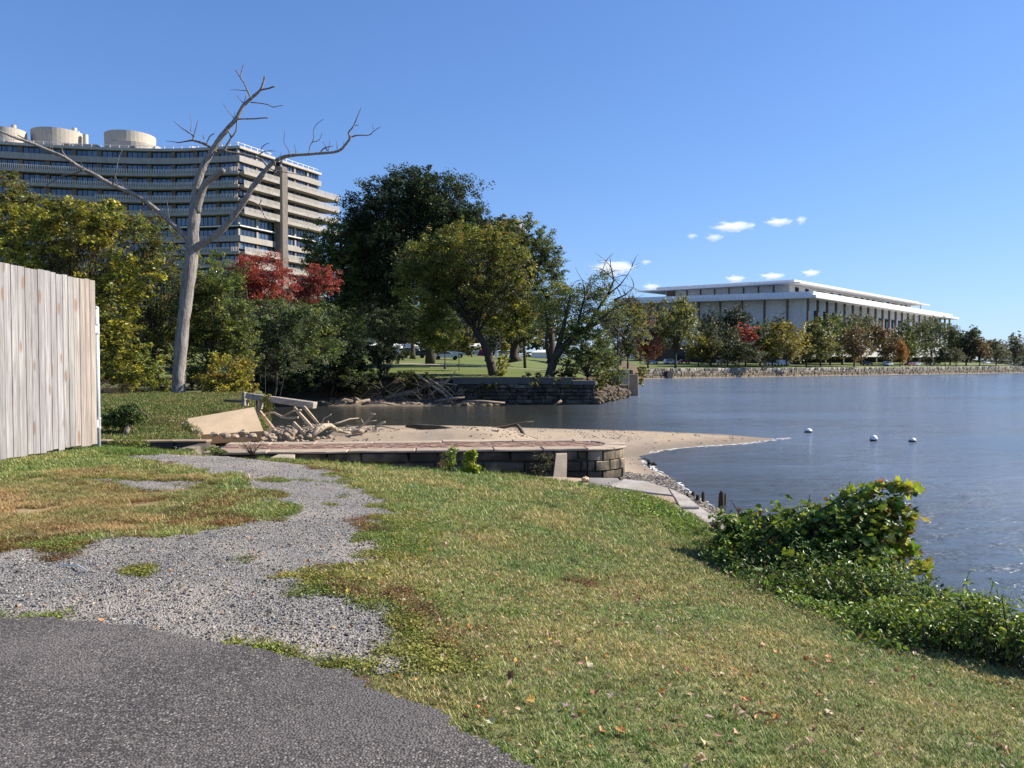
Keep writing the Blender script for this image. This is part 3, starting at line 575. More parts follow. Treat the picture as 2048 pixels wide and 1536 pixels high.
# big dark log and leaning trunk on the sand
log('driftwood_log', [(812, 853, 4, 39), (830, 853, 10, 38.5), (850, 855, 13, 38), (875, 856, 12, 37.6), (900, 858, 7, 37.2), (912, 859, 3, 37)], (1, .95, .9), M['darkdrift'], 'thick dark log half buried in the sand by the creek', 'log', k=10)
log('fallen_log', [(925, 861, 3, 38), (950, 859, 6, 38), (985, 857, 6, 38), (1010, 854, 6.5, 38), (1032, 849, 6, 38), (1050, 845, 4, 38), (1068, 843, 2, 38)], (1.1, 1.05, 1), M['darkdrift'], 'long dark fallen trunk arching over the sand spit', 'log', k=9, branches=[[(1034, 850, 7, 38), (1041, 858, 8, 37), (1047, 869, 8, 35.6)]])
# stumps of old piles at the water edge
for i, (a, b0, b1, w_, lb) in enumerate([(1443, 980, 1014, 11, 'tallest blackened pile stump, split at the top, nearest the shrubs'), (1450, 985, 1010, 5, 'thin sliver of pile right behind the tallest stump'), (1406, 981, 1003, 7, 'second tallest black pile stump with a spiked top'), (1395, 988, 1001, 8, 'low broad black pile stump between two taller ones'), (1386, 982, 993, 7, 'farthest short black pile stump'), (1375, 984, 1002, 6, 'first black pile stump from the flagstones')]):
    p = atZ(a, b1, .0 if a > 1430 else .06); z0 = p[2] - .25; r = w_ / F * p[1] / 2; hh_ = (b1 - b0) / F * p[1]; mb = MB(); k_ = 9
    vs = []; rows = [(z0, 1.1), (p[2] + hh_ * .5, 1.0), (p[2] + hh_ * .8, .85)]
    for zz, s_ in rows: vs += [(p[0] + math.cos(t) * r * s_ * (1 + .12 * math.sin(3 * t + i)), p[1] + math.sin(t) * r * s_, zz) for t in np.linspace(0, 2 * math.pi, k_, endpoint=False)]
    vs += [(p[0] + math.cos(t) * r * .45 + r * .15, p[1] + math.sin(t) * r * .45, p[2] + hh_ * (1.0 - .28 * abs(math.sin(t * 1.5 + i)))) for t in np.linspace(0, 2 * math.pi, k_, endpoint=False)]
    fs = [[q * k_ + j, q * k_ + (j + 1) % k_, (q + 1) * k_ + (j + 1) % k_, (q + 1) * k_ + j] for q in range(3) for j in range(k_)] + [list(range(3 * k_, 4 * k_))]
    mb.add(vs, fs); o = top(mb.build('pile_stump', M['darkdrift'])); o.color = (.55, .5, .48, 1); tag(o, lb, 'stump', 'rotten pile stumps at the water edge')
# dark rocks by the water
for (a, b, w_, h_, lb, e) in [(1298, 928, 9, 12, 'upright black snag standing in the shallows by the lock nose', 1.5), (1308, 930, 10, 9, 'low black lump of wood beside the upright snag', .8)]:
    p = atZ(a, b + 2, 0); s_ = p[1] / F; mb = MB().rock(p + [0, 0, h_ * s_ * .35], (w_ * s_ * .5, w_ * s_ * .5, h_ * s_ * .5), 2)
    if e > 1: mb.tube([p + [0, 0, h_ * s_ * .7], p + [-.15, 0, h_ * s_ * 1.05], p + [-.5, 0, h_ * s_ * .95]], [.04, .03, .01], 5)
    o = top(mb.build('snag', M['darkdrift'])); o.color = (.3, .3, .3, 1); tag(o, lb, 'driftwood')
# mooring buoys
k = N('buoy_paint'); z_ = k.n('SeparateXYZ', None, i0=k.n('NewGeometry').outputs['Position']).outputs[2]; P_ = k.n('NewGeometry').outputs['Position']
z_ = k.math('ADD', z_, k.math('MULTIPLY', k.noise(P_, 9), .05)); cc = k.mix(k.ramp(z_, .12, .15), (.05, .045, .04), (.75, .74, .71)); M['buoy'] = k.done(k.n('BsdfPrincipled', None, Base_Color=cc, Roughness=.5).outputs[0])
import bmesh
for a, b, r_, lb, hm in [(1617, 862, 7.5, 'half-submerged white mooring buoy nearest the tip of the sand spit', .0), (1747, 879, 7.5, 'round white mooring buoy riding high, middle of the three', .1), (1825, 881, 7, 'white mooring buoy farthest out from the sand spit', .02)]:
    p = atZ(a, b + 3, 0); r = r_ * p[1] / F; e = empty('mooring_buoy', p, lb, 'buoy', 'white mooring buoys on the river')
    bm = bmesh.new(); bmesh.ops.create_uvsphere(bm, u_segments=24, v_segments=16, radius=r); bmesh.ops.translate(bm, verts=bm.verts, vec=(0, 0, hm + r * .15)); me = bpy.data.meshes.new('float'); bm.to_mesh(me); bm.free()
    for f in me.polygons: f.use_smooth = True
    link('float', me, M['buoy'], e); q = MB().tube([p + [0, 0, hm + r * 1.1], p + [0, 0, hm + r * 1.3]], .03, 8); q.build('mooring_eye', M['metal_dark'], e)
p = atZ(1611, 863, 0); mb = MB().rock(p + [0, -.3, .03], (.17, .12, .09), 2); o = top(mb.build('duck', M['darkdrift'])) if False else None
# ------------------------------------------------------------------ wooden gate at the left with steel post
fe = empty('wooden_gate', (-7.95, 13.2, 2.9), 'tall gate panel of vertical weathered grey boards on a steel frame', 'gate')
A = np.array([-8.52, 10.0]); B = np.array([-7.745, 14.28]); fd = (B - A) / np.linalg.norm(B - A); fl = float(np.linalg.norm(B - A)); fn = np.array([fd[1], -fd[0]])
fa = math.atan2(fd[1], fd[0])
pxs = []; u = fl; i = 0
k = N('fence_board'); tc = k.n('TexCoord').outputs['Object']; oi = k.n('ObjectInfo'); rn = oi.outputs['Random']
off = k.n('CombineXYZ', None, X=k.math('MULTIPLY', rn, 37.0), Y=k.math('MULTIPLY', rn, 11.0), Z=k.math('MULTIPLY', rn, 53.0)).outputs[0]
vec = k.n('VectorMath', {'operation': 'ADD'}, i0=tc, i1=off).outputs[0]
gr_ = k.noise(k.n('Mapping', None, Vector=vec, Scale=(16, 16, .55)).outputs[0], 3.2, 6, .65)
st_ = k.noise(k.n('Mapping', None, Vector=vec, Scale=(7, 7, .35)).outputs[0], 1.1, 3, .6)
kn = k.n('TexVoronoi', {'feature': 'F1'}, Vector=k.n('Mapping', None, Vector=vec, Scale=(9, 9, 2.6)).outputs[0], Scale=.62)
kr = k.n('SeparateColor', None, i0=kn.outputs['Color']).outputs[0]
knot = k.math('MULTIPLY', k.ramp(kn.outputs['Distance'], .24, .15), k.math('GREATER_THAN', kr, .45))
cc = k.mix(k.ramp(st_, .35, .65), (.255, .245, .24), (.44, .425, .41)); cc = k.mix(k.ramp(gr_, .36, .66, 0, .8), cc, (.15, .13, .125))
cc = k.mix(k.math('MULTIPLY', knot, .75), cc, (.20, .115, .07)); cc = k.mix(1.0, cc, oi.outputs['Color'], 'MULTIPLY')
nm = k.bump(k.math('SUBTRACT', gr_, k.math('MULTIPLY', knot, .5)), .35, .004); M['board'] = k.done(k.n('BsdfPrincipled', None, Base_Color=cc, Roughness=.8, Normal=nm).outputs[0])
peach = {0: (1.16, 1.05, .95), 1: (1.18, 1.04, .93), 2: (1.12, 1.02, .92), 3: (1.1, 1.05, .98)}
cr = .0
while u > 0:
    wd = random.uniform(.125, .148); c_ = A + fd * (u - wd / 2) + fn * (.02 + random.uniform(-.003, .004))
    zt = 6.01 + .04 * (fl - u) - (.0 if i > 3 else .0) + random.uniform(-.012, .012) - (0.012 if i in (3,) else 0); zb = 2.99 + (u - fl) * -.0 + random.uniform(-.02, .02) - .012 * (fl - u)
    col = peach.get(i, (random.uniform(.86, 1.08),) * 3); col = (col[0], col[1] * random.uniform(.98, 1.0), col[2] * random.uniform(.97, 1.03))
    if i in (17, 18, 19): col = (1.22, .98, .76) if i != 18 else (1.3, .92, .62)
    b_ = MB(); b_.block((c_[0], c_[1], (zt + zb) / 2), (wd - .007, .02, zt - zb), fa, .004, .0015); b_.build('board', M['board'], fe, color=col); u -= wd; i += 1
for z in (3.35, 4.5, 5.65): MB().box(((A + B) / 2 - fn * .03).tolist() + [z], (fl, .04, .09), fa).build('rail', M['board'], fe, color=(.8, .75, .7))
post = B + fd * .10 - fn * .03
MB().tube([(post[0], post[1], 2.5), (post[0], post[1], 5.5)], .042, 20).build('steel_post', M['steel'], fe, smooth=True)
MB().tube([(post[0], post[1], 5.5), (post[0], post[1], 5.525), (post[0], post[1], 5.55)], [.046, .044, .02], 20).build('post_cap', M['steel'], fe)
for z in (5.2, 5.05, 3.45, 3.28): MB().tube([(post[0], post[1], z - .02), (post[0], post[1], z + .02)], .052, 20).build('hinge_band', M['steel'], fe, color=(.85, .85, .85))
for z in (5.12, 3.36):
    MB().box((*(B + fd * .03 - fn * .01), z), (.2, .03, .14), fa).build('hinge', M['steel'], fe)
# ------------------------------------------------------------------ building materials
def m_glass(name, col=(.02, .035, .06), rough=.04, var=.5):
    k = N(name); P = k.n('NewGeometry').outputs['Position']; r = k.n('ObjectInfo').outputs['Random']
    c_ = k.mix(k.ramp(r, .3, 1.0), col, tuple(min(1, x * 3 + .02) for x in col))
    nm = k.bump(k.noise(P, .35, 2), .12, .2)
    p = k.n('BsdfPrincipled', None, Base_Color=c_, Roughness=rough, Normal=nm, IOR=1.9); return k.done(p.outputs[0])
M['glass'] = m_glass('window_glass')
M['wg_con'] = m_surf('precast_concrete', (.37, .335, .30), .12, .35, 3, bump=.1, tint=(.36, .32, .27), stretch=(1, 1, .25))
M['wg_pier'] = m_surf('brown_pier', (.20, .155, .12), .15, .5, 3, bump=.1)
M['wg_white'] = m_surf('cream_roof_drum', (.50, .45, .37), .05, .2, 4, bump=.05)
M['frame'] = m_surf('dark_frame', (.03, .032, .036), .1, 2, 9, bump=0)
M['rail'] = m_surf('balcony_fins', (.62, .57, .50), .08, .5, 4, bump=0)
M['marble'] = m_surf('white_marble', (.74, .72, .70), .05, .12, 1.5, bump=.05)
M['kc_roof'] = m_surf('white_fascia', (.80, .79, .78), .04, .1, 2, bump=.05)
M['bronze'] = m_surf('bronze_column', (.16, .12, .09), .1, 1, 5, bump=0)
M['white'] = m_surf('white_paint', (.78, .77, .74), .05, 1, 9, bump=0)
# ------------------------------------------------------------------ curved hotel-like block on the left
wgb = empty('curved_apartment_block', (-80, 188, 8), 'big curved concrete apartment block with banded windows and fin-railed balconies', 'building')
def catmull(P, n=8):
    P = np.array(P, float); out = []
    for i in range(len(P) - 1):
        a = P[max(i - 1, 0)]; b = P[i]; c_ = P[i + 1]; d = P[min(i + 2, len(P) - 1)]
        for t in np.linspace(0, 1, n, endpoint=False): out.append(.5 * (2 * b + (c_ - a) * t + (2 * a - 5 * b + 4 * c_ - d) * t * t + (3 * b - a - 3 * c_ + d) * t ** 3))
    return np.array(out + [P[-1]])
def arclen(P):
    return np.concatenate([[0], np.cumsum(np.linalg.norm(np.diff(P, axis=0), axis=1))])
class Curve2:
    def __init__(s, P): s.P = np.array(P, float); s.L = arclen(s.P); s.len = s.L[-1]
    def at(s, u): return np.array([np.interp(u, s.L, s.P[:, 0]), np.interp(u, s.L, s.P[:, 1])])
    def nrm(s, u):
        a = s.at(max(u - .3, 0)); b = s.at(min(u + .3, s.len)); d = (b - a) / np.linalg.norm(b - a); return np.array([d[1], -d[0]])
    def strip(s, u0, u1, o0, o1, z0, z1, mb, st=2.0):
        us = np.linspace(u0, u1, max(2, int((u1 - u0) / st) + 1)); A = [s.at(u) + s.nrm(u) * o0 for u in us]; B = [s.at(u) + s.nrm(u) * o1 for u in us]; n = len(us)
        vs = [(*p, z0) for p in A] + [(*p, z0) for p in B] + [(*p, z1) for p in A] + [(*p, z1) for p in B]; fs = []
        for i in range(n - 1):
            fs += [[n + i, n + i + 1, 3 * n + i + 1, 3 * n + i], [i + 1, i, 2 * n + i, 2 * n + i + 1], [2 * n + i, 3 * n + i, 3 * n + i + 1, 2 * n + i + 1], [i, i + 1, n + i + 1, n + i]]
        fs += [[0, n, 3 * n, 2 * n], [n - 1, 2 * n - 1, 4 * n - 1, 3 * n - 1][::-1]]
        mb.add(vs, fs)
left = Curve2(catmull([(-165, 172), (-142, 178), (-121.8, 183), (-104, 187.3), (-84, 189.3), (-65.6, 186.6)]))
cor = left.at(left.len)
rA = Curve2([cor, (-60.3, 197.2)]); rB = Curve2([(-59.3, 200.0), (-52.6, 213.5)])
ZR = 56.7; PT = 3.19; NF = 13
body = MB()
Q = [tuple(left.at(u) - left.nrm(u) * 1.3) for u in np.linspace(0, left.len - 1.0, 14)] + [tuple(rA.at(.8) - rA.nrm(.5) * 1.3), tuple(rA.at(rA.len) - rA.nrm(1) * 1.3), tuple(rB.at(0) - rB.nrm(0) * 1.3), tuple(rB.at(rB.len - .2) - rB.nrm(1) * 1.3), (-75, 222), (-165, 200)]
body.prism(Q, 5, ZR - .4).build('core', M['frame'], wgb)
fin_me = {}
def winmesh(w, h, np_, name):
    mb = MB(); t = .09
    for i in range(np_ + 1): mb.box((-w / 2 + i * w / np_, 0, 0), (t, .12, h))
    for z in (-h / 2, h / 2): mb.box((0, 0, z), (w, .1, t))
    V = np.array(mb.v); return mesh_np(name, V, [i for f in mb.f for i in f], [len(f) for f in mb.f])
def panemesh(w, h):
    V = [(-w / 2, 0, -h / 2), (w / 2, 0, -h / 2), (w / 2, 0, h / 2), (-w / 2, 0, h / 2)]; return mesh_np('pane', V, [0, 1, 2, 3], [4])
WM = {}
def window(cv, u, w, z0, z1, off, npn, root, gm='glass'):
    """one window of npn panes: part 'window', panes as its sub-parts"""
    key = (round(w, 1), round(z1 - z0, 2), npn)
    if key not in WM: WM[key] = (winmesh(w, z1 - z0, npn, 'window'), panemesh(w / npn, z1 - z0)); WM[key][0].materials.append(M['frame']); WM[key][1].materials.append(M[gm])
    wm, pm = WM[key]; p = cv.at(u) + cv.nrm(u) * off; n = cv.nrm(u); rz = math.atan2(n[1], n[0]) + math.pi / 2
    o = bpy.data.objects.new('window', wm); COL.objects.link(o); o.parent = root; o.location = (p[0] - WL[root.name][0], p[1] - WL[root.name][1], (z0 + z1) / 2 - WL[root.name][2]); o.rotation_euler = (0, 0, rz)
    for i in range(npn):
        q = bpy.data.objects.new('pane', pm); COL.objects.link(q); q.parent = o; q.location = (-w / 2 + (i + .5) * w / npn, .03, 0); q.rotation_euler = (random.uniform(-.012, .012), 0, random.uniform(-.012, .012))
gw = 5.75
def rail(cv, u0, u1, off, z0, z1):
    mb = MB(); u = u0
    while u < u1:
        p = cv.at(u) + cv.nrm(u) * off; n = cv.nrm(u); rz = math.atan2(n[1], n[0]); mb.box((p[0], p[1], (z0 + z1) / 2), (.10, .17, z1 - z0), rz); u += .40
    tag(mb.build('railing_fins', M['rail'], wgb), kind='stuff')
bal0 = {1: 38, 2: 52, 3: 66, 4: 80, 7: 84, 8: 84, 9: 84}      # where the balconies of a floor start on the long side
for k_ in range(NF):
    zt = ZR - k_ * PT                       # top of this storey's window zone is zt-.55
    wz1 = zt - .75; wz0 = zt - 2.25
    solid = k_ in (0, 6)
    thin = (k_ == 5)
    if thin: wz0 = zt - 2.75
    zb1, zb0 = zt - 2.28, zt - 3.72        # band under the windows
    for cv, nm in ((left, 'l'), (rA, 'a'), (rB, 'b')):
        hasb = (not solid) and (not thin) and k_ < 11
        if hasb:
            u0 = bal0.get(k_, 84) if nm == 'l' else 0
            if nm == 'l':
                mb = MB(); cv.strip(0, u0, -1.0, .0, zb0, zb1, mb); mb.build('concrete_band', M['wg_con'], wgb)
            e = cv.len + (0 if nm != 'b' else 0)
            mb = MB(); cv.strip(u0, cv.len - (.0 if nm == 'l' else .0), -1.2, 1.5 if nm != 'l' else .9, zb0, zb0 + .72, mb); mb.build('balcony', M['wg_con'], wgb)
            of = 1.38 if nm != 'l' else .78
            rail(cv, u0 + .2, cv.len, of, zb0 + .72, zb0 + 1.75)
        elif thin:
            mb = MB(); cv.strip(0, cv.len, -1.0, .0, zb0 + .45, zb0 + .72, mb); mb.build('concrete_band', M['white'], wgb)
        else:
            mb = MB(); cv.strip(0, cv.len, -1.0, .0, zb0, zb1, mb); mb.build('concrete_band', M['wg_con'], wgb)
    # windows and piers
    rec = -.75
    for g in range(int(left.len // gw)):
        u = left.len - .4 - (g + .5) * gw
        if u < 12: break
        window(left, u, gw - 1.1, wz0, wz1, rec, 4, wgb)
        p = left.at(u - gw / 2) ; n = left.nrm(u); MB().box((*(p + n * (rec + .12)), (wz0 + wz1) / 2), (1.02, .5, wz1 - wz0 + .1), math.atan2(n[1], n[0]) + math.pi / 2).build('pier', M['wg_pier'], wgb)
    for cv, ng in ((rA, 2), (rB, 3)):
        L = cv.len / ng
        for g in range(ng):
            window(cv, (g + .5) * L, L - .7, wz0, wz1, rec, 4, wgb)
            p = cv.at(g * L + .1); n = cv.nrm(1); MB().box((*(p + n * (rec + .12)), (wz0 + wz1) / 2), (.55, .45, wz1 - wz0 + .1), math.atan2(n[1], n[0]) + math.pi / 2).build('pier', M['wg_pier'] if k_ not in (0, 5, 6) else M['wg_con'], wgb)
# balconies running past the far end, roof fascia, stair shaft
for k_ in (1, 2, 3, 4):
    z = ZR - k_ * PT - 3.72; e = rB.at(rB.len); d = (rB.at(rB.len) - rB.at(rB.len - 1)); n = rB.nrm(1)
    P_ = [e + n * 1.5 - d * .1, e + n * 1.5 + d * 6.0, e + n * -.5 + d * 7.2, e - n * 4 + d * 4, e - n * 4 - d * .1]
    MB().prism([tuple(p) for p in P_], z, z + .72).build('balcony', M['wg_con'], wgb)
    cvx = Curve2([P_[0], P_[1], P_[2]]); rail(cvx, 0, cvx.len, -.12, z + .72, z + 1.75)
    if k_ < 4: MB().tube([(*(e + n * 0 + d * 6.4), z - 2.5), (*(e + n * 0 + d * 6.4), z)], .12, 6).build('balcony_post', M['wg_con'], wgb)
for cv in (left, rA, rB):
    mb = MB(); cv.strip(0, cv.len + 0, -2.2, .15, ZR - .62, ZR, mb); mb.build('roof_edge', M['wg_con'], wgb, color=(1.3, 1.3, 1.3))
n = rB.nrm(1); s0 = (rA.at(rA.len) + rB.at(0)) / 2
MB().block((*(s0 + n * .55), (ZR - 2.2 + 5) / 2), (2.7, 3.0, ZR - 2.2 - 5), math.atan2(n[1], n[0]) + math.pi / 2, .4, .0).build('stair_shaft', M['wg_con'], wgb, color=(.52, .49, .46))
# roof deck clutter: glass screens, planters, drums
for cv, o_ in ((left, -1.6), (rA, -1.0), (rB, -1.0)):
    u = 10.0 if cv is left else .5; mbp = MB()
    while u < cv.len:
        p = cv.at(u) + cv.nrm(u) * o_; mbp.box((*p, ZR + .55), (.16, .16, 1.1), math.atan2(*cv.nrm(u)[::-1])); u += 2.1
    tag(mbp.build('roof_rail_posts', M['white'], wgb), kind='stuff')
    mb = MB(); cv.strip(8 if cv is left else .2, cv.len - .1, o_ - .03, o_ + .03, ZR + .98, ZR + 1.08, mb); mb.build('roof_rail', M['white'], wgb)
for i in range(26):
    u = random.uniform(20, left.len - 2); p = left.at(u) - left.nrm(u) * random.uniform(2.2, 5); s_ = random.uniform(.4, 1.1)
    MB().block((*p, ZR + s_ * .5), (s_ * 1.6, s_, s_ * 1.2), random.random() * 3, .1, .05).build('roof_furniture', M['white'] if i % 3 else M['wg_pier'], wgb)
MB().prism([tuple(left.at(u) - left.nrm(u) * .8) for u in np.linspace(0, left.len, 12)] + [tuple(rA.at(rA.len) - rA.nrm(1) * .8), tuple(rB.at(rB.len) - rB.nrm(1) * .8), (-75, 222), (-165, 200)], ZR - .5, ZR + .02).build('roof', M['wg_con'], wgb)
def drum(px0, px1, ytop, ybot, Y, nm, taper=1.0, col=(1, 1, 1)):
    a, b = atY(px0, ytop, Y), atY(px1, ytop, Y); r = (b[0] - a[0]) / 2; cx = (a[0] + b[0]) / 2; z1 = a[2]; z0 = min(atY(px0, ybot, Y)[2], ZR)
    MB().tube([(cx, Y + r, z0), (cx, Y + r, z1)], [r * taper, r], 40).build(nm, M['wg_white'], wgb, smooth=False, color=col)
drum(38, 137, 253, 290, 192, 'roof_drum', .96); drum(188, 285, 259, 295, 194, 'roof_drum', .96); drum(190, 298, 281, 296, 193, 'roof_drum')
drum(-40, 27, 252, 290, 187, 'roof_drum'); drum(20, 29, 249, 290, 190, 'roof_vent')
MB().box((*atY(162, 288, 197)[:2], ZR + 1.3), (10, 5, 2.6)).build('plant_room', M['wg_con'], wgb)
for px0, px1, yt in ((142, 151, 255), (151, 157, 262), (163, 173, 268)): drum(px0, px1, yt, 282, 197, 'roof_vent', 1, (1.25, 1.3, 1.35))
# ------------------------------------------------------------------ round tower glimpsed behind the dark tree
rb = empty('distant_round_building', atY(985, 470, 260) * [1, 1, 0] + [0, 0, 8], 'top of a pale curved building glimpsed between the dark tree and the pale one', 'building')
p = atY(992, 440, 260); MB().tube([(p[0] - 9, 280, 8), (p[0] - 9, 280, p[2] - .3)], 19, 30).build('tower', M['frame'], rb)
for j in range(6): MB().tube([(p[0] - 9, 280, p[2] - 1.1 - j * 3.2), (p[0] - 9, 280, p[2] + (-.2 if j else .2) - j * 3.2)], 19.6, 30).build('concrete_band', M['wg_con'], rb)
for j in range(20):
    a = math.pi + j * math.pi / 19; MB().box((p[0] - 9 + 19.3 * math.cos(a), 280 + 19.3 * math.sin(a), p[2] - 2.2), (.5, .5, 2.2), a).build('pier', M['wg_con'], rb)
MB().tube([(p[0] + 4, 274, p[2]), (p[0] + 4, 274, p[2] + 2.2)], 5, 24).build('plant_room', M['wg_con'], rb)
r2 = empty('distant_dome_roof', atY(690, 440, 240) * [1, 1, 0] + [0, 0, 8], 'low grey rounded roof showing between apartment block and dark tree', 'building')
p = atY(696, 430, 240); MB().tube([(p[0] + 8, 252, 8), (p[0] + 8, 252, p[2] - 1.2)], 9.6, 24).build('tower', M['wg_con'], r2); MB().tube([(p[0] + 8, 252, p[2] - 1.2), (p[0] + 8, 252, p[2] - .2), (p[0] + 8, 252, p[2] + .3)], [10, 9.6, 5], 24).build('roof', M['wg_con'], r2, smooth=True)
# ------------------------------------------------------------------ white colonnaded hall on the right
YC = 300.0
n0 = atY(1632, 594, YC); zr = n0[2]
def az_pt(px, py, z): return np.array(atZ(px, py, z))
R1 = az_pt(1918, 638, zr); L1 = az_pt(1262, 606, zr)
uR = (R1 - n0)[:2]; LR = float(np.linalg.norm(uR)); uR /= LR; uL = (L1 - n0)[:2]; LL = float(np.linalg.norm(uL)); uL /= LL; uL_ = uL
hall = empty('white_marble_hall', (n0[0], n0[1], 6), 'huge low white marble hall with thin dark columns and broad flat roofs', 'building')
N2 = n0[:2]
pt = lambda a, b: tuple(N2 + uR * a + uL * b)
def slabq(a0, a1, b0, b1, z0, z1, nm, mat, col=None): return MB().prism([pt(a0, b0), pt(a1, b0), pt(a1, b1), pt(a0, b1)], z0, z1).build(nm, mat, hall, color=col)
slabq(0, LR, 0, LL + 10, zr, zr + .9, 'roof_slab', M['kc_roof']); slabq(1.5, LR - 8, 1.5, LL + 8, zr + .9, zr + 2.4, 'roof_parapet', M['kc_roof'])
slabq(0, LR, 0, LL + 10, zr - .25, zr, 'soffit', M['marble'])
ZG = 6.0
slabq(7, LR - 13, 7, LL + 4, ZG, zr - .25, 'wall', M['marble'])
nc_ = 19
for i in range(nc_ + 3):
    a = 3.4 + i * (LR - 10) / (nc_ + 1.6); q = pt(a, 4.2); MB().block((*q, (ZG + zr - .25) / 2), (.9, .9, zr - .25 - ZG), math.atan2(uR[1], uR[0]), .18, 0).build('column', M['bronze'], hall)
for i in range(1, 9):
    q = pt(4.2, 3.4 + i * (LL - 2) / 8.2); MB().block((*q, (ZG + zr - .25) / 2), (.9, .9, zr - .25 - ZG), math.atan2(uL[1], uL[0]), .18, 0).build('column', M['bronze'], hall)
def hwin(a, w_, z0, z1, b=7.0, npn=3, lou=False):
    cv = Curve2([np.array(pt(a - w_ / 2, b)), np.array(pt(a + w_ / 2, b))]); n = cv.nrm(w_ / 2); rz = math.atan2(n[1], n[0]) + math.pi / 2
    p = cv.at(w_ / 2) + n * .12; o = MB().box((*p, (z0 + z1) / 2), (w_, .2, z1 - z0), rz).build('window', M['frame'] if not lou else M['wg_pier'], hall)
    if lou: return
    for i in range(npn):
        p2 = cv.at((i + .5) * w_ / npn) + n * .26; MB().box((*p2, (z0 + z1) / 2), (w_ / npn * .55, .06, (z1 - z0) * .86), rz).build('pane', M['glass'], o)
    MB().box((*(p + n * .18), z0 + (z1 - z0) * .42), (w_ * .9, .05, .5), rz).build('glazing_bar', M['white'], o)
st = (LR - 10) / (nc_ + 1.6)
for i in (1, 2, 3, 6, 9, 10, 11, 12, 15, 18, 19):
    hwin(3.4 + (i + .5) * st + .6, 3.6 if i not in (10, 11) else 5, ZG + 3, zr - 4.2)
# penthouse storey
n1 = atZ(1590, 576, zr + 5.6); zu = zr + 6.4
ua, ub = 16.0, 16.0
# upper roof corners from the photograph
zz = atY(1589, 559, YC * 1.035)[2]; C0 = atZ(1589, 559, zz)[:2]; C1 = atZ(1838, 604, zz)[:2]; C2 = atZ(1313, 575, zz)[:2]
vR = C1 - C0; lR = np.linalg.norm(vR); vR /= lR; vL = C2 - C0; lL = np.linalg.norm(vL); vL /= lL
pu = lambda a, b: tuple(C0 + vR * a + vL * b)
def slabu(a0, a1, b0, b1, z0, z1, nm, mat, col=None): return MB().prism([pu(a0, b0), pu(a1, b0), pu(a1, b1), pu(a0, b1)], z0, z1).build(nm, mat, hall, color=col)
slabu(0, lR, 0, lL, zz - 1.35, zz, 'roof_parapet', M['kc_roof']); slabu(-3.5, lR + 7, -3.5, lL + 7, zz - 1.75, zz - 1.3, 'roof_slab', M['kc_roof'])
slabu(2.5, lR - 4, 3, lL - 3, zr + 2, zz - 1.75, 'wall', M['marble'])
for i in range(1, 9): q = pu(2.35, 3 + i * (lL - 6) / 8.6); MB().box((*q, (zr + 2 + zz - 1.75) / 2), (.5, .5, zz - 1.75 - zr - 2), math.atan2(vL[1], vL[0])).build('column', M['bronze'], hall)
q = pu(2.4, lL - 5.5); MB().box((*q, zr + 4.2), (4, .3, zz - 3.75 - zr), math.atan2(vL[1], vL[0])).build('window', M['wg_pier'], hall)
for f, lo in ((.045, 0), (.11, 0), (.205, 1), (.285, 0), (.345, 0), (.40, 1), (.475, 0), (.525, 0), (.575, 0), (.625, 0), (.69, 1), (.765, 0), (.83, 1), (.90, 0), (.95, 0)):
    w_ = 8.5 if lo else 5.0; a = 2.5 + f * (lR - 7); p = np.array(pu(a, 3)); cvn = Curve2([np.array(pu(a - w_ / 2, 3)), np.array(pu(a + w_ / 2, 3))]); n = cvn.nrm(1); rz = math.atan2(n[1], n[0]) + math.pi / 2
    h0, h1 = (zr + 4.0, zz - 2.4) if lo else (zr + 3.6, zz - 2.5)
    if lo: MB().box((*(p + n * .12), (h0 + h1) / 2), (w_, .2, h1 - h0), rz).build('louvre', M['wg_pier'], hall, color=(1.3, 1.2, 1.1))
    else:
        for s_ in (-1.25, 0, 1.25):
            o = MB().box((*(cvn.at(w_ / 2 + s_) + n * .12), (h0 + h1) / 2 + .2), (.75, .2, h1 - h0), rz).build('window', M['frame'], hall)
for px_ in (1830.5, 1832): pass
MB().tube([(*pu(lR + 3, 0), zr + 1), (*pu(lR + 3, 0), zz - 1.7)], .4, 8).build('column', M['marble'], hall)
# terrace rail on lower roof
for i in range(60):
    pass
# lower river terrace
T0 = atZ(1690, 713, 5.0); ter = empty('river_terrace', (T0[0], T0[1], 5), 'low white terrace wall over a dark open parking level below the marble hall', 'terrace')
a = atY(1575, 700, 300); b = atY(1962, 721, 420)
d = (b - a)[:2]; Lt = np.linalg.norm(d); d /= Lt; nn = np.array([d[1], -d[0]])
tq = lambda u, o: tuple(a[:2] + d * u + nn * o)
zt0 = 7.0; zt1 = 12.5
MB().prism([tq(0, 0), tq(Lt, 0), tq(Lt, -30), tq(0, -30)], zt0, zt1).build('terrace_wall', M['kc_roof'], ter)
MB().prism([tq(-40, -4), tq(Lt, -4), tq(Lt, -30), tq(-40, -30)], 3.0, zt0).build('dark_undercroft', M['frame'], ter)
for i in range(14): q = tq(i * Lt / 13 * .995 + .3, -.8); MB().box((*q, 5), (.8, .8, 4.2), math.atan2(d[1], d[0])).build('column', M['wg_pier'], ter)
mbr = MB().prism([tq(0, -.2), tq(Lt, -.2), tq(Lt, -.5), tq(0, -.5)], zt1 + .7, zt1 + 1.2); mbr.build('parapet_rail', M['frame'], ter)
gar = empty('garage_podium', atY(1400, 712, 285) * [1, 1, 0] + [0, 0, 4.6], 'dark recessed podium wall behind the riverside trees', 'podium')
g0 = atY(1280, 700, 292)[:2]; g1 = atY(1600, 700, 292)[:2]; MB().prism([tuple(g0), tuple(g1), (g1[0] + 6, g1[1] + 14), (g0[0], g0[1] + 14)], 3, 11).build('wall', M['wg_pier'], gar, color=(.5, .5, .55))
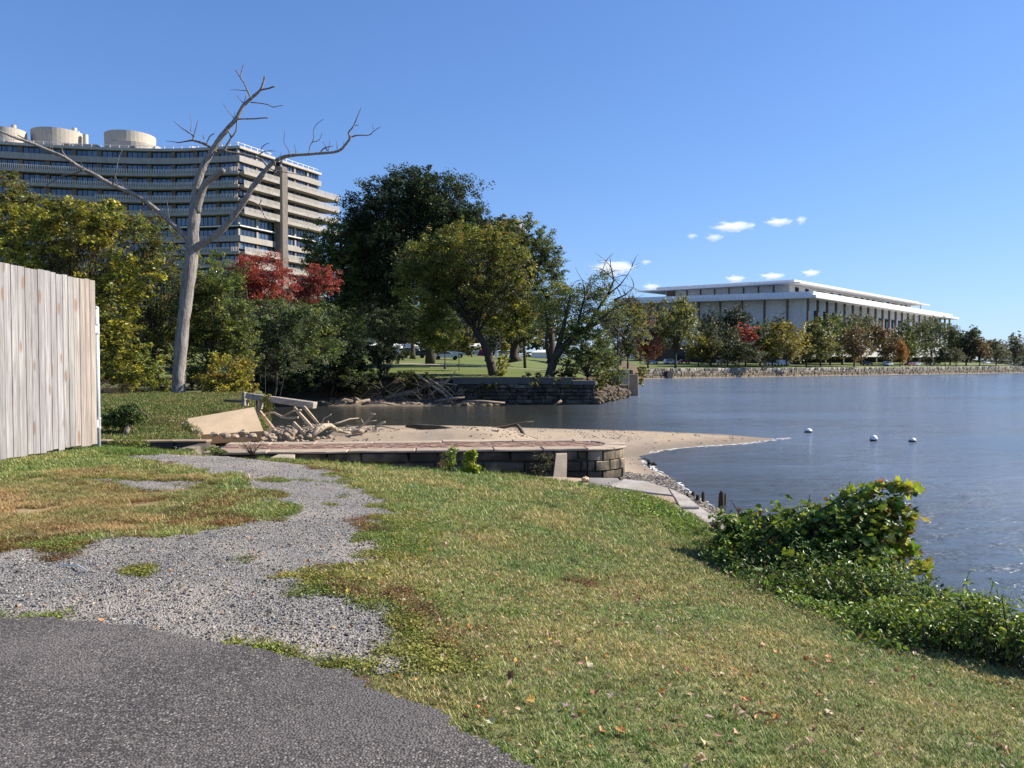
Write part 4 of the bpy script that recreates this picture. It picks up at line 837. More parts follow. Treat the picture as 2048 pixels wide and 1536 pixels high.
# ------------------------------------------------------------------ far seawall
sw = empty('stone_seawall', (100, 260, 0), 'long stone seawall along the far river bank below the lawn', 'seawall')
mb = MB(); dS = np.array([194, 130.]); LS = float(np.linalg.norm(dS)); dS /= LS; nS = np.array([dS[1], -dS[0]]); aS = math.atan2(dS[1], dS[0])
for r, (z0, z1, o_) in enumerate(((1.95, 2.8, -.1), (1.25, 1.95, .1), (.6, 1.25, .5), (-.1, .6, 1.3))):
    u = 0
    while u < LS:
        L = random.uniform(.6, 1.7); p = np.array([36, 216.]) + dS * (u + L / 2) + nS * (o_ + random.uniform(-.15, .2)); g = random.uniform(.35, 1.5) if r < 1 else random.uniform(.45, .95); mb.cur = (g, g * .95, g * .88) if r < 2 else (g * .9, g * .78, g * .62)
        mb.block((*p, (z0 + z1) / 2 + random.uniform(-.08, .08) * (r == 0)), (L - .12, .9, z1 - z0 - .05), aS, .08, .06); u += L
M['seastone'] = m_surf('seawall_stone', (.40, .37, .32), .3, 1.2, 6, bump=.4, use_col=True)
tag(mb.build('wall_stones', M['seastone'], sw), kind='stuff')
P_ = [np.array([36, 216.]) + dS * u + nS * o_ for u, o_ in ((0, -.2), (LS, -.2), (LS, -3), (0, -3))]; MB().prism([tuple(p) for p in P_], -1, 2.6).build('core', M['mortar'], sw, color=(.4, .38, .33))
P_ = [np.array([36, 216.]) + dS * u + nS * o_ for u, o_ in ((-1, 2.6), (LS + 1, 2.6), (LS + 1, -.5), (-1, -.5))]
mb = MB(); mb.add([(*P_[0], -.15), (*P_[1], -.15), (*P_[2], .9), (*P_[3], .9)], [(0, 1, 2, 3)]); mb.build('muddy_toe', m_surf('toe_mud', (.26, .20, .14), .3, .8, 5, bump=.6, bd=.1), sw)
cu = np.array([36, 216.]) + dS * 9.4 + nS * 1.0; o = top(MB().tube([(*(cu - nS * 2), .9), (*(cu + nS * 1.3), .9)], 1.15, 20).build('culvert', M['frame'])); tag(o, 'dark round culvert mouth low in the far seawall', 'culvert')
# ------------------------------------------------------------------ creek wall (far bank of the creek)
cw = empty('creek_wall', (4, 82.6, 0), 'old dark stone creek wall with a concrete cap under the leaning tree', 'creek wall')
x0, x1 = atY(905, 800, 82)[0], atY(1191, 800, 82)[0]
MB().box(((x0 + x1) / 2, 83.2, .9), (x1 - x0, .9, 3.0)).build('core', M['mortar'], cw, color=(.25, .24, .22))
zc = [2.15, 1.7, 1.3, .92, .52, .1, -.35]
for r in range(6):
    x = x0 - random.random()
    while x < x1:
        L = random.uniform(.6, 1.8) * (1.3 if random.random() < .15 else 1); a, b = max(x, x0), min(x + L, x1)
        if b - a > .2:
            g = random.uniform(.5, 1.15); MB().block(((a + b) / 2, 82.6 + random.uniform(-.08, .06), (zc[r] + zc[r + 1]) / 2), (b - a - .06, .5, zc[r] - zc[r + 1] - .05), 0, .05, .04).build('stone', M['stone'], cw, color=(g, g, g))
        x += L
xm = atY(1145, 770, 82)[0]
MB().block(((x0 + xm) / 2, 82.7, 2.55), (xm - x0, .7, .75), 0, .03, .0).build('concrete_cap', M['concrete'], cw, color=(.33, .32, .32)); MB().block(((xm + x1) / 2 + .02, 82.65, 2.35), (x1 - xm, .8, .45), 0, .03, .0).build('concrete_cap', M['concrete'], cw, color=(.4, .4, .4))
for (a, b, c_, d_, Y, nm, lb) in [(1230, 770, 1262, 805, 99, 'concrete_block', 'big square concrete block standing in the water at the creek mouth'), (1243, 738, 1271, 752, 105, 'concrete_block', 'upper concrete block at the creek mouth beside yellow leaves'), (1262, 748, 1280, 792, 104, 'mooring_pier', 'tall rust-streaked concrete pier at the outer corner of the creek mouth')]:
    p, q = atY(a, b, Y), atY(c_, d_, Y); wv = q[0] - p[0]; o = top(MB().block(((p[0] + q[0]) / 2, Y + 1.8, (p[2] + q[2]) / 2), (wv, 3.6, p[2] - q[2]), -.12, .08, .05).build(nm, M['stone'] if nm != 'mooring_pier' else M['concrete'])); o.color = (1.6, 1.5, 1.35, 1) if nm == 'concrete_block' else (.75, .62, .48, 1); tag(o, lb, 'concrete block' if nm != 'mooring_pier' else 'pier')
p, q = atY(1218, 745, 101), atY(1262, 762, 101); o = top(MB().block(((p[0] + q[0]) / 2, 103, (p[2] + q[2]) / 2 - .2), (q[0] - p[0], .7, 2.2), .1, .04, .02).build('low_wall', M['concrete'])); tag(o, 'sunlit low concrete wall between bright bush and creek mouth blocks', 'wall'); o.color = (.9, .9, .88, 1)
mb = MB()
for i in range(420):
    t = random.random(); a = 1192 + t * 62; Y = 83.5 + t * 15 + random.uniform(-1, 2); x = (a - 1024) / F * Y; r = random.uniform(.18, .6); mb.rock((x, Y, max(0, .1 + random.random() * 1.6 * (1 - abs(t - .4)))), (r * 1.3, r, r * .7))
tag(mb.build('riprap', M['rubble']), 'broken rocks tumbling to the water at the creek wall end', 'rocks', kind='stuff').color = (.32, .3, .27, 1)
mb = MB()
for i in range(260):
    a = random.uniform(660, 1000); Y = random.uniform(80, 83.5); x = (a - 1024) / F * Y; r = random.uniform(.06, .32); mb.rock((x, Y, max(.02, float(mh(np.array([x]), np.array([Y]))[0]))), (r * 1.4, r, r * .6))
tag(mb.build('shore_rocks', M['rubble']), 'small rocks and litter along the muddy creek shore', 'rocks', kind='stuff').color = (.75, .7, .62, 1)
SB = [([(672, 812, 10, 80), (690, 800, 9, 80.5), (715, 806, 8, 80.5), (740, 800, 6, 81)], 'gnarled driftwood root at the left end of the creek shore'), ([(706, 811, 5, 80), (712, 796, 7, 80), (718, 800, 4, 80)], 'curled pale root stub on the creek shore'),
      ([(728, 808, 5, 80), (760, 806, 6, 80), (800, 812, 5, 79.6)], 'thin log floating along the creek shore'), ([(770, 796, 8, 82), (830, 782, 12, 83), (880, 772, 9, 83.5)], 'dark thick fallen trunk sloping up the creek bank'),
      ([(800, 812, 4, 80), (840, 806, 4, 80)], 'pale stick at the water edge of the creek shore'), ([(870, 803, 6, 80.5), (900, 797, 6, 80.5), (930, 795, 4, 80.5)], 'pale branch lying flat on the mud near the creek wall'),
      ([(905, 806, 5, 80.5), (885, 785, 6, 81), (862, 770, 5, 81.5), (838, 752, 5, 82), (826, 744, 3, 82)], 'long grey bare branch crossing the creek bank diagonally'), ([(912, 800, 4, 81), (880, 772, 5, 81.5), (858, 758, 4, 81.5)], 'second bare branch lying beside the long diagonal one'),
      ([(930, 803, 5, 80), (965, 803, 6, 80), (1010, 806, 4, 80)], 'log lying at the foot of the creek wall'), ([(1106, 812, 3, 80.4), (1123, 801, 5, 80.6)], 'short pale stick poking from the water by the creek wall'),
      ([(860, 790, 5, 81), (890, 765, 5, 82), (905, 752, 3, 82), (912, 740, 2, 82)], 'upward reaching bare branch of the brush heap'), ([(842, 775, 4, 82), (875, 765, 5, 82), (915, 770, 3, 82)], 'low bare branch of the brush heap')]
for pts, lb in SB: log('driftwood', pts, (.75, .7, .66), M['drift'], lb, 'driftwood', None, 7, .1)
mb = MB()
for i in range(130):
    a = random.uniform(760, 930); Y = random.uniform(80.5, 83.5); b = random.uniform(765, 805); q = (random.uniform(-35, 35), random.uniform(-22, 10))
    mb.tube([atY(a, b, Y), atY(a + q[0] * .5, b + q[1] * .7, Y), atY(a + q[0], b + q[1], Y)], [.05, .035, .012], 4)
tag(mb.build('brushwood', M['drift']), 'tangled heap of bare brushwood on the creek bank', 'brushwood', kind='stuff').color = (.5, .47, .44, 1)
# ------------------------------------------------------------------ cars, tents, lamp, people-sized things in the park
M['car'] = None
k = N('car_paint'); oc = k.n('ObjectInfo').outputs['Color']; p_ = k.n('BsdfPrincipled', None, Base_Color=oc, Roughness=.25); p_.inputs['Coat Weight'].default_value = .6; M['car'] = k.done(p_.outputs[0])
M['carglass'] = m_glass('car_glass', (.02, .025, .03), .05); M['tyre'] = m_surf('tyre', (.02, .02, .02), .1, 4, 20, bump=0)
def prof_mesh(name, prof, w0, w1):
    n = len(prof); zs = [z for _, z in prof]; zm = max(zs)
    V = [(x, -(w0 + (w1 - w0) * max(0, (z - .9)) / (zm - .9 + 1e-6)) / 2, z) for x, z in prof]; V += [(x, -y, z) for x, y, z in V]
    fs = [list(range(n)), list(range(n, 2 * n))[::-1]] + [[i, i + n, (i + 1) % n + n, (i + 1) % n] for i in range(n)]
    return mesh_np(name, V, [i for f in fs for i in f], [len(f) for f in fs])
BODY = {'sedan': [(-2.3, .35), (-2.3, .75), (-2.2, .95), (-1.6, 1.0), (-1.0, 1.42), (.3, 1.45), (1.0, 1.02), (2.1, .85), (2.3, .6), (2.3, .35)],
        'suv': [(-2.3, .4), (-2.35, 1.0), (-2.1, 1.65), (-1.7, 1.75), (.4, 1.72), (1.1, 1.15), (2.15, 1.0), (2.35, .7), (2.3, .4)],
        'van': [(-2.5, .4), (-2.55, 1.9), (-2.3, 2.05), (1.2, 2.05), (1.9, 1.25), (2.4, 1.05), (2.5, .7), (2.5, .4)]}
GL = {'sedan': [(-1.5, .98), (-.98, 1.36), (.28, 1.38), (.85, 1.0)], 'suv': [(-2.15, 1.08), (-1.95, 1.6), (.35, 1.63), (.95, 1.15)], 'van': [(.2, 1.3), (.2, 1.85), (1.2, 1.85), (1.7, 1.3)]}
CM = {}
for kd in BODY:
    wh = MB().tube([(0, -.1, 0), (0, .1, 0)], .34, 16)
    CM[kd] = (prof_mesh('body', BODY[kd], 1.78, 1.35), prof_mesh('side_windows', GL[kd], 1.83, 1.42), mesh_np('wheel', wh.v, [i for f in wh.f for i in f], [len(f) for f in wh.f]))
    CM[kd][0].materials.append(M['car']); CM[kd][1].materials.append(M['carglass']); CM[kd][2].materials.append(M['tyre'])
hl = MB().box((0, 0, 0), (.08, .35, .16)); HLM = mesh_np('headlight', hl.v, [i for f in hl.f for i in f], [4] * 6); HLM.materials.append(M['white'])
def car(px, Y, kd, col, az, label, grp='cars parked and driving beyond the riverside trees'):
    x = (px - 1024) / F * Y; z = float(ph(np.array([x]), np.array([Y]))[0]); e = empty('parked_car', (x, Y, z), label, 'car', grp); e.rotation_euler = (0, 0, math.radians(az))
    for nm, me in zip(('body', 'side_windows'), CM[kd][:2]):
        o = bpy.data.objects.new(nm, me); COL.objects.link(o); o.parent = e
        if nm == 'body': o.color = (*col, 1)
    L = 1.45
    for sx in (-1, 1):
        for sy in (-1, 1): o = bpy.data.objects.new('wheel', CM[kd][2]); COL.objects.link(o); o.parent = e; o.location = (sx * L, sy * .8, .34)
    for sy in (-.6, .6): o = bpy.data.objects.new('headlight', HLM); COL.objects.link(o); o.parent = e; o.location = (2.27, sy, .72)
CARS = [(1303, 258, 'sedan', (.5, .52, .52), 20, 'pale grey sedan half hidden beside the large green riverside tree'), (1341, 262, 'suv', (.75, .75, .75), 15, 'white SUV right behind the trunk of the large green tree'), (1368, 270, 'sedan', (.4, .03, .02), 20, 'red car just right of the large green riverside tree'),
        (1540, 268, 'sedan', (.6, .6, .62), 25, 'silver sedan in the open between two riverside trees'), (1566, 272, 'van', (.65, .68, .72), 25, 'pale van beside the yellow-green riverside tree'), (1735, 300, 'sedan', (.12, .13, .14), 30, 'dark sedan in shade before the terrace undercroft'),
        (1775, 300, 'suv', (.7, .74, .75), 30, 'white car beneath the brown tree before the terrace'), (1819, 306, 'sedan', (.2, .03, .03), 30, 'dark red car right of the small orange tree'), (1834, 312, 'sedan', (.5, .5, .52), 30, 'grey car next to the dark red one'), (1860, 320, 'sedan', (.6, .62, .6), 30, 'pale car almost hidden by a low bush'),
        (1973, 372, 'sedan', (.7, .7, .7), 30, 'white car near the far end of the seawall'), (1446, 268, 'sedan', (.1, .1, .12), 20, 'black sedan in shade behind the red riverside tree'),
        (780, 128, 'suv', (.35, .4, .45), 10, 'grey-blue car in the shade under the dark tree'), (893, 132, 'sedan', (.55, .6, .66), 10, 'silver car behind the thin park lamp'), (905, 140, 'suv', (.45, .5, .56), 10, 'blue-grey car parked behind the silver one'), (828, 136, 'suv', (.03, .03, .04), 10, 'black car beside the thick park trunk'), (1016, 142, 'suv', (.75, .78, .8), 15, 'white car peeking past the flared trunk'), (706, 135, 'sedan', (.5, .6, .4), 10, 'pale car glinting deep under the dark tree')]
for a in CARS: car(*a)
def gz(x, y): return float(ph(np.array([x]), np.array([y]))[0])
# tents and pale marquee walls in the park
for px, Y, w_, h_, lb in [(951, 168, 5.0, 2.0, 'white canvas marquee wall left of the leaning twin trunk'), (770, 170, 7, 1.7, 'pale marquee seen through the leaves under the dark tree'), (1095, 172, 7, 1.5, 'pale marquee roof behind the flared trunk'), (815, 175, 5, 1.6, 'second pale marquee behind the parked cars')]:
    x = (px - 1024) / F * Y; z = gz(x, Y) - .1; e = empty('marquee', (x, Y, z), lb, 'tent', 'pale marquees in the park')
    MB().box((x, Y + 1.5, z + h_ / 2), (w_, 3, h_)).build('wall', M['white'], e); mb = MB(); mb.add([(x - w_ / 2 - .2, Y - .2, z + h_), (x + w_ / 2 + .2, Y - .2, z + h_), (x + w_ / 2 + .2, Y + 3.2, z + h_), (x - w_ / 2 - .2, Y + 3.2, z + h_), (x - w_ / 4, Y + 1.5, z + h_ + .6), (x + w_ / 4, Y + 1.5, z + h_ + .6)], [(0, 1, 5, 4), (1, 2, 5), (2, 3, 4, 5), (3, 0, 4)]); mb.build('roof', M['white'], e)
x = (967 - 1024) / F * 150; z = gz(x, 150); e = empty('dome_tent', (x, 150, z), 'small dark magenta and white dome tent on the park grass', 'tent')
for s_, c_, nm in ((0, (.25, .03, .12), 'tent_body'), (1, (1, 1, 1), 'tent_flap')):
    mb = MB(); n = 8
    vs = [(x + 1.3 * math.cos(t) * (1 if not s_ else .5) + s_ * .75, 150 - s_ * .5 + 1.1 * math.sin(t) * (1 if not s_ else .7), z) for t in np.linspace(0, 2 * math.pi, n, endpoint=False)]
    vs2 = [(x + .8 * math.cos(t) * (1 if not s_ else .5) + s_ * .75, 150 - s_ * .5 + .7 * math.sin(t) * (1 if not s_ else .7), z + 1.1 - s_ * .2) for t in np.linspace(0, 2 * math.pi, n, endpoint=False)]
    mb.add(vs + vs2 + [(x + s_ * .5, 150, z + 1.5 - s_ * .3)], [[i, (i + 1) % n, n + (i + 1) % n, n + i] for i in range(n)] + [[n + i, n + (i + 1) % n, 2 * n] for i in range(n)]); mb.build(nm, M['white'], e, color=c_)
for px, Y, h_, lb in [(890, 100, 5.2, 'thin dark lamp post in the park left of the twin trunk'), (951 + 20, 132, 4.2, 'short dark lamp post beside the white marquee'), (1096, 96, 3.2, 'pale thin pole behind the leaning tree')]:
    x = (px - 1024) / F * Y; z = gz(x, Y); e = empty('park_lamp', (x, Y, z), lb, 'lamp post', 'lamp posts in the park'); MB().tube([(x, Y, z), (x, Y, z + .5), (x, Y, z + .55), (x, Y, z + h_)], [.18, .14, .07, .06], 10).build('post', M['metal_dark'], e)
    MB().tube([(x, Y, z + h_), (x, Y, z + h_ + .35), (x, Y, z + h_ + .5)], [.12, .2, .05], 10).build('lamp_head', M['metal_dark'], e)
# path through the park
mb = MB(); A_ = [((px - 1024) / F * Y, Y) for px, Y in ((640, 118), (800, 115), (900, 112), (1000, 109), (1150, 108))]
vs = []; 
for x, y in catmull(A_, 14): vs += [(x, y - .9, gz(x, y - .9) + .03), (x, y + .9, gz(x, y + .9) + .03)]
mb.add(vs, [[i, i + 2, i + 3, i + 1] for i in range(0, len(vs) - 2, 2)]); tag(mb.build('park_path', M['concrete']), kind='structure').color = (1.3, 1.2, 1.1, 1)
# ------------------------------------------------------------------ foliage
T4 = (np.array([(0, -.5, 0), (.34, 0, .09), (0, .5, 0), (-.34, 0, .09)]), [(0, 1, 2), (0, 2, 3)])
def _lobed():
    a = [(0, -.5), (.18, -.42), (.5, -.3), (.36, -.05), (.52, .22), (.22, .2), (0, .6), (-.22, .2), (-.52, .22), (-.36, -.05), (-.5, -.3), (-.18, -.42)]
    V = [(0, -.05, -.05)] + [(x, y, .16 * abs(x) ** 1.2) for x, y in a]; n = len(a); return (np.array(V), [(0, 1 + i, 1 + (i + 1) % n) for i in range(n)])
TL = _lobed()
TO = (np.array([(0, -.5, 0), (.2, -.2, .06), (.22, .15, .06), (0, .5, -.03), (-.22, .15, .06), (-.2, -.2, .06), (0, 0, -.02)]), [(6, 0, 1), (6, 1, 2), (6, 2, 3), (6, 3, 4), (6, 4, 5), (6, 5, 0)])
def leaves(name, C, size, col, tmpl=T4, up=.5, rng=RNG, off=np.zeros(3), dirs=None):
    """mesh of leaves: centres C Nx3, sizes N, colours Nx3"""
    n = len(C); nrm = rng.normal(size=(n, 3)); nrm /= np.linalg.norm(nrm, axis=1)[:, None] + 1e-9; nrm[:, 2] = np.abs(nrm[:, 2]) + up
    if dirs is not None: nrm += dirs
    nrm /= np.linalg.norm(nrm, axis=1)[:, None]
    t = rng.normal(size=(n, 3)); t -= nrm * (t * nrm).sum(1)[:, None]; t /= np.linalg.norm(t, axis=1)[:, None]; b = np.cross(nrm, t)
    V, Fc = tmpl; m = len(V)
    P = C[:, None, :] + size[:, None, None] * (V[None, :, 0, None] * t[:, None] + V[None, :, 1, None] * b[:, None] + V[None, :, 2, None] * nrm[:, None])
    Fc = np.array(Fc); L = (np.arange(n)[:, None, None] * m + Fc[None]).reshape(-1)
    return mesh_np(name, P.reshape(-1, 3) - off, L, np.full(n * len(Fc), 3), col=np.repeat(col, m, 0))
def blob(lobes, n, rng, sub=9, clump=26, spread=.16, hollow=.55, subr=.42):
    """points spread over clumps on the surface of sub-lobes; returns points, clump ids, list of sub-lobe centres"""
    lobes = [np.array(l, float) for l in lobes]; wts = np.array([l[3] * l[5] + l[4] * l[5] + l[3] * l[4] for l in lobes]); wts /= wts.sum()
    C = []; ids = []; subs = []; cid = 0
    for l, w_ in zip(lobes, wts):
        k_ = max(5, int(round(sub * math.sqrt(w_ * len(lobes)) * 2.1)))
        for j in range(k_):
            d = rng.normal(size=3); d /= np.linalg.norm(d); d[2] = d[2] * .9 + .1; rr = rng.uniform(.45, .88)
            rr = rr * 1.16; c_ = l[:3] + d * l[3:] * rr; r = l[3:] * subr * rng.uniform(.7, 1.3); subs.append((c_, r))
            ncl = max(3, int(n * w_ / k_ / clump))
            q = rng.normal(size=(ncl, 3)); q /= np.linalg.norm(q, axis=1)[:, None]; q = c_ + q * r * rng.uniform(hollow, 1.1, (ncl, 1)) * (1 + .25 * rng.normal(size=(ncl, 1)))
            pts = q[:, None, :] + rng.normal(size=(ncl, clump, 3)) * r.mean() * spread * np.array([1.2, 1.2, .8])
            C.append(pts.reshape(-1, 3)); ids.append(np.repeat(np.arange(cid, cid + ncl), clump)); cid += ncl
    return np.concatenate(C), np.concatenate(ids), subs
def colours(P, ids, pal, rng, jit=.25):
    """pal: list of (rgb, weight); each clump takes one colour, each leaf varies about it"""
    rgb = np.array([p[0] for p in pal]); wt = np.array([p[1] for p in pal], float); wt /= wt.sum()
    nid = ids.max() + 1; ch = rng.choice(len(pal), nid, p=wt)
    n = fbm(P[:, 0] * .45 + P[:, 1] * .2, P[:, 2] * .45, 7, 2); sw = rng.random(len(P)) < .3
    pick = np.where(sw, rng.choice(len(pal), len(P), p=wt), ch[ids])
    c_ = rgb[pick]; br = (1 + jit * rng.normal(size=nid))[ids] * (1 + jit * rng.normal(size=len(P)) * .7) * (.75 + .5 * n)
    return np.clip(c_ * np.clip(br, .3, 2.2)[:, None], 0, 1)
def limb(mb, a, b, r0, r1, n=5, bend=.12, k=6):
    a = np.array(a, float); b = np.array(b, float); L = np.linalg.norm(b - a); pts = []; o = np.array([random.uniform(-1, 1), random.uniform(-1, 1), random.uniform(.2, 1)]) * L * bend
    for i in range(n + 1):
        t = i / n; pts.append(a + (b - a) * t + o * math.sin(math.pi * t) + np.array([random.uniform(-1, 1) for _ in range(3)]) * L * .02 * (0 < i < n))
    mb.tube(pts, [r0 + (r1 - r0) * i / n for i in range(n + 1)], k); return pts
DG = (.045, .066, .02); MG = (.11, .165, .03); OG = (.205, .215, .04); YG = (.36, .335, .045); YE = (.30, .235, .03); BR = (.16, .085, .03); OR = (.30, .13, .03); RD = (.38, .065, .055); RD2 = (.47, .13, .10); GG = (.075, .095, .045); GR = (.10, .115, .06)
def tree(label, Y, base, lobes, pal, leaf=.16, dens=1.0, tr=None, name='leafy_tree', cat='tree', group=None, seed=1, depth=.85, trunk=None, sub=9, mat='leaf', clump=26, spread=.16, up=.5, tmpl=T4, zbase=None, limbs=True, bark='bark', subr=.33, barkcol=None):
    rng = np.random.default_rng(seed); random.seed(seed); s_ = Y / F
    b0 = atY(base[0], base[1], Y); b0[2] = b0[2] - .15 if zbase is None else zbase
    L3 = []
    for l in lobes:
        dy = l[4] if len(l) > 4 else 0; Yl = Y + dy; c_ = atY(l[0], l[1], Yl); rx, rz = l[2] * Yl / F, l[3] * Yl / F; L3.append((*c_, rx, max(rx, rz * .7) * depth, rz))
    area = sum(4 * math.pi * (l[3] * l[4] + l[4] * l[5] + l[3] * l[5]) / 3 for l in L3); n = int(area * dens * 1.75 / (leaf * leaf * .5))
    n = min(n, 150000)
    P, ids, subs = blob(L3, n, rng, sub, clump, spread, subr=subr)
    if n and zbase is None: P = P[(kp := P[:, 2] > b0[2] - .1)]; ids = ids[kp]
    col = colours(P, ids, pal, rng); sz = leaf * rng.uniform(.6, 1.35, len(P))
    e = empty(name, b0, label, cat, group)
    link('crown', leaves('crown', P, sz, col, tmpl, up, rng, off=b0), M[mat], e)
    if tr is None: tr = .02 * (lobes and max(1, (b0[2] and 1))) and .045 * max(l[5] for l in L3)
    mb = MB()
    cc = np.mean([l[:3] for l in L3], axis=0); zt = min(l[2] - l[5] * .3 for l in L3); zt = max(zt, b0[2] + .8)
    if trunk: tp = [atY(px, py, Y + (dd[0] if dd else 0)) for px, py, w_, *dd in trunk]; mb.tube(tp, [w_ / 2 * s_ for px, py, w_, *dd in trunk], 9, True, .06); tops = [tp[-1], tp[max(0, len(tp) - 2)]]
    else:
        tp = [b0, b0 * .5 + np.array([cc[0], cc[1], zt]) * .5 + [random.uniform(-.1, .1), 0, 0], np.array([b0[0] * .35 + cc[0] * .65, b0[1] * .35 + cc[1] * .65, zt + .1])]
        mb.tube(tp, [tr * 1.15, tr, tr * .8], 9, True, .06); tops = [tp[-1]]
    if limbs:
        r_ = (trunk[-1][2] / 2 * s_ if trunk else tr * .8)
        for c_, r in subs[:90:2]:
            t0 = tops[random.randrange(len(tops))]; limb(mb, t0, c_, r_ * random.uniform(.35, .6), r_ * .1, 4, .1, 5)
            for _ in range(2): limb(mb, c_ * .6 + t0 * .4, c_ + np.array([random.uniform(-1, 1), random.uniform(-1, 1), random.uniform(-.4, 1)]) * r, r_ * .15, r_ * .04, 3, .15, 4)
    o = mb.build('trunk', M[bark], e, smooth=True)
    if barkcol: o.color = (*barkcol, 1)
    return e
# ---- the group left of and around the dead tree (38 to 55 m away)
tree('tall yellow-green leafy tree rising just behind the wooden gate', 41, (120, 800), [(60, 520, 95, 110), (150, 470, 85, 75), (200, 440, 40, 50), (20, 470, 60, 70), (120, 640, 110, 100), (225, 640, 70, 120), (265, 560, 50, 60), (240, 730, 60, 55)], [(OG, 3), (YG, 4), (MG, 1.6), ((.34, .29, .05), 1.2), (YE, .3)], .19, 1.1, seed=21, sub=14, mat='leafglossy')
tree('grey-green leaning tree with thin foliage behind the yellow-green one', 47, (330, 800), [(285, 500, 70, 70), (330, 570, 60, 90), (310, 680, 60, 100), (240, 450, 40, 40)], [(OG, 3), (GG, 3), (MG, 2), (BR, .6)], .16, .75, seed=22, sub=12)
tree('vine-covered dark green thicket to the right of the dead trunk', 46, (420, 800), [(415, 560, 50, 55), (440, 640, 60, 70), (400, 720, 60, 65), (470, 700, 50, 70), (390, 640, 40, 70)], [(MG, 3), (DG, 2), (OG, 2), (GR, .8)], .14, 1.1, seed=23, sub=11, name='vine_thicket', cat='thicket')
tree('blue-green drooping vine mound hanging over the creek edge', 50, (545, 800), [(545, 640, 55, 35), (575, 690, 35, 40), (515, 690, 45, 55), (560, 735, 45, 25), (595, 640, 30, 25)], [(GR, 3), ((.07, .12, .055), 3), (MG, 2), (DG, 1)], .13, 1.0, seed=24, sub=10, name='vine_thicket', cat='thicket')
tree('yellow-leaved sapling in front of the dark thicket by the timber beam', 42, (470, 800), [(465, 745, 38, 40), (445, 780, 50, 20), (490, 770, 26, 30), (420, 760, 30, 25)], [(YG, 3), (YE, 2.2), (OG, 2), (OR, .25)], .16, .38, seed=25, sub=9, name='sapling', spread=.3, tmpl=TO)
tree('low green bush at the foot of the dead tree, left side', 43, (280, 800), [(270, 740, 70, 40), (320, 760, 40, 35), (215, 770, 40, 28)], [(MG, 3), (OG, 3), (YG, 1.5)], .14, .9, seed=26, sub=9, name='bush', cat='bush', mat='leafglossy')
tree('olive tree top showing left of the yellow-green tree before the apartment block', 90, (20, 800), [(15, 390, 55, 38), (60, 430, 60, 40), (-10, 460, 60, 60), (130, 430, 60, 30), (240, 450, 60, 35)], [(OG, 3), (GG, 3), (BR, .8)], .26, .9, seed=27, zbase=5)
tree('dusky green tree filling the gap behind the thicket', 68, (560, 800), [(440, 600, 70, 80), (520, 660, 80, 60), (600, 680, 80, 70), (360, 600, 60, 80)], [(DG, 3), (MG, 2), (OG, .8)], .2, 1.0, seed=28, zbase=2.6)
# ---- red trees
tree('bright red maple before the apartment block, larger of the two', 72, (520, 790), [(522, 548, 50, 44), (492, 562, 36, 46), (558, 575, 36, 44), (520, 605, 52, 34), (500, 590, 40, 36)], [(RD, 4), (RD2, 3), ((.20, .03, .02), 2), (BR, .7)], .17, .75, seed=31, name='maple_tree', zbase=2.6, sub=12, clump=16, spread=.24)
tree('smaller red maple with a dark forked trunk, right of the bigger one', 75, (598, 790), [(640, 552, 34, 26), (608, 572, 34, 28), (652, 572, 26, 20), (590, 600, 30, 26), (620, 595, 30, 20)], [(RD, 4), (RD2, 3), ((.20, .03, .02), 2), (BR, .7)], .17, .65, seed=32, name='maple_tree', zbase=2.6, sub=12, clump=16, spread=.24, trunk=[(590, 700, 10), (592, 640, 8), (595, 610, 7), (600, 580, 4), (606, 560, 2)])
# ---- park trees across the creek
tree('green tree between the red maples and the big dark tree', 105, (660, 740), [(662, 492, 56, 50), (640, 520, 40, 42), (690, 540, 50, 60), (700, 470, 30, 40), (665, 590, 60, 60), (690, 640, 50, 60)], [(MG, 3), (OG, 1.6), (DG, 2)], .27, 1.2, seed=33, zbase=3.4)
tree('very tall dense dark evergreen oak towering over the others', 108, (745, 745), [(830, 400, 80, 60), (885, 420, 84, 68), (765, 440, 78, 68), (935, 470, 50, 70), (735, 520, 60, 90), (820, 520, 110, 90), (760, 610, 80, 80), (850, 370, 40, 32)], [((.024, .045, .015), 4), ((.04, .068, .022), 3), (DG, 1.5)], .30, 2.2, seed=34, sub=22, name='oak_tree', zbase=3.4)
tree('broad olive-yellow tree in the middle with a bare twin trunk', 90, (990, 765), [(940, 500, 80, 50), (880, 540, 85, 55), (1015, 545, 55, 55), (845, 610, 60, 75), (950, 590, 80, 60), (1040, 620, 40, 45), (870, 665, 70, 35), (1000, 480, 40, 30), (1005, 655, 50, 28), (905, 690, 42, 16)], [(OG, 4), (MG, 3), (YG, 2.2), ((.22, .16, .035), 1.3), (DG, 1.5)], .24, 1.15, seed=35, sub=13, zbase=2.7, trunk=[(992, 775, 24), (985, 740, 20), (978, 715, 17), (966, 685, 14), (955, 668, 13), (945, 650, 8)])
tree('grey-green tall tree with airy crown right of the olive-yellow one', 112, (1050, 742), [(1030, 472, 55, 44), (1085, 515, 46, 50), (1030, 530, 60, 60), (1092, 590, 46, 60), (1050, 640, 55, 50), (1000, 460, 30, 26)], [(GG, 3), (MG, 3), (OG, 1.5), (GR, 1)], .28, 1.2, seed=36, sub=12, zbase=3.6)
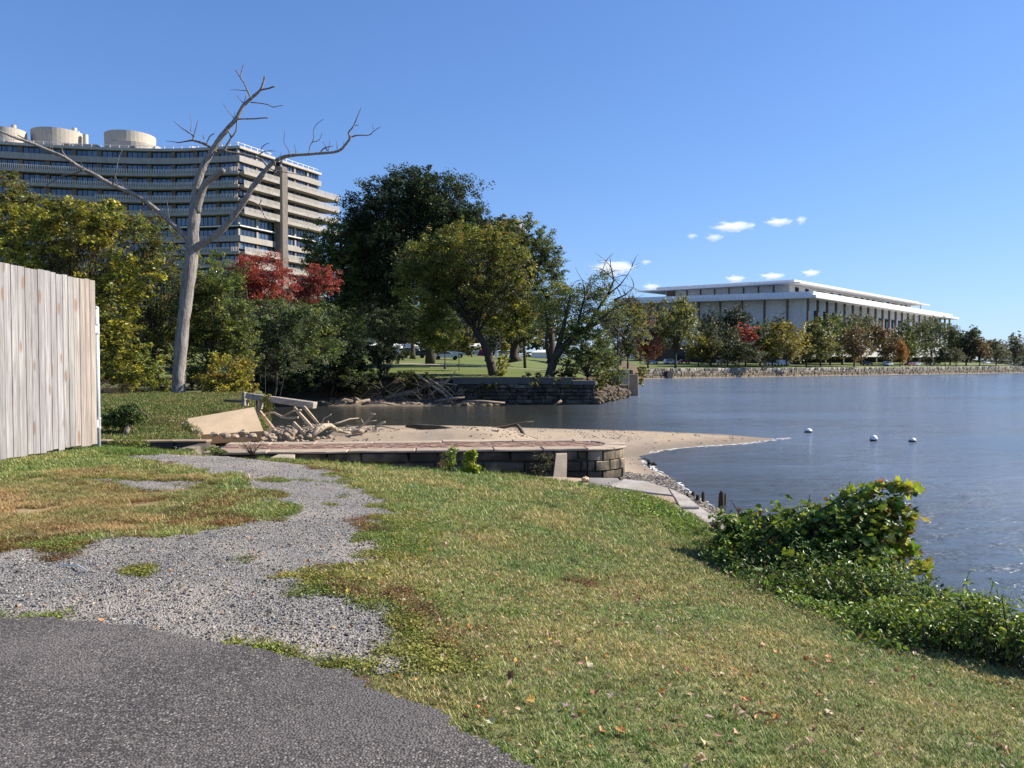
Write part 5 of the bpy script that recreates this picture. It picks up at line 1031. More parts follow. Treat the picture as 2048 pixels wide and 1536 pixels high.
tree('leaning half-bare tree over the creek wall with long curved boughs', 86, (1095, 765), [(1165, 600, 45, 35), (1130, 640, 50, 45), (1200, 580, 40, 30), (1100, 600, 40, 45), (1220, 630, 35, 30), (1180, 660, 40, 25)], [(MG, 3), (GG, 2), (OG, 2), (YG, .4)], .19, .6, seed=37, sub=10, zbase=2.3, spread=.3, limbs=False, trunk=[(1093, 775, 22), (1098, 755, 20), (1103, 735, 18), (1112, 712, 16), (1130, 690, 14), (1150, 672, 11), (1170, 660, 10), (1195, 645, 8), (1215, 640, 6), (1235, 635, 4)])
lt = [o for o in bpy.data.objects if o.get('label', '').startswith('leaning half-bare')][0]
mb = MB()
for br in ([(1112, 712, 14), (1120, 680, 11), (1128, 650, 8), (1135, 615, 5), (1140, 590, 2)], [(1100, 730, 8), (1092, 690, 6), (1096, 650, 4), (1088, 610, 2)], [(1170, 660, 7), (1195, 620, 6), (1215, 590, 5), (1228, 560, 3.4), (1222, 535, 2), (1213, 522, 1)], [(1215, 590, 4), (1240, 570, 3), (1255, 550, 1.6), (1263, 535, 1)],
           [(1228, 600, 4), (1250, 590, 2.6), (1268, 575, 1.4)], [(1165, 664, 5), (1190, 672, 4), (1212, 684, 3), (1240, 682, 2)], [(1200, 645, 5), (1225, 650, 4), (1240, 665, 3), (1245, 672, 2)], [(1228, 560, 2.4), (1216, 548, 1.8), (1205, 540, 1)], [(1234, 575, 2), (1247, 600, 1.5), (1262, 608, 1)], [(1150, 672, 6), (1160, 630, 4.5), (1170, 590, 3), (1165, 560, 1.5)], [(1195, 645, 5), (1230, 615, 4), (1256, 605, 2.4), (1270, 600, 1)]):
    pts = [atY(a, b, 86 + random.uniform(-.6, .6)) for a, b, w_ in br]; mb.tube(pts, [w_ / 2 * 86 / F for a, b, w_ in br], 6, True, .05)
    for i in range(1, len(pts)):
        for _ in range(4): limb(mb, pts[i], pts[i] + np.array([random.uniform(-1.6, 1.6), random.uniform(-1, 1), random.uniform(-.6, 1.8)]), .035, .012, 3, .15, 4)
mb.build('boughs', M['bark'], lt, smooth=True)
rng = np.random.default_rng(5)
tree('low bushes on the rocks between creek wall end and concrete blocks', 92, (1225, 790), [(1215, 770, 22, 18), (1200, 755, 26, 22), (1235, 755, 24, 16), (1225, 740, 26, 20)], [(MG, 3), (OG, 2), (YG, .7)], .17, .7, seed=47, name='bush', cat='bush', zbase=.3)
tree('bright green bush leaning over the end of the creek wall', 86, (1180, 775), [(1180, 690, 50, 40), (1160, 730, 45, 35), (1210, 730, 32, 38), (1150, 690, 35, 40), (1195, 765, 25, 20), (1130, 750, 25, 20)], [(MG, 3), ((.08, .13, .025), 3), (OG, 2), (YG, .7)], .2, .85, seed=38, name='bush', cat='bush', zbase=2.0)
tree('thin olive tree behind the concrete blocks at the creek mouth', 108, (1255, 750), [(1250, 660, 38, 45), (1275, 690, 30, 35), (1240, 705, 30, 30), (1265, 640, 25, 25)], [(OG, 3), (GG, 2), (YG, 1)], .25, .65, seed=39, zbase=2.7)
tree('small yellow-leaved bush on the outer concrete pier', 106, (1285, 760), [(1287, 745, 13, 14), (1279, 762, 8, 14)], [(YG, 3), (OG, 2), (YE, 1)], .2, .8, seed=40, name='bush', cat='bush', zbase=1.2, limbs=False)
tree('brown-green tree far behind the leaning half-bare one', 150, (1240, 735), [(1245, 640, 50, 45), (1290, 640, 35, 35), (1210, 660, 40, 40)], [(BR, 2), (OG, 3), (GG, 2)], .36, .9, seed=41, zbase=4)
tree('gold and rust leafed tree low behind the twin trunk', 118, (1030, 742), [(1020, 655, 45, 25), (985, 650, 35, 20), (1065, 665, 35, 25)], [((.26, .16, .04), 3), (BR, 2), (OG, 2)], .26, .4, seed=42, zbase=3.8, trunk=[(1030, 724, 34), (1028, 712, 20), (1029, 690, 17), (1030, 665, 15)])
tree('vine of yellow-green leaves climbing the twin trunk', 88.5, (1002, 770), [(1004, 730, 12, 35), (992, 757, 18, 14), (1010, 700, 8, 22)], [(YG, 3), (YE, 1.5), (OG, 3), (MG, 1)], .19, .9, seed=43, name='climbing_vine', cat='vine', zbase=2.4, limbs=False)
tree('thick-trunked park tree in the shade under the big dark tree', 104, (860, 735), [(855, 640, 50, 35), (820, 620, 45, 35), (790, 660, 60, 30)], [(DG, 4), (MG, 1.6)], .27, .9, seed=44, zbase=3.4, trunk=[(860, 728, 22), (860, 700, 18), (861, 670, 16)])
for i, (px, Y, b, t_, w_, lb) in enumerate([(825, 128, 718, 650, 9, 'slim dark trunk between the parked cars'), (1103, 116, 728, 650, 16, 'dark trunk right of the flared trunk'), (700, 112, 740, 640, 10, 'slim dark trunk deep under the dark oak'), (935, 150, 713, 640, 8, 'thin crooked tree with low branches near the marquee'), (1236, 100, 770, 640, 5, 'thin bare sapling stem before the low concrete wall')]):
    tree(lb, Y, (px, b), [(px - 10, t_ - 5, 22, 22), (px + 14, t_ - 8, 20, 20)], [(OG, 2), (DG, 3), (BR, .6)], .25, .5, seed=50 + i, trunk=[(px, b, w_ * 1.5), (px + 1, b - 12, w_), (px, (b + t_) / 2, w_ * .85), (px, t_, w_ * .6)], limbs=True, sub=5, group='slim trees in the park')
# dark understorey along the creek
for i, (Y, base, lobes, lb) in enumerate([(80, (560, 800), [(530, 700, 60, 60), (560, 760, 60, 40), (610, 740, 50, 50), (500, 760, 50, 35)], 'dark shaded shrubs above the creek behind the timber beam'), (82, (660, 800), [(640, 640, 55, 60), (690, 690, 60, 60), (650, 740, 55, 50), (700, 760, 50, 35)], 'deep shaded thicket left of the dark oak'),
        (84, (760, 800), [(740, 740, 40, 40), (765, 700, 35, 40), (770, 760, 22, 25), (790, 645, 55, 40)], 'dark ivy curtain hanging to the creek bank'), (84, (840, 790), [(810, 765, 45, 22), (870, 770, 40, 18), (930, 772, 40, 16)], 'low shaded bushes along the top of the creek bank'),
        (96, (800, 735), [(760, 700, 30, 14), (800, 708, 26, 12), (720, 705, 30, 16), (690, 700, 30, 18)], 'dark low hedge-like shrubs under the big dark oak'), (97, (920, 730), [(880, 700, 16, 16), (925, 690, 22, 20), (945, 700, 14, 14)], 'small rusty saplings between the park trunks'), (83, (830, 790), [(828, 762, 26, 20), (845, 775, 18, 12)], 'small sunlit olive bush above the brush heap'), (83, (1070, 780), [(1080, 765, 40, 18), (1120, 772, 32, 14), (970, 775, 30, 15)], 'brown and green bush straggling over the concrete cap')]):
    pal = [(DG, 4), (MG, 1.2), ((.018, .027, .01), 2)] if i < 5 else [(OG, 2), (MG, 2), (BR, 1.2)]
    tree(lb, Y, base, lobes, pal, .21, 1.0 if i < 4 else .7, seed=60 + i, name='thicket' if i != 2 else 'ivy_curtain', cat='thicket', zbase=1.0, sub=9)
# ---- riverside rows, shared crowns
def proto(seed, kind):
    rng = np.random.default_rng(seed); random.seed(seed)
    if kind == 'round': L3 = [(0, 0, .56, .38, .38, .38), (-.18, .05, .42, .3, .3, .28), (.2, 0, .42, .28, .3, .28), (0, .1, .78, .24, .24, .2)]; lf = .05
    elif kind == 'tall': L3 = [(0, 0, .5, .29, .29, .38), (0, 0, .78, .19, .19, .22), (-.1, 0, .34, .26, .26, .22), (.12, 0, .36, .25, .26, .22)]; lf = .045
    elif kind == 'wide': L3 = [(-.25, 0, .6, .3, .3, .26), (.25, 0, .6, .3, .3, .26), (0, 0, .75, .34, .3, .22), (0, 0, .48, .42, .34, .2)]; lf = .045
    elif kind == 'willow': L3 = [(-.2, 0, .6, .3, .3, .38), (.2, 0, .58, .3, .3, .4), (0, 0, .76, .3, .3, .24)]; lf = .04
    else: L3 = [(0, 0, .45, .5, .45, .42), (-.3, 0, .35, .3, .3, .3), (.3, 0, .35, .3, .3, .3)]; lf = .06
    n = int(sum(4 * math.pi * (l[3] * l[4] + l[4] * l[5] + l[3] * l[5]) / 3 for l in L3) * 1.7 / (lf * lf * .5) * (.75 if kind != 'sparse' else .4))
    P, ids, subs = blob(L3, n, rng, 10, 14, .2); pal = [((.8, .8, .8), 3), ((1.15, 1.1, .95), 3), ((.55, .6, .6), 2), ((1.35, 1.2, .8), 1)]
    me = leaves('crown', P, lf * rng.uniform(.6, 1.4, len(P)), np.clip(colours(P, ids, pal, rng, .22), 0, 2), T4, .4, rng); me.materials.append(M['leaf'])
    mb = MB(); mb.tube([(0, 0, -.02), (0, 0, .03), (.005, 0, .2), (0, .01, .38)], [.05, .034, .028, .022], 8, True, .05)
    for c_, r in subs[:26]: limb(mb, (0, 0, random.uniform(.2, .36)), c_, .014, .004, 3, .12, 4)
    tm = mesh_np('trunk', mb.v, [i for f in mb.f for i in f], [len(f) for f in mb.f], smooth=True); tm.materials.append(M['bark']); return me, tm
PR_ = {}
for kd, sds in (('round', (101, 102, 103)), ('tall', (104, 105)), ('wide', (106, 107)), ('willow', (108, 109)), ('bush', (110,))): PR_[kd] = [proto(s, kd) for s in sds]
C_ = dict(green=(.12, .16, .04), olive=(.18, .185, .045), yel=(.27, .235, .05), dark=(.035, .048, .024), dgr=(.07, .09, .036), grey=(.125, .135, .07), brown=(.18, .12, .06), rust=(.27, .13, .05), orange=(.42, .21, .06), red=(.46, .12, .08), wil=(.11, .135, .06))
FAR = [  # px, top y, base y, half width px, Y, kind, colour, label
 (1296, 640, 722, 24, 236, 'tall', 'red', 'red maple at the left end of the riverside row'), (1351, 603, 727, 54, 232, 'wide', 'olive', 'largest yellow-green riverside tree with a low fork, left of the white hall'),
 (1397, 672, 721, 26, 240, 'round', 'yel', 'small yellow tree at the right foot of the largest riverside tree'), (1422, 650, 723, 20, 250, 'tall', 'grey', 'narrow grey-green tree right of the small yellow one'),
 (1420, 622, 712, 22, 286, 'willow', 'dark', 'dark evergreen against the marble wall, farthest left'), (1468, 620, 712, 34, 284, 'willow', 'dark', 'widest dark evergreen against the marble wall'), (1562, 636, 712, 22, 288, 'willow', 'dark', 'dark evergreen against the marble wall near its corner'),
 (1455, 655, 724, 20, 246, 'round', 'dgr', 'dark green tree left of the red riverside maple'), (1491, 652, 722, 30, 244, 'tall', 'red', 'red maple half hidden by a small dark tree, middle of the row'), (1478, 684, 735, 36, 226, 'round', 'dgr', 'small dark round tree at the seawall before the red maple'),
 (1520, 645, 723, 24, 252, 'tall', 'green', 'green tree just right of the middle red maple'), (1545, 665, 722, 20, 260, 'round', 'olive', 'low olive tree between two taller green ones'), (1573, 645, 726, 36, 236, 'round', 'yel', 'golden-green round tree before the marble corner'),
 (1612, 660, 722, 20, 262, 'round', 'grey', 'grey-green tree behind the golden-green one'), (1641, 640, 728, 34, 240, 'tall', 'olive', 'olive tree straight below the hall corner'), (1660, 632, 716, 32, 262, 'round', 'green', 'green tree behind the olive one at the hall corner'),
 (1684, 630, 712, 30, 280, 'willow', 'wil', 'grey-green willow right of the hall corner'), (1722, 634, 712, 38, 284, 'willow', 'grey', 'wide brown-grey willow before the long colonnade'), (1708, 655, 728, 30, 248, 'round', 'brown', 'dark brown tree before the start of the white terrace'),
 (1771, 652, 725, 32, 260, 'round', 'brown', 'see-through brown tree before the white terrace'), (1800, 682, 729, 14, 256, 'round', 'orange', 'small orange tree leaning over the seawall'), (1817, 663, 722, 20, 274, 'tall', 'green', 'narrow green tree between orange tree and willows'),
 (1822, 640, 712, 36, 318, 'willow', 'wil', 'first of the big green willows before the hall end'), (1862, 642, 714, 34, 328, 'willow', 'wil', 'second big green willow before the hall end'), (1862, 704, 724, 22, 296, 'bush', 'grey', 'low grey bush at the seawall below the willows'), (1900, 652, 716, 24, 345, 'willow', 'wil', 'slender willow under the last free columns'),
 (1890, 694, 730, 16, 300, 'round', 'dgr', 'small dark tree at the seawall, left of a pair'), (1912, 696, 731, 14, 306, 'round', 'grey', 'small grey tree at the seawall, right of a pair'), (1932, 658, 720, 30, 358, 'round', 'dgr', 'round dark green tree past the end of the hall'), (1959, 676, 729, 24, 330, 'round', 'brown', 'dark red-brown tree near the far end of the seawall'),
 (1992, 680, 730, 22, 372, 'round', 'grey', 'pale grey-green tree near the far seawall end'), (2028, 672, 733, 22, 352, 'tall', 'grey', 'last tall pale tree on the seawall tip'), (1977, 682, 726, 22, 420, 'round', 'grey', 'hazy tree behind the seawall end'), (2050, 690, 733, 20, 430, 'round', 'grey', 'hazy tree at the outermost edge of the bank')]
for i, (px, ty, by, hw, Y, kd, cl, lb) in enumerate(FAR):
    q_ = (px - 1024) / F; tt = (216 * q_ - 36) / (194 - 130 * q_); wy = 216 + 130 * min(max(tt, 0), 1.02); Y = wy + (5 if by >= 726 else (30 if by <= 716 else 16)) + (60 if px in (1977, 2050) else 0) + (i % 3) * 1.5
    me, tm = PR_[kd][i % len(PR_[kd])]; s_ = Y / F; x = (px - 1024) * s_; zb = float(ph(np.array([x]), np.array([Y]))[0]); ztop = H + (725 - ty) * s_; hh_ = ztop - zb; wr = {'round': .46, 'tall': .36, 'wide': .58, 'willow': .5, 'bush': .66}[kd]
    e = empty('riverside_tree' if kd != 'bush' else 'riverside_bush', (x, Y, zb), lb, 'tree' if kd != 'bush' else 'bush', 'trees along the far riverbank'); e.rotation_euler = (0, 0, (i * 1.7) % 6.28)
    c_ = bpy.data.objects.new('crown', me); COL.objects.link(c_); c_.parent = e; c_.color = (*C_[cl], 1); c_.scale = (hw * s_ * (1.25 if px < 1690 else 1.08) / wr, hw * s_ * (1.25 if px < 1690 else 1.08) / wr, hh_ / .99)
    if kd in ('round', 'tall', 'wide'): c_.scale.z = hh_ / .93
    t = bpy.data.objects.new('trunk', tm); COL.objects.link(t); t.parent = e; t.scale = (hh_ * .62, hh_ * .62, hh_)
# wood beyond, one mass
P = []; rng = np.random.default_rng(77); L3 = []
for i in range(70):
    t = i / 69; px = 1180 + t * 760; Y = 430 + rng.uniform(0, 60); x = (px - 1024) / F * Y; L3.append((x, Y, 8, 9, 7, 7 + rng.uniform(0, 3)))
for i in range(40): px = 1960 + i * 14; Y = 640 + rng.uniform(0, 60); x = (px - 1024) / F * Y; L3.append((x, Y, 6, 11, 9, 9 + rng.uniform(0, 4)))
for i in range(40): px = 100 + i * 26; Y = 178 + rng.uniform(0, 5); x = (px - 1024) / F * Y; L3.append((x, Y, 10, 5, 4, 4.5 + rng.uniform(0, 3)))
P, ids, _ = blob(L3, 90000, rng, 7, 12, .22); me = leaves('wood', P, 1.0 * rng.uniform(.6, 1.4, len(P)), colours(P, ids, [((.05, .065, .028), 3), ((.08, .085, .04), 2), ((.03, .045, .02), 2)], rng), T4, .4, rng)
tag(link('distant_wood', me, M['leaf']), 'distant belt of hazy woodland behind the park and the white hall', 'woodland', kind='stuff')
# ------------------------------------------------------------------ the dead tree
DT = empty('dead_tree', atY(356, 797, 41), 'tall bare silver-grey dead tree with spreading forked limbs', 'tree')
def db(name, pts, Y=41, col=None, k=10, lean=0, wob=.10, sub=True):
    P = [atY(a, b, Y + lean * (i / max(1, len(pts) - 1)) ** 1.3) for i, (a, b, w_) in enumerate(pts)]
    if sub and len(P) > 2:
        cp = catmull(P, 4); R = np.interp(np.linspace(0, len(pts) - 1, len(cp)), range(len(pts)), [w_ for _, _, w_ in pts])
    else: cp, R = P, [w_ for _, _, w_ in pts]
    jit = [np.array([random.uniform(-1, 1), random.uniform(-1, 1), random.uniform(-1, 1)]) * (.006 if len(pts) > 8 else .012) for _ in cp]
    mb = MB().tube([p + j for p, j in zip(cp, jit)], [max(.012, r / 2 * Y / F * .9) for r in R], k, True, wob); o = mb.build(name, M['deadwood'], DT, smooth=True)
    if col: o.color = (*col, 1)
    return o
random.seed(3)
db('trunk', [(356, 800, 34), (357, 780, 28), (358, 745, 26), (362, 690, 27), (369, 620, 27), (377, 560, 27), (383, 510, 28), (385, 476, 26), (388, 440, 24), (391, 403, 20), (393, 378, 18), (398, 356, 17), (406, 335, 15), (417, 314, 13), (429, 295, 12), (441, 276, 11), (456, 256, 9.5), (473, 237, 8), (479, 225, 7.5), (488, 210, 7), (501, 198, 6.5), (515, 186, 6), (523, 176, 5), (530, 152, 4)], k=22, wob=.11)
db('limb', [(393, 425, 18), (400, 395, 16), (411, 368, 15), (430, 352, 12), (440, 345, 11), (448, 341, 9)], lean=-.8, k=14)
db('limb', [(388, 505, 18), (398, 492, 16), (415, 480, 15), (440, 463, 14), (465, 435, 13), (490, 400, 12), (505, 375, 11.5), (525, 348, 10), (548, 324, 9), (575, 312, 7.5), (610, 309, 6), (650, 306, 5.5), (677, 302, 5.5), (690, 290, 5), (700, 276, 5), (697, 265, 3.4), (705, 255, 3), (713, 238, 2.2), (723, 214, 1.2)], lean=-1.8, k=14)
db('limb', [(384, 505, 15), (376, 482, 13), (362, 464, 11), (345, 448, 10.5), (320, 425, 10), (290, 402, 9.5), (260, 385, 9), (225, 370, 8.5), (190, 350, 8), (160, 335, 7.5), (130, 315, 7), (95, 300, 6.5), (60, 285, 6), (30, 275, 5), (0, 262, 4), (-40, 245, 3)], lean=-3.5, k=14)
BRN = [[(434, 305, 5), (427, 300, 5), (419, 294, 5), (407, 287, 6), (395, 283, 5), (383, 281, 4), (370, 283, 3), (357, 285, 2.5), (345, 283, 1.5), (332, 282, 1)], [(385, 281, 4), (386, 272, 3), (373, 262, 3), (361, 254, 2), (347, 242, 1)], [(387, 274, 2.5), (392, 256, 2), (396, 240, 1)], [(381, 262, 2), (383, 248, 1.3), (379, 227, .8)], [(414, 289, 3), (416, 281, 3), (421, 271, 2.4), (430, 267, 2)], [(407, 278, 2), (406, 268, 1)],
 [(436, 306, 6), (449, 300, 6), (456, 304, 5.5), (481, 308, 5), (507, 314, 4.5), (524, 320, 4), (532, 330, 4), (544, 339, 3), (569, 344, 2), (600, 350, 1.4), (620, 354, 1)], [(515, 313, 3), (524, 305, 2.5), (537, 302, 2), (552, 302, 1)], [(522, 300, 2), (527, 291, 2), (538, 285, 1.2)], [(445, 303, 5), (450, 297, 5), (456, 286, 4), (462, 276, 4), (459, 266, 3.5), (453, 259, 3)], [(462, 276, 4), (471, 264, 3), (474, 242, 2)],
 [(476, 238, 3.4), (502, 237.5, 3.2), (537, 235.5, 3)], [(502, 197, 4), (495, 181, 3.6), (488, 166, 3.2), (480, 154, 3), (471, 140.5, 2.2)], [(481, 155, 2.6), (484, 139, 2), (487, 128, 1.4)], [(519, 181, 4), (535, 177, 3.6), (550, 173, 3.2)], [(502, 205, 2.6), (532, 208, 2.4), (546, 214, 2), (567, 210, 1)], [(488, 208, 2), (472, 190, 1)], [(468, 236, 1.8), (456, 222, 1.4), (446, 206, .9)], [(495, 184, 2), (487, 208, 1.4)], [(494, 181, 2), (478, 180, 1.4), (461, 179.5, .8)],
 [(581, 311, 2), (575, 297, 1.7), (568, 283, 1.5), (571, 258, .9)], [(618, 308, 2.4), (620, 293, 2.4), (627, 278, 2), (627, 261, 1.8), (633, 249, 1.6), (647, 237, 1)], [(624, 284, 2), (637, 281, 1.5), (645, 264, .9)], [(639, 307, 3), (649, 296, 2.6), (666, 292, 1.3)], [(649, 296, 2), (656, 301, 1.5), (658, 307, 1)], [(697, 276, 4), (715, 271, 3), (738, 270, 2.2), (748, 262, 1.8), (762, 252, 1)], [(747, 259, 1.4), (745, 244, .8)], [(710, 251, 2), (719, 250, 1)],
 [(490, 402, 3), (502, 403, 3), (515, 409, 3), (522, 416, 2.4), (532, 437, 2), (554, 442, 1)], [(518, 410, 2.4), (522, 402, 2), (520, 396, 1)], [(168, 340, 4), (150, 346, 4), (130, 350, 4), (110, 360, 3), (95, 370, 2), (86, 380, 1)], [(226, 368, 3), (232, 345, 2), (236, 320, 1.6), (244, 300, 1.2)], [(100, 301, 2), (100, 283, 1.5), (99, 268, 1)], [(135, 317, 4), (128, 308, 3.4), (124, 300, 2.6), (131, 292, 1.6)], [(70, 288, 4), (50, 278, 3.4), (36, 271, 2)], [(55, 284, 2), (56, 274, 1.4)],
 [(352, 455, 3), (340, 440, 2.4), (336, 420, 1.8), (333, 400, 1)], [(378, 520, 5), (366, 508, 4), (352, 500, 3), (345, 480, 2), (340, 452, 1.4)], [(376, 505, 4), (362, 500, 3), (357, 512, 2)], [(507, 375, 3), (528, 352, 2.6), (524, 343, 2)], [(548, 322, 5), (552, 340, 4), (546, 350, 3)]]
for i_ in range(26):
    L_ = random.choice([[(300, 408), (100, 303)], [(460, 440), (560, 318)], [(590, 310), (690, 296)], [(418, 315), (475, 235)], [(345, 448), (230, 372)]]); t_ = random.random(); ax = L_[0][0] + (L_[1][0] - L_[0][0]) * t_; ay = L_[0][1] + (L_[1][1] - L_[0][1]) * t_; dx = random.uniform(-9, 9); dy = -random.uniform(5, 22)
    BRN.append([(ax, ay, 2.2), (ax + dx * .4, ay + dy * .5, 1.5), (ax + dx, ay + dy, .8)])
for b in BRN: db('branch', b, 41 - (1.0 if b[0][0] > 500 else (2.0 if b[0][0] < 240 else 0)), (.75, .72, .7), k=6)
# ------------------------------------------------------------------ scattering: one object holds its few patterns and a cloud of points
def scatter(name, protos, pts, scl, rot, mat, label, tilt=None):
    """protos: list of (V, faces, colours); pts Nx3"""
    V = []; Fc = []; Cc = []; pid = []; b = 0
    for i, (v, f, c_) in enumerate(protos):
        V.append(v); Fc += [[b + q for q in t] for t in f]; Cc.append(np.broadcast_to(c_, (len(v), 3))); pid += [i] * len(v); b += len(v)
    nb = b; V = np.concatenate(V + [pts]); Cc = np.concatenate(Cc + [np.ones((len(pts), 3))]); pid += [-1] * len(pts)
    me = mesh_np(name, V, [q for t in Fc for q in t], [len(t) for t in Fc], col=Cc)
    a = me.attributes.new('pid', 'INT', 'POINT'); a.data.foreach_set('value', np.array(pid, np.int32))
    a = me.attributes.new('sc', 'FLOAT', 'POINT'); a.data.foreach_set('value', np.concatenate([np.ones(nb), scl]).astype(np.float32))
    r = np.zeros((len(V), 3), np.float32); r[nb:, 2] = rot
    if tilt is not None: r[nb:, :2] = tilt
    a = me.attributes.new('rt', 'FLOAT_VECTOR', 'POINT'); a.data.foreach_set('vector', r.ravel())
    o = link(name, me, mat); ng = bpy.data.node_groups.new(name + '_nodes', 'GeometryNodeTree')
    ng.interface.new_socket('Geometry', in_out='INPUT', socket_type='NodeSocketGeometry'); ng.interface.new_socket('Geometry', in_out='OUTPUT', socket_type='NodeSocketGeometry')
    n = ng.nodes; L = ng.links.new; gi = n.new('NodeGroupInput'); go = n.new('NodeGroupOutput')
    def attr(nm, t):
        q = n.new('GeometryNodeInputNamedAttribute'); q.data_type = t; q.inputs[0].default_value = nm; return q.outputs[0]
    pa = attr('pid', 'INT'); join = n.new('GeometryNodeJoinGeometry')
    def sel(i):
        q = n.new('FunctionNodeCompare'); q.data_type = 'INT'; q.operation = 'EQUAL'; L(pa, q.inputs[2]); q.inputs[3].default_value = i; s_ = n.new('GeometryNodeSeparateGeometry'); L(gi.outputs[0], s_.inputs[0]); L(q.outputs[0], s_.inputs[1]); return s_.outputs[0]
    for i in range(len(protos)):
        g = n.new('GeometryNodeGeometryToInstance'); L(sel(i), g.inputs[0]); L(g.outputs[0], join.inputs[0])
    ip = n.new('GeometryNodeInstanceOnPoints'); L(sel(-1), ip.inputs['Points']); L(join.outputs[0], ip.inputs['Instance']); ip.inputs['Pick Instance'].default_value = True
    rv = n.new('FunctionNodeRandomValue'); rv.data_type = 'INT'; rv.inputs[4].default_value = 0; rv.inputs[5].default_value = len(protos) - 1; L([x for x in rv.outputs if x.type == 'INT'][0], ip.inputs['Instance Index'])
    L(attr('sc', 'FLOAT'), ip.inputs['Scale'])
    e2 = n.new('FunctionNodeEulerToRotation'); L(attr('rt', 'FLOAT_VECTOR'), e2.inputs[0]); L(e2.outputs[0], ip.inputs['Rotation'])
    L(ip.outputs[0], go.inputs[0]); m_ = o.modifiers.new('scatter', 'NODES'); m_.node_group = ng
    return tag(o, label, kind='stuff')
def tuft(nb, h, w_, spread, cols, rng, lean=.5):
    V = []; Fc = []; C = []
    for i in range(nb):
        a = rng.uniform(0, 6.28); r = spread * math.sqrt(rng.random()); x, y = r * math.cos(a), r * math.sin(a); d = rng.uniform(0, 6.28); dx, dy = math.cos(d), math.sin(d); hh_ = h * rng.uniform(.5, 1.2); ln = hh_ * rng.uniform(.1, 1) * lean; wx, wy = -dy * w_ / 2, dx * w_ / 2; b = len(V)
        V += [(x - wx, y - wy, 0), (x + wx, y + wy, 0), (x + dx * ln * .4 + wx * .8, y + dy * ln * .4 + wy * .8, hh_ * .6), (x + dx * ln * .4 - wx * .8, y + dy * ln * .4 - wy * .8, hh_ * .6), (x + dx * ln, y + dy * ln, hh_)]
        Fc += [(b, b + 1, b + 2, b + 3), (b + 3, b + 2, b + 4)]; c_ = np.array(cols[rng.integers(len(cols))]) * rng.uniform(.7, 1.3); C += [c_] * 5
    return np.array(V), Fc, np.array(C)
def m_grass(name, nmix=True):
    k = N(name); a = k.n('Attribute', {'attribute_name': 'Col'}).outputs['Color']; P = k.n('NewGeometry').outputs['Position']
    n1 = k.ramp(k.noise(P, .9, 4), .38, .66); n2 = k.noise(P, 4, 3)
    a = k.mix(1.0, a, k.mix(n1, (.72, .92, .62), (1.32, 1.10, .98)), 'MULTIPLY'); a = k.mix(1.0, a, k.mix(k.ramp(n2, .3, .7), (.8, .8, .8), (1.2, 1.2, 1.2)), 'MULTIPLY')
    ir = k.n('ObjectInfo').outputs['Random']; a = k.mix(1.0, a, k.mix(ir, (.75, .75, .75), (1.25, 1.22, 1.1)), 'MULTIPLY')
    d = k.n('BsdfDiffuse', None, Color=a); t = k.n('BsdfTranslucent', None, Color=a); m_ = k.n('MixShader', None, i0=.3, i1=d.outputs[0], i2=t.outputs[0]); g = k.n('BsdfGlossy', None, Roughness=.5, Color=(1, 1, 1, 1)); m2 = k.n('MixShader', None, i0=.03, i1=m_.outputs[0], i2=g.outputs[0])
    return k.done(m2.outputs[0])
M['grass'] = m_grass('grass_blades')
rng = np.random.default_rng(9)
def sample(n, x0, x1, y0, y1, dens, px_ok=True):
    x = rng.uniform(x0, x1, n); y = rng.uniform(y0, y1, n); keep = (x > -(y * .70 + .6)) & (x < y * .7 + 2.2) & (rng.random(n) < dens(x, y)); return x[keep], y[keep]
falloff = lambda x, y: np.minimum(1, (5.0 / np.hypot(x, y)) ** 1.35)
def ongrass(x, y):
    return ((m_grav(x, y) < -.02) & (m_asph(x, y) < -.01) & (sdist(x, y, GE) < .15))
GC = [(.175, .26, .06), (.215, .29, .07), (.28, .32, .10), (.42, .37, .20), (.56, .47, .30), (.12, .165, .045), (.25, .27, .09), (.09, .11, .035)]
gsc = lambda x, y: rng.uniform(.7, 1.25, len(x)) * np.clip(np.hypot(x, y) / 6, .9, 2.0)
x, y = sample(460000, -9, 7, 0.6, 18.5, lambda x, y: falloff(x, y) * ongrass(x, y) * (sdist(x, y, DRY) > -.1 * rng.random(len(x))) * np.clip(.45 + 1.2 * fbm(x * 1.3, y * 1.3, 201), 0, 1))
z = gh(x, y); P = np.stack([x, y, z - .004], -1)
scatter('lawn_grass', [tuft(14, .030, .0042, .045, GC, rng, 1.5) for _ in range(6)], P, gsc(x, y) * .95, rng.uniform(0, 6.28, len(x)), M['grass'], 'short mown lawn of mixed green and straw blades'); print('lawn', len(x))
# longer lush grass by the gate and along the edges
x, y = sample(90000, -9, 5, 3, 18.5, lambda x, y: (sdist(x, y, GE) < .1) * (((np.hypot((x + 6.0) / 2.0, (y - 14.6) / 1.3) < 1) * .55) + .25 * (sdist(x, y, GE) > -.5) * (x < 3.3)) * (m_grav(x, y) < 0))
scatter('long_grass', [tuft(16, .10, .006, .05, [(.10, .18, .03), (.15, .22, .04), (.22, .26, .06)], rng, .9) for _ in range(4)], np.stack([x, y, gh(x, y) - .005], -1), rng.uniform(.6, 1.2, len(x)), rng.uniform(0, 6.28, len(x)), M['grass'], 'longer lush grass by the gate post and lawn edge')
x, y = sample(170000, -12, -1, 6, 15, lambda x, y: (np.minimum(1, (9 / np.hypot(x, y)) ** 1.2)) * (sdist(x, y, DRY) < .25) * (m_grav(x, y) < 0) * (fbm(x * 2.3, y * 2.3, 211) > .36))
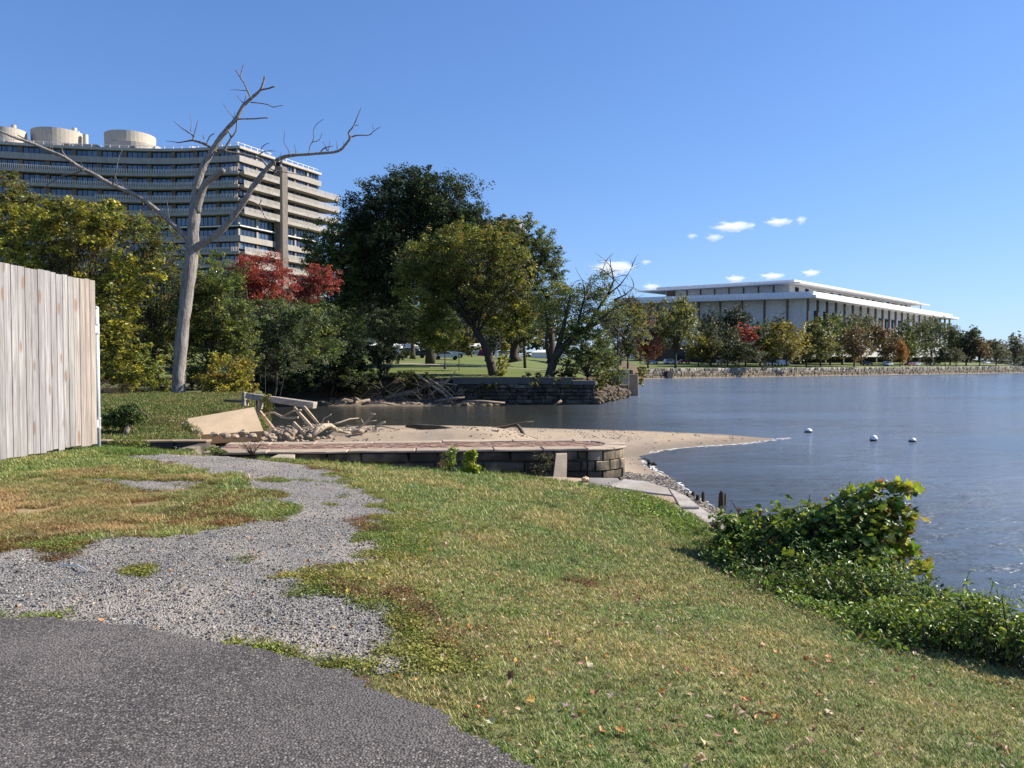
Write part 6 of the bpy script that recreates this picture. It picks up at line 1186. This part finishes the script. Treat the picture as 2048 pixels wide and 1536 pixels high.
scatter('dry_grass', [tuft(14, .045, .005, .045, [(.42, .31, .18), (.36, .26, .14), (.28, .22, .11), (.16, .17, .05), (.48, .38, .24)], rng, 1.6) for _ in range(4)], np.stack([x, y, gh(x, y) - .004], -1), rng.uniform(.8, 1.4, len(x)), rng.uniform(0, 6.28, len(x)), M['grass'], 'tan dried grass patch before the wooden gate'); print('dry', len(x))
# creeping weeds, olive and rusty, on the gravel margins
def weed(rng, cols, n=34, r=.05, lf=.0105):
    C = rng.normal(size=(n, 3)) * [r * .6, r * .6, .008]; C[:, 2] = np.abs(C[:, 2]) + .006; V, Fc = T4; Vs = []; Fs = []; Cs = []
    for i in range(n):
        a = rng.uniform(0, 6.28); s_ = lf * rng.uniform(.6, 1.4); R_ = np.array([[math.cos(a), -math.sin(a), 0], [math.sin(a), math.cos(a), 0], [rng.normal() * .4, rng.normal() * .4, 1]]); b = len(Vs) * 4; Vs.append((V * s_) @ R_.T + C[i]); Fs += [tuple(b + q for q in f) for f in Fc]; Cs += [np.array(cols[rng.integers(len(cols))]) * rng.uniform(.7, 1.3)] * 4
    return np.concatenate(Vs), Fs, np.array(Cs)
edge = lambda x, y: np.clip(1 - np.abs(m_grav(x, y) + .12) / .42, 0, 1)
x, y = sample(150000, -11, 1.2, 4.0, 17, lambda x, y: np.minimum(1, (6 / np.hypot(x, y)) ** .8) * (m_asph(x, y) < -.01) * np.clip((m_grav(x, y) < .12) * (edge(x, y) * 1.0 + .9 * (sdist(x, y, RED) < .1)) * (fbm(x * 2, y * 2, 221) > .44) + .8 * (fbm(x * 1.7, y * 1.7, 223) > .755) + .8 * (np.abs(m_asph(x, y) + .05) < .06) * (fbm(x * 1.6, y * 1.6, 225) > .53), 0, 1))
red = fbm(x * 1.1, y * 1.1, 231) + rng.normal(size=len(x)) * .05 + .12 * (sdist(x, y, RED) < 0) > .60
for nm, kk, cols, lb in (('creeping_weeds', ~red, [(.16, .19, .035), (.21, .23, .045), (.26, .24, .06), (.12, .15, .03)], 'low green creeping weeds along the gravel margins'), ('rusty_weeds', red, [(.20, .085, .04), (.15, .06, .035), (.27, .15, .07), (.14, .12, .04)], 'low rust-red creeping weeds along the gravel margins')):
    xx, yy = x[kk], y[kk]; scatter(nm, [weed(rng, cols) for _ in range(4)], np.stack([xx, yy, gh(xx, yy) + .006], -1), rng.uniform(.8, 1.7, len(xx)), rng.uniform(0, 6.28, len(xx)), M['grass'], lb); print(nm, len(xx))
# loose gravel
def stone(rng, c_):
    import bmesh
    bm = bmesh.new(); bmesh.ops.create_icosphere(bm, subdivisions=1, radius=.5); V = np.array([tuple(v.co) for v in bm.verts]); Fs = [tuple(v.index for v in f.verts) for f in bm.faces]; bm.free()
    V = V * rng.uniform(.65, 1.2, (len(V), 1)) * [1, rng.uniform(.6, 1), rng.uniform(.45, .7)]; return V, Fs, np.array(c_)
M['pebble'] = m_surf('loose_stone', (1, 1, 1), .2, 30, 200, bump=.2, use_col=True)
x, y = sample(420000, -9, 1.2, 4.0, 17, lambda x, y: np.minimum(1, (5 / np.hypot(x, y)) ** 1.6) * ((m_grav(x, y) > -.12) & (m_asph(x, y) < .03) | (m_asph(x, y) > 0) & (m_asph(x, y) < .9) & (x < -.6) & (rng.random(len(x)) < .05 * (1 - m_asph(x, y)))) * np.clip(fbm(x * 1.5, y * 1.5, 241) * 1.6, .2, 1) * .8)
scatter('loose_gravel', [stone(rng, c_) for c_ in ((.36, .335, .30), (.25, .23, .205), (.12, .118, .115), (.45, .42, .38), (.30, .265, .225), (.07, .07, .07))], np.stack([x, y, gh(x, y) + .012], -1), np.exp(rng.normal(size=len(x)) * .38) * .0125, rng.uniform(0, 6.28, len(x)), M['pebble'], 'loose grey crushed stones strewn over the gravel path', tilt=rng.normal(size=(len(x), 2)) * .4); print('gravel', len(x))
# pebbles on the small beach
x = rng.uniform(2.5, 7, 26000); y = rng.uniform(11, 30, 26000); kk = (shh(x, y) > -.05) & (sdist(x, y, GE) > .1) & (x + (y - 20) * .12 > 3.4); x, y = x[kk], y[kk]
scatter('beach_pebbles', [stone(rng, c_) for c_ in ((.34, .31, .27), (.20, .18, .16), (.12, .11, .10), (.48, .43, .37), (.26, .21, .17))], np.stack([x, y, shh(x, y) + .01], -1), np.exp(rng.normal(size=len(x)) * .5) * .055, rng.uniform(0, 6.28, len(x)), M['pebble'], 'dark wet pebbles on the little beach beside the quay')
x = rng.uniform(-12, 14, 9000); y = rng.uniform(25.5, 50, 9000); kk = (shh(x, y) > .05) & (rng.random(9000) < .15 + .8 * (fbm(x * .5, y * .3, 251) > .56)); x, y = x[kk], y[kk]
scatter('sand_litter', [stone(rng, c_) for c_ in ((.20, .15, .10), (.14, .10, .07), (.30, .25, .2))], np.stack([x, y, shh(x, y) + .01], -1), np.exp(rng.normal(size=len(x)) * .5) * .06, rng.uniform(0, 6.28, len(x)), M['pebble'], 'bits of bark and litter scattered over the sand spit')
# grass on the raised lawn by the lock
x = rng.uniform(-22, -9, 60000); y = rng.uniform(24.3, 41, 60000); kk = (sdist(x, y, LE) < .2); x, y = x[kk], y[kk]
scatter('mound_grass', [tuft(10, .12, .02, .10, [(.12, .17, .035), (.16, .19, .05), (.26, .22, .10), (.08, .12, .03)], rng, .9) for _ in range(4)], np.stack([x, y, lh(x, y) - .01], -1), rng.uniform(.6, 1.3, len(x)), rng.uniform(0, 6.28, len(x)), M['grass'], 'rough grass on the raised lawn by the dead tree')
# ------------------------------------------------------------------ fallen leaves
M['litter'] = m_leaf('dry_leaf', .25, .1)
LC = [(.36, .24, .15), (.52, .39, .28), (.24, .13, .075), (.50, .24, .09), (.16, .09, .055), (.50, .40, .28), (.42, .31, .10)]
def curl(seed, tm):
    r = np.random.default_rng(seed); V, Fc = tm; V = V.copy(); V[:, 2] += r.uniform(.2, .6) * V[:, 0] ** 2 * 2 + r.uniform(-.3, .3) * V[:, 1] ** 2 + r.normal(size=len(V)) * .03; return V, [tuple(f) for f in Fc]
lm = []
for i in range(6):
    V, Fc = curl(300 + i, TL if i % 2 else TO); me = mesh_np('fallen_leaf', V, [q for f in Fc for q in f], [3] * len(Fc)); me.materials.append(M['litter']); lm.append(me)
cl_ = [(1080, 1290, 160, 60), (1250, 1300, 150, 70), (1180, 1180, 120, 50), (900, 1080, 150, 60), (1350, 1400, 200, 80), (1600, 1320, 200, 40), (1000, 1420, 200, 60), (1850, 1330, 150, 40), (1140, 1110, 120, 50), (760, 1180, 80, 60), (1500, 1480, 250, 50)]
random.seed(12); spots = []
while len(spots) < 285:
    c_ = random.choice(cl_); px, py = random.gauss(c_[0], c_[2] * .6), random.gauss(c_[1], c_[3] * .6)
    if not (650 < px < 2040 and 1000 < py < 1530): continue
    p = onH(px, py, gh, 2.5)
    if not ongrass(p[:1], p[1:2])[0]: continue
    spots.append(p)
cn = {0: 'brown', 1: 'pale tan', 2: 'dark brown', 3: 'orange', 4: 'blackish', 5: 'beige', 6: 'yellow-brown'}
for i, p in enumerate(spots):
    ci = random.randrange(7); o = bpy.data.objects.new('fallen_leaf', lm[i % 6]); COL.objects.link(o); s_ = random.uniform(.024, .052); o.location = (p[0], p[1], p[2] + .022); o.scale = (s_, s_, s_); o.rotation_euler = (random.gauss(0, .5), random.gauss(0, .5), random.uniform(0, 6.28)); o.color = (*[v * random.uniform(.85, 1.2) for v in LC[ci]], 1)
    tag(o, '%s %s fallen leaf lying on the mown lawn' % (cn[ci], 'lobed' if i % 2 else 'oval'), 'leaf', '%s %s leaves on the lawn' % (cn[ci], 'lobed' if i % 2 else 'oval'))
x, y = sample(60000, -9, 6, 3, 17, lambda x, y: (sdist(x, y, GE) < 0) * (m_asph(x, y) < -.03) * np.where(m_grav(x, y) > 0, .12, 1) * (.2 + .75 * (fbm(x * .8, y * .8, 261) > .53)) * np.minimum(1, 8 / np.hypot(x, y)))
scatter('leaf_litter', [(curl(400 + i, TO)[0], curl(400 + i, TO)[1], np.array(LC[i])) for i in range(7)], np.stack([x, y, gh(x, y) + .02], -1), rng.uniform(.015, .045, len(x)), rng.uniform(0, 6.28, len(x)), M['litter'], 'small dry leaf fragments strewn over lawn and gravel edge', tilt=rng.normal(size=(len(x), 2)) * .5); print('litter', len(x))
# white plastic strip lying on the gravel
p = onH(155, 1140, gh, 2.8); q = onH(120, 1134, gh, 2.8); r0 = onH(175, 1146, gh, 2.8)
tag(top(MB().tube([q + [0, 0, .02], p + [0, 0, .035], r0 + [0, 0, .02]], [.005, .007, .003], 6).build('plastic_strip', M['white'])), 'short white plastic strip on the weeds at the left gravel edge', 'litter')
# ------------------------------------------------------------------ bank shrubs at the right
def bank(px, py, Yg): return atY(px, py, Yg)
def leafy(name, lobes, n, size, pal, tmpl, parent, seed, clump=10, spread=.3, up=.4, sub=8, mat='leafglossy', hollow=.6, dirs=None):
    rg = np.random.default_rng(seed); P, ids, subs = blob(lobes, n, rg, sub, clump, spread, hollow); zz = gh(P[:, 0], P[:, 1]); kk = P[:, 2] > np.maximum(zz, .02); P, ids = P[kk], ids[kk]
    me = leaves(name, P, size * rg.uniform(.55, 1.35, len(P)), colours(P, ids, pal, rg, .22), tmpl, up, rg, off=WL[parent.name] if parent else np.zeros(3), dirs=dirs); o = link(name, me, M[mat], parent); tag(o, kind='stuff'); return o, subs
def LB(px, py, rx, ry, Y, dy=None):
    c_ = atY(px, py, Y); return (*c_, rx * Y / F, (dy or max(rx, ry) * .7 * Y / F), ry * Y / F)
VG = [((.10, .17, .028), 3), ((.16, .23, .035), 3), ((.045, .085, .018), 2), ((.20, .24, .03), 1.2)]
vb = empty('vine_shrub', (3.7, 8.9, float(gh(np.array([3.7]), np.array([8.9]))[0])), 'tall tangled vine shrub with big lobed leaves overhanging the water', 'shrub')
o, subs = leafy('foliage', [LB(1540, 1072, 90, 40, 9.6), LB(1630, 1066, 95, 46, 9.2), LB(1715, 1060, 85, 58, 9.0), LB(1775, 1045, 45, 50, 9.0), LB(1480, 1075, 60, 45, 9.9), LB(1690, 1120, 110, 45, 8.8), LB(1600, 1120, 130, 40, 9.0)], 9500, .07, VG + [((.16, .09, .04), .5)], TL, vb, 501, 9, .35, sub=9)
rg = np.random.default_rng(502); bl = []
def arm(pts, Y, r): return [atY(a, b, Y) for a, b in pts]
arms = [([(1600, 1040), (1660, 1010), (1720, 985), (1760, 975), (1800, 973), (1830, 985)], 9.0), ([(1700, 1040), (1760, 1020), (1800, 1010), (1820, 1030), (1815, 1060)], 8.9), ([(1760, 1080), (1800, 1090), (1835, 1120), (1850, 1140)], 8.8), ([(1780, 1060), (1800, 1080), (1798, 1120), (1795, 1150)], 8.9), ([(1500, 1060), (1480, 1030), (1462, 1000)], 10), ([(1600, 1040), (1616, 1010), (1620, 990)], 9.3), ([(1640, 1060), (1700, 1050), (1770, 1040), (1810, 1045)], 8.8), ([(1540, 1050), (1580, 1020), (1610, 1010)], 9.5), ([(1760, 1130), (1800, 1150), (1840, 1150)], 8.7)]
mb = MB()
for pts, Y in arms: mb.tube([atY(a, b, Y) for a, b in pts], list(np.linspace(.012, .004, len(pts))), 5)
for c_, r in subs[:40]: limb(mb, WL[vb.name] + [random.uniform(-.8, .8), 0, .1], c_, .016, .005, 4, .15, 4)
mb.build('stem', M['bark'], vb)
lmesh = []
for i in range(5):
    V, Fc = curl(600 + i, TL); me = mesh_np('leaf', V, [q for f in Fc for q in f], [3] * len(Fc)); me.materials.append(M['leafglossy']); lmesh.append(me)
LCOL = [(.17, .26, .04), (.22, .31, .05), (.12, .20, .03), (.38, .40, .05), (.50, .45, .06), (.38, .17, .05), (.20, .26, .05)]
big = []
for pts, Y in arms:
    P = np.array([atY(a, b, Y) for a, b in pts]); cv = catmull(P, 6)
    for q in cv:
        for _ in range(3): big.append(q + rg.normal(size=3) * [.05, .06, .045])
while len(big) < 290:
    c_, r = subs[rg.integers(len(subs))]; d = rg.normal(size=3); d /= np.linalg.norm(d); d[1] = -abs(d[1]); d[2] = abs(d[2]); big.append(c_ + d * r * 1.05)
for q in big[:298]:
    o = bpy.data.objects.new('leaf', lmesh[rg.integers(5)]); COL.objects.link(o); o.parent = vb; rt = (q[0] / q[1] * F + 1024) > 1690; s_ = rg.uniform(.09, .16) if rt else rg.uniform(.06, .115); o.scale = (s_,) * 3; o.location = tuple(q - WL[vb.name]); o.rotation_euler = (rg.normal() * .6 + .35, rg.normal() * .6 + .25, rg.uniform(0, 6.28))
    yl = (q[0] / q[1] * F + 1024) > 1740; cc = LCOL[rg.choice(7, p=[.14, .18, .08, .25, .2, .05, .1] if yl else [.3, .25, .22, .08, .02, .04, .09])]; o.color = (*[float(v * rg.uniform(.8, 1.2)) for v in cc], 1)
for i, (lobes, n, sz, pal, tm, nm, lb) in enumerate([
    ([LB(1560, 1150, 110, 35, 8.6), LB(1640, 1170, 120, 40, 8.0), LB(1740, 1190, 110, 40, 7.6), LB(1480, 1110, 60, 30, 9.3), LB(1820, 1200, 90, 40, 7.4)], 9500, .052, [((.08, .14, .025), 4), ((.16, .10, .05), .5), ((.13, .20, .03), 3), ((.05, .09, .02), 2), ((.22, .24, .05), .6)], TO, 'bank_shrub', 'dense small-leaved green shrubs low on the bank before the vine shrub'),
    ([LB(1850, 1250, 120, 50, 6.4), LB(1950, 1270, 110, 60, 6.0), LB(2040, 1270, 80, 65, 5.8), LB(1760, 1240, 80, 30, 6.8), LB(2100, 1290, 70, 60, 5.6), LB(2290, 1400, 120, 90, 4.6), LB(2600, 1560, 190, 120, 3.6), LB(1930, 1220, 70, 25, 6.9)], 12000, .05, [((.16, .24, .035), 4), ((.17, .24, .035), 3), ((.05, .09, .02), 2), ((.24, .25, .05), .8)], TO, 'bank_shrub', 'bright leafy shrubs on the bank at the right-hand lawn edge'),
    ([LB(1440, 1085, 40, 22, 10.3), LB(1500, 1140, 50, 20, 8.9), LB(1410, 1070, 25, 14, 11)], 5000, .03, [((.10, .17, .03), 4), ((.20, .25, .05), 2), ((.20, .10, .05), .6)], TO, 'bank_weeds', 'green weeds trailing from the bank shrubs towards the flagstones')]):
    zb = min(l[2] for l in lobes) - .5; e = empty(nm, np.array(lobes[0][:3]) * [1, 1, 0] + [0, 0, float(gh(np.array([lobes[0][0]]), np.array([lobes[0][1]]))[0])], lb, 'shrub')
    o, sb = leafy('foliage', lobes, n, sz, pal, tm, e, 510 + i, 9, .34, sub=12)
    mb = MB(); [limb(mb, (c_[0], c_[1] - .1, float(gh(c_[:1], c_[1:2])[0])), c_ + [0, 0, r[2] * .8], .008, .003, 3, .15, 4) for c_, r in sb]; mb.build('stem', M['bark'], e)
# broad leaves creeping over the lawn margin
rg = np.random.default_rng(520); LP_ = []
path = catmull([onH(a, b, gh, 2) for a, b in ((1470, 1130), (1560, 1200), (1640, 1230), (1720, 1255), (1800, 1275), (1880, 1300), (1960, 1320), (2060, 1345))], 40)
for q in path:
    for _ in range(9): LP_.append(q + rg.normal(size=3) * [.14, .12, 0] + [.08, .10, 0])
P = np.array(LP_); P[:, 2] = gh(P[:, 0], P[:, 1]) + np.abs(rg.normal(size=len(P))) * .05 + .02
me = leaves('lawn_margin_plants', P, .05 * rg.uniform(.6, 1.4, len(P)), colours(P, np.arange(len(P)) // 6, [((.12, .20, .03), 3), ((.19, .27, .05), 3), ((.08, .14, .03), 2), ((.30, .22, .12), .5)], rg), TO, .3, rg); tag(link('margin_plants', me, M['leafglossy']), 'broad bright leaves creeping along the lawn margin under the shrubs', 'plants', kind='stuff')
# groundcover at the quay edge of the lawn
P = []
for q in catmull([onH(a, b, gh, 2.1) for a, b in ((1180, 972), (1240, 990), (1290, 1000), (1330, 1020), (1380, 1045), (1420, 1070))], 40):
    for _ in range(22): P.append(q + rg.normal(size=3) * [.28, .30, 0] + [-.15, -.35, 0])
P = np.array(P); P = P[sdist(P[:, 0], P[:, 1], GE) < .05]; P[:, 2] = gh(P[:, 0], P[:, 1]) + np.abs(rg.normal(size=len(P))) * .05 + .01
tag(link('quay_weeds', leaves('quay_weeds', P, .045 * rg.uniform(.6, 1.4, len(P)), colours(P, np.arange(len(P)) // 6, [((.14, .23, .03), 3), ((.22, .30, .05), 3), ((.08, .14, .03), 2)], rg), TO, .3, rg), M['leafglossy']), 'bright green groundcover leaves at the lawn edge above the flagstones', 'plants', kind='stuff')
# ------------------------------------------------------------------ small plants around the lock
def plant(label, Y, base, lobes, n, sz, pal, tm, nm, cat, seed, stems=6, mat='leafglossy', spread=.35, clump=5, zb=None):
    rg = np.random.default_rng(seed); random.seed(seed); b0 = atY(base[0], base[1], Y); e = empty(nm, b0, label, cat); L3 = [LB(*l, Y) for l in lobes]
    P, ids, subs = blob(L3, n, rg, 7, clump, spread, .3); me = leaves('foliage', P, sz * rg.uniform(.6, 1.3, len(P)), colours(P, ids, pal, rg, .2), tm, .2, rg, off=b0); tag(link('foliage', me, M[mat], e), kind='stuff' if len(P) > 60 else None)
    mb = MB()
    for i in range(stems): c_ = subs[i % len(subs)][0]; limb(mb, b0 + np.array([random.uniform(-.06, .06), 0, -.05]), c_, .010, .004, 4, .12, 4)
    mb.build('stem', M['bark'], e); return e
PG = [((.16, .25, .03), 3), ((.24, .32, .04), 2), ((.34, .36, .05), 1)]
plant('young sapling with few large yellow-green leaves at the lawn edge before the lock', 15.1, (945, 950), [(942, 912, 9, 10), (935, 935, 10, 8), (950, 940, 8, 8), (930, 943, 6, 6)], 46, .10, [((.40, .42, .06), 3), ((.28, .36, .05), 2)], TL, 'sapling', 'sapling', 701, 5, clump=4)
plant('thin reedy weed with small green leaves beside the yellow-green sapling', 15.3, (905, 948), [(900, 920, 12, 18), (908, 905, 10, 12), (898, 938, 10, 10)], 170, .045, PG, TO, 'tall_weed', 'weed', 702, 12)
plant('dry brown weed stems standing before the lock wall, left of the sapling', 15.5, (885, 947), [(885, 925, 8, 20)], 60, .03, [(BR, 3), (OG, 1)], TO, 'dry_weed', 'weed', 703, 12)
plant('brown-leaved bush growing in the dark lock beside the pale stone post', 21.3, (1090, 950), [(1085, 925, 22, 18), (1095, 912, 15, 10), (1078, 940, 16, 10)], 700, .04, [((.10, .09, .03), 3), ((.07, .09, .03), 2)], TO, 'wall_bush', 'bush', 704, 8)
plant('tuft of lush green vine at the foot of the retaining wall near the gate', 20, (265, 900), [(262, 884, 28, 14), (235, 892, 18, 10), (290, 895, 14, 8), (255, 900, 25, 8)], 1500, .06, [((.16, .22, .03), 3), ((.24, .26, .04), 1.4), ((.10, .15, .03), 3), ((.34, .20, .05), .3)], TO, 'wall_vine', 'vine', 705, 8, clump=8)
plant('low green weeds by the corner of the retaining wall and gravel', 19, (430, 908), [(425, 900, 18, 7), (440, 904, 12, 5), (370, 902, 20, 5)], 500, .05, [((.14, .20, .04), 3), ((.09, .13, .03), 2)], TO, 'corner_weeds', 'weed', 706, 6, clump=8)
plant('leafless reddish twiggy weed over the brick strip edge', 19.5, (505, 905), [(500, 888, 22, 14), (520, 890, 14, 10)], 90, .02, [(BR, 1)], T4, 'twiggy_weed', 'weed', 707, 22)
plant('round dark green ivy bush on the grass beyond the gate post', 26, (245, 862), [(240, 832, 34, 26), (262, 830, 24, 24), (222, 842, 20, 16)], 7500, .075, [(DG, 3), (MG, 4), ((.09, .15, .04), 1.5)], TO, 'ivy_bush', 'bush', 708, 8, clump=10, spread=.2)
log('tree_stump', [(252, 868, 12, 25.6), (256, 856, 8, 25.7), (254, 846, 7, 25.9)], (.8, .74, .7), M['drift'], 'small split grey stump under the round ivy bush', 'stump')
log('bent_branch', [(264, 813, 4, 26), (276, 816, 4, 26), (288, 827, 4, 26), (298, 838, 3.5, 26)], (.25, .22, .2), M['drift'], 'dark bent branch arching out of the ivy bush', 'branch')
plant('dry brown weeds along the edge between ivy bush and tan slab', 28, (330, 865), [(330, 845, 40, 16), (370, 850, 20, 12), (300, 852, 20, 10)], 900, .035, [(BR, 3), (OG, 2), ((.28, .2, .12), 2)], TO, 'dry_weed', 'weed', 709, 24)
plant('green weeds at the lower left corner of the tan slab', 27, (388, 875), [(388, 862, 16, 10), (375, 856, 12, 10)], 600, .05, [((.12, .18, .03), 3), (OG, 2)], TO, 'tall_weed', 'weed', 710, 8)
plant('yellow-green vine leaves hanging on the broken timber beam', 31, (535, 830), [(532, 797, 9, 9), (538, 815, 10, 12), (528, 822, 7, 8)], 170, .085, [(YG, 3), (YE, 1), (OG, 1)], TO, 'hanging_vine', 'vine', 711, 6)
plant('brown tangle of bare brush at the foot of the yellow-green tree', 39.5, (240, 800), [(240, 775, 40, 14), (215, 782, 25, 10)], 500, .05, [(BR, 2), ((.2, .15, .1), 2)], T4, 'brush_pile', 'brushwood', 712, 60, mat='leaf')
# ------------------------------------------------------------------ clouds, far off and high
k = N('cloud_vapour'); P = k.n('TexCoord').outputs['Object']; n_ = k.noise(P, 2.1, 7, .66); r_ = k.n('VectorMath', {'operation': 'LENGTH'}, i0=P).outputs['Value']
dn = k.math('MULTIPLY', k.math('MAXIMUM', k.math('SUBTRACT', k.math('ADD', k.math('SUBTRACT', 1.0, r_), k.math('MULTIPLY', n_, 2.2)), 1.36), 0), .05)
pv = k.n('VolumeScatter', None, Color=(1, 1, 1, 1), Density=dn, Anisotropy=.2); k.t.links.new(pv.outputs[0], k.out.inputs[1]); M['cloud'] = k.m
me = bpy.data.meshes.new('cloud'); bm = bmesh.new(); bmesh.ops.create_icosphere(bm, subdivisions=3, radius=1.0); bm.to_mesh(me); bm.free(); me.materials.append(M['cloud'])
for i, (px, py, rx, ry, lb) in enumerate([(1465, 453, 50, 12, 'largest of the high white clouds, long and flat'), (1428, 475, 22, 10, 'small white puff under the long flat cloud'), (1384, 472, 14, 7, 'tiny faint puff left of the small white one'), (1556, 444, 34, 10, 'thin streaky cloud right of the long flat one'), (1602, 440, 14, 12, 'small ragged puff at the right tip of the streaky cloud'),
        (1225, 536, 55, 20, 'big bright cloud behind the half-bare leaning tree'), (1292, 524, 14, 7, 'tiny cloud right of the big bright one'), (1302, 574, 24, 10, 'low cloud touching the left roof tip of the white hall'), (1470, 558, 28, 10, 'low cloud above the middle of the hall roof'), (1545, 552, 36, 8, 'thin long low cloud above the hall roof'), (1622, 546, 28, 9, 'low white cloud above the hall corner')]):
    Y = 3500 + i * 60; c_ = atY(px, py, Y); o = bpy.data.objects.new('cloud', me); COL.objects.link(o); s_ = Y / F; o.location = tuple(c_); o.scale = (rx * s_ * 1.05, rx * s_ * .8, ry * s_ * 1.05); o.rotation_euler = (0, 0, .1 * i); tag(o, lb, 'cloud', 'small white clouds over the far bank')
# upright leafy sprigs breaking the outline of the bank shrubs
rg = np.random.default_rng(530); P = []; sb = MB(); random.seed(8)
for i in range(150):
    t = rg.random(); px, py, Y = 1480 + 560 * t + rg.normal() * 25, 1105 + 150 * t + rg.normal() * 16, 9.2 - 3.2 * t; q = atY(px, py, Y); g = float(gh(q[:1], q[1:2])[0]); q[2] = max(q[2], g + .1); tip = q + [rg.normal() * .06, rg.normal() * .05, rg.uniform(.08, .24)]
    sb.tube([(q[0], q[1], g), q, tip], [.004, .003, .002], 4)
    for k_ in np.linspace(0, 1, 12): P.append(q + (tip - q) * k_ + rg.normal(size=3) * .022)
P = np.array(P); e = empty('bank_sprigs', (3.4, 7.4, float(gh(np.array([3.4]), np.array([7.4]))[0])), 'thin upright leafy sprigs rising all along the bank shrubs', 'weeds'); sb.build('stem', M['bark'], e)
tag(link('foliage', leaves('foliage', P, .042 * rg.uniform(.6, 1.3, len(P)), colours(P, np.arange(len(P)) // 12, [((.14, .22, .035), 3), ((.20, .28, .045), 2), ((.09, .15, .03), 1)], rg), TO, .5, rg, off=WL[e.name]), M['leafglossy'], e), kind='stuff')
# thin broken foam where ripples run onto the spit and the little beach
rg = np.random.default_rng(540); fm = MB()
for seg in ([(1300, 905), (1340, 899), (1400, 893.5), (1450, 890), (1500, 886.5), (1545, 879.5), (1580, 876)], [(1284, 922), (1300, 934), (1322, 948), (1352, 964), (1378, 988), (1420, 1012)]):
    cv = catmull([atZ(a, b, .02) for a, b in seg], 26)
    for i in range(len(cv) - 1):
        for k_ in range(3):
            if rg.random() < .72: continue
            p = cv[i] + (cv[i + 1] - cv[i]) * rg.random() + rg.normal(size=3) * [.10, .16, 0]; a = rg.uniform(-.5, .5) + math.atan2(*(cv[i + 1] - cv[i])[[1, 0]]); L_, w_ = rg.uniform(.08, .35), rg.uniform(.02, .055)
            u_ = np.array([math.cos(a), math.sin(a), 0]); v_ = np.array([-u_[1], u_[0], 0]); fm.add([p - u_ * L_, p - v_ * w_ + [0, 0, .008], p + u_ * L_, p + v_ * w_ + [0, 0, .008]], [(0, 1, 2, 3)])
tag(fm.build('shore_foam', M['white']), 'thin broken line of white foam along the sand spit and beach', 'foam', kind='stuff')
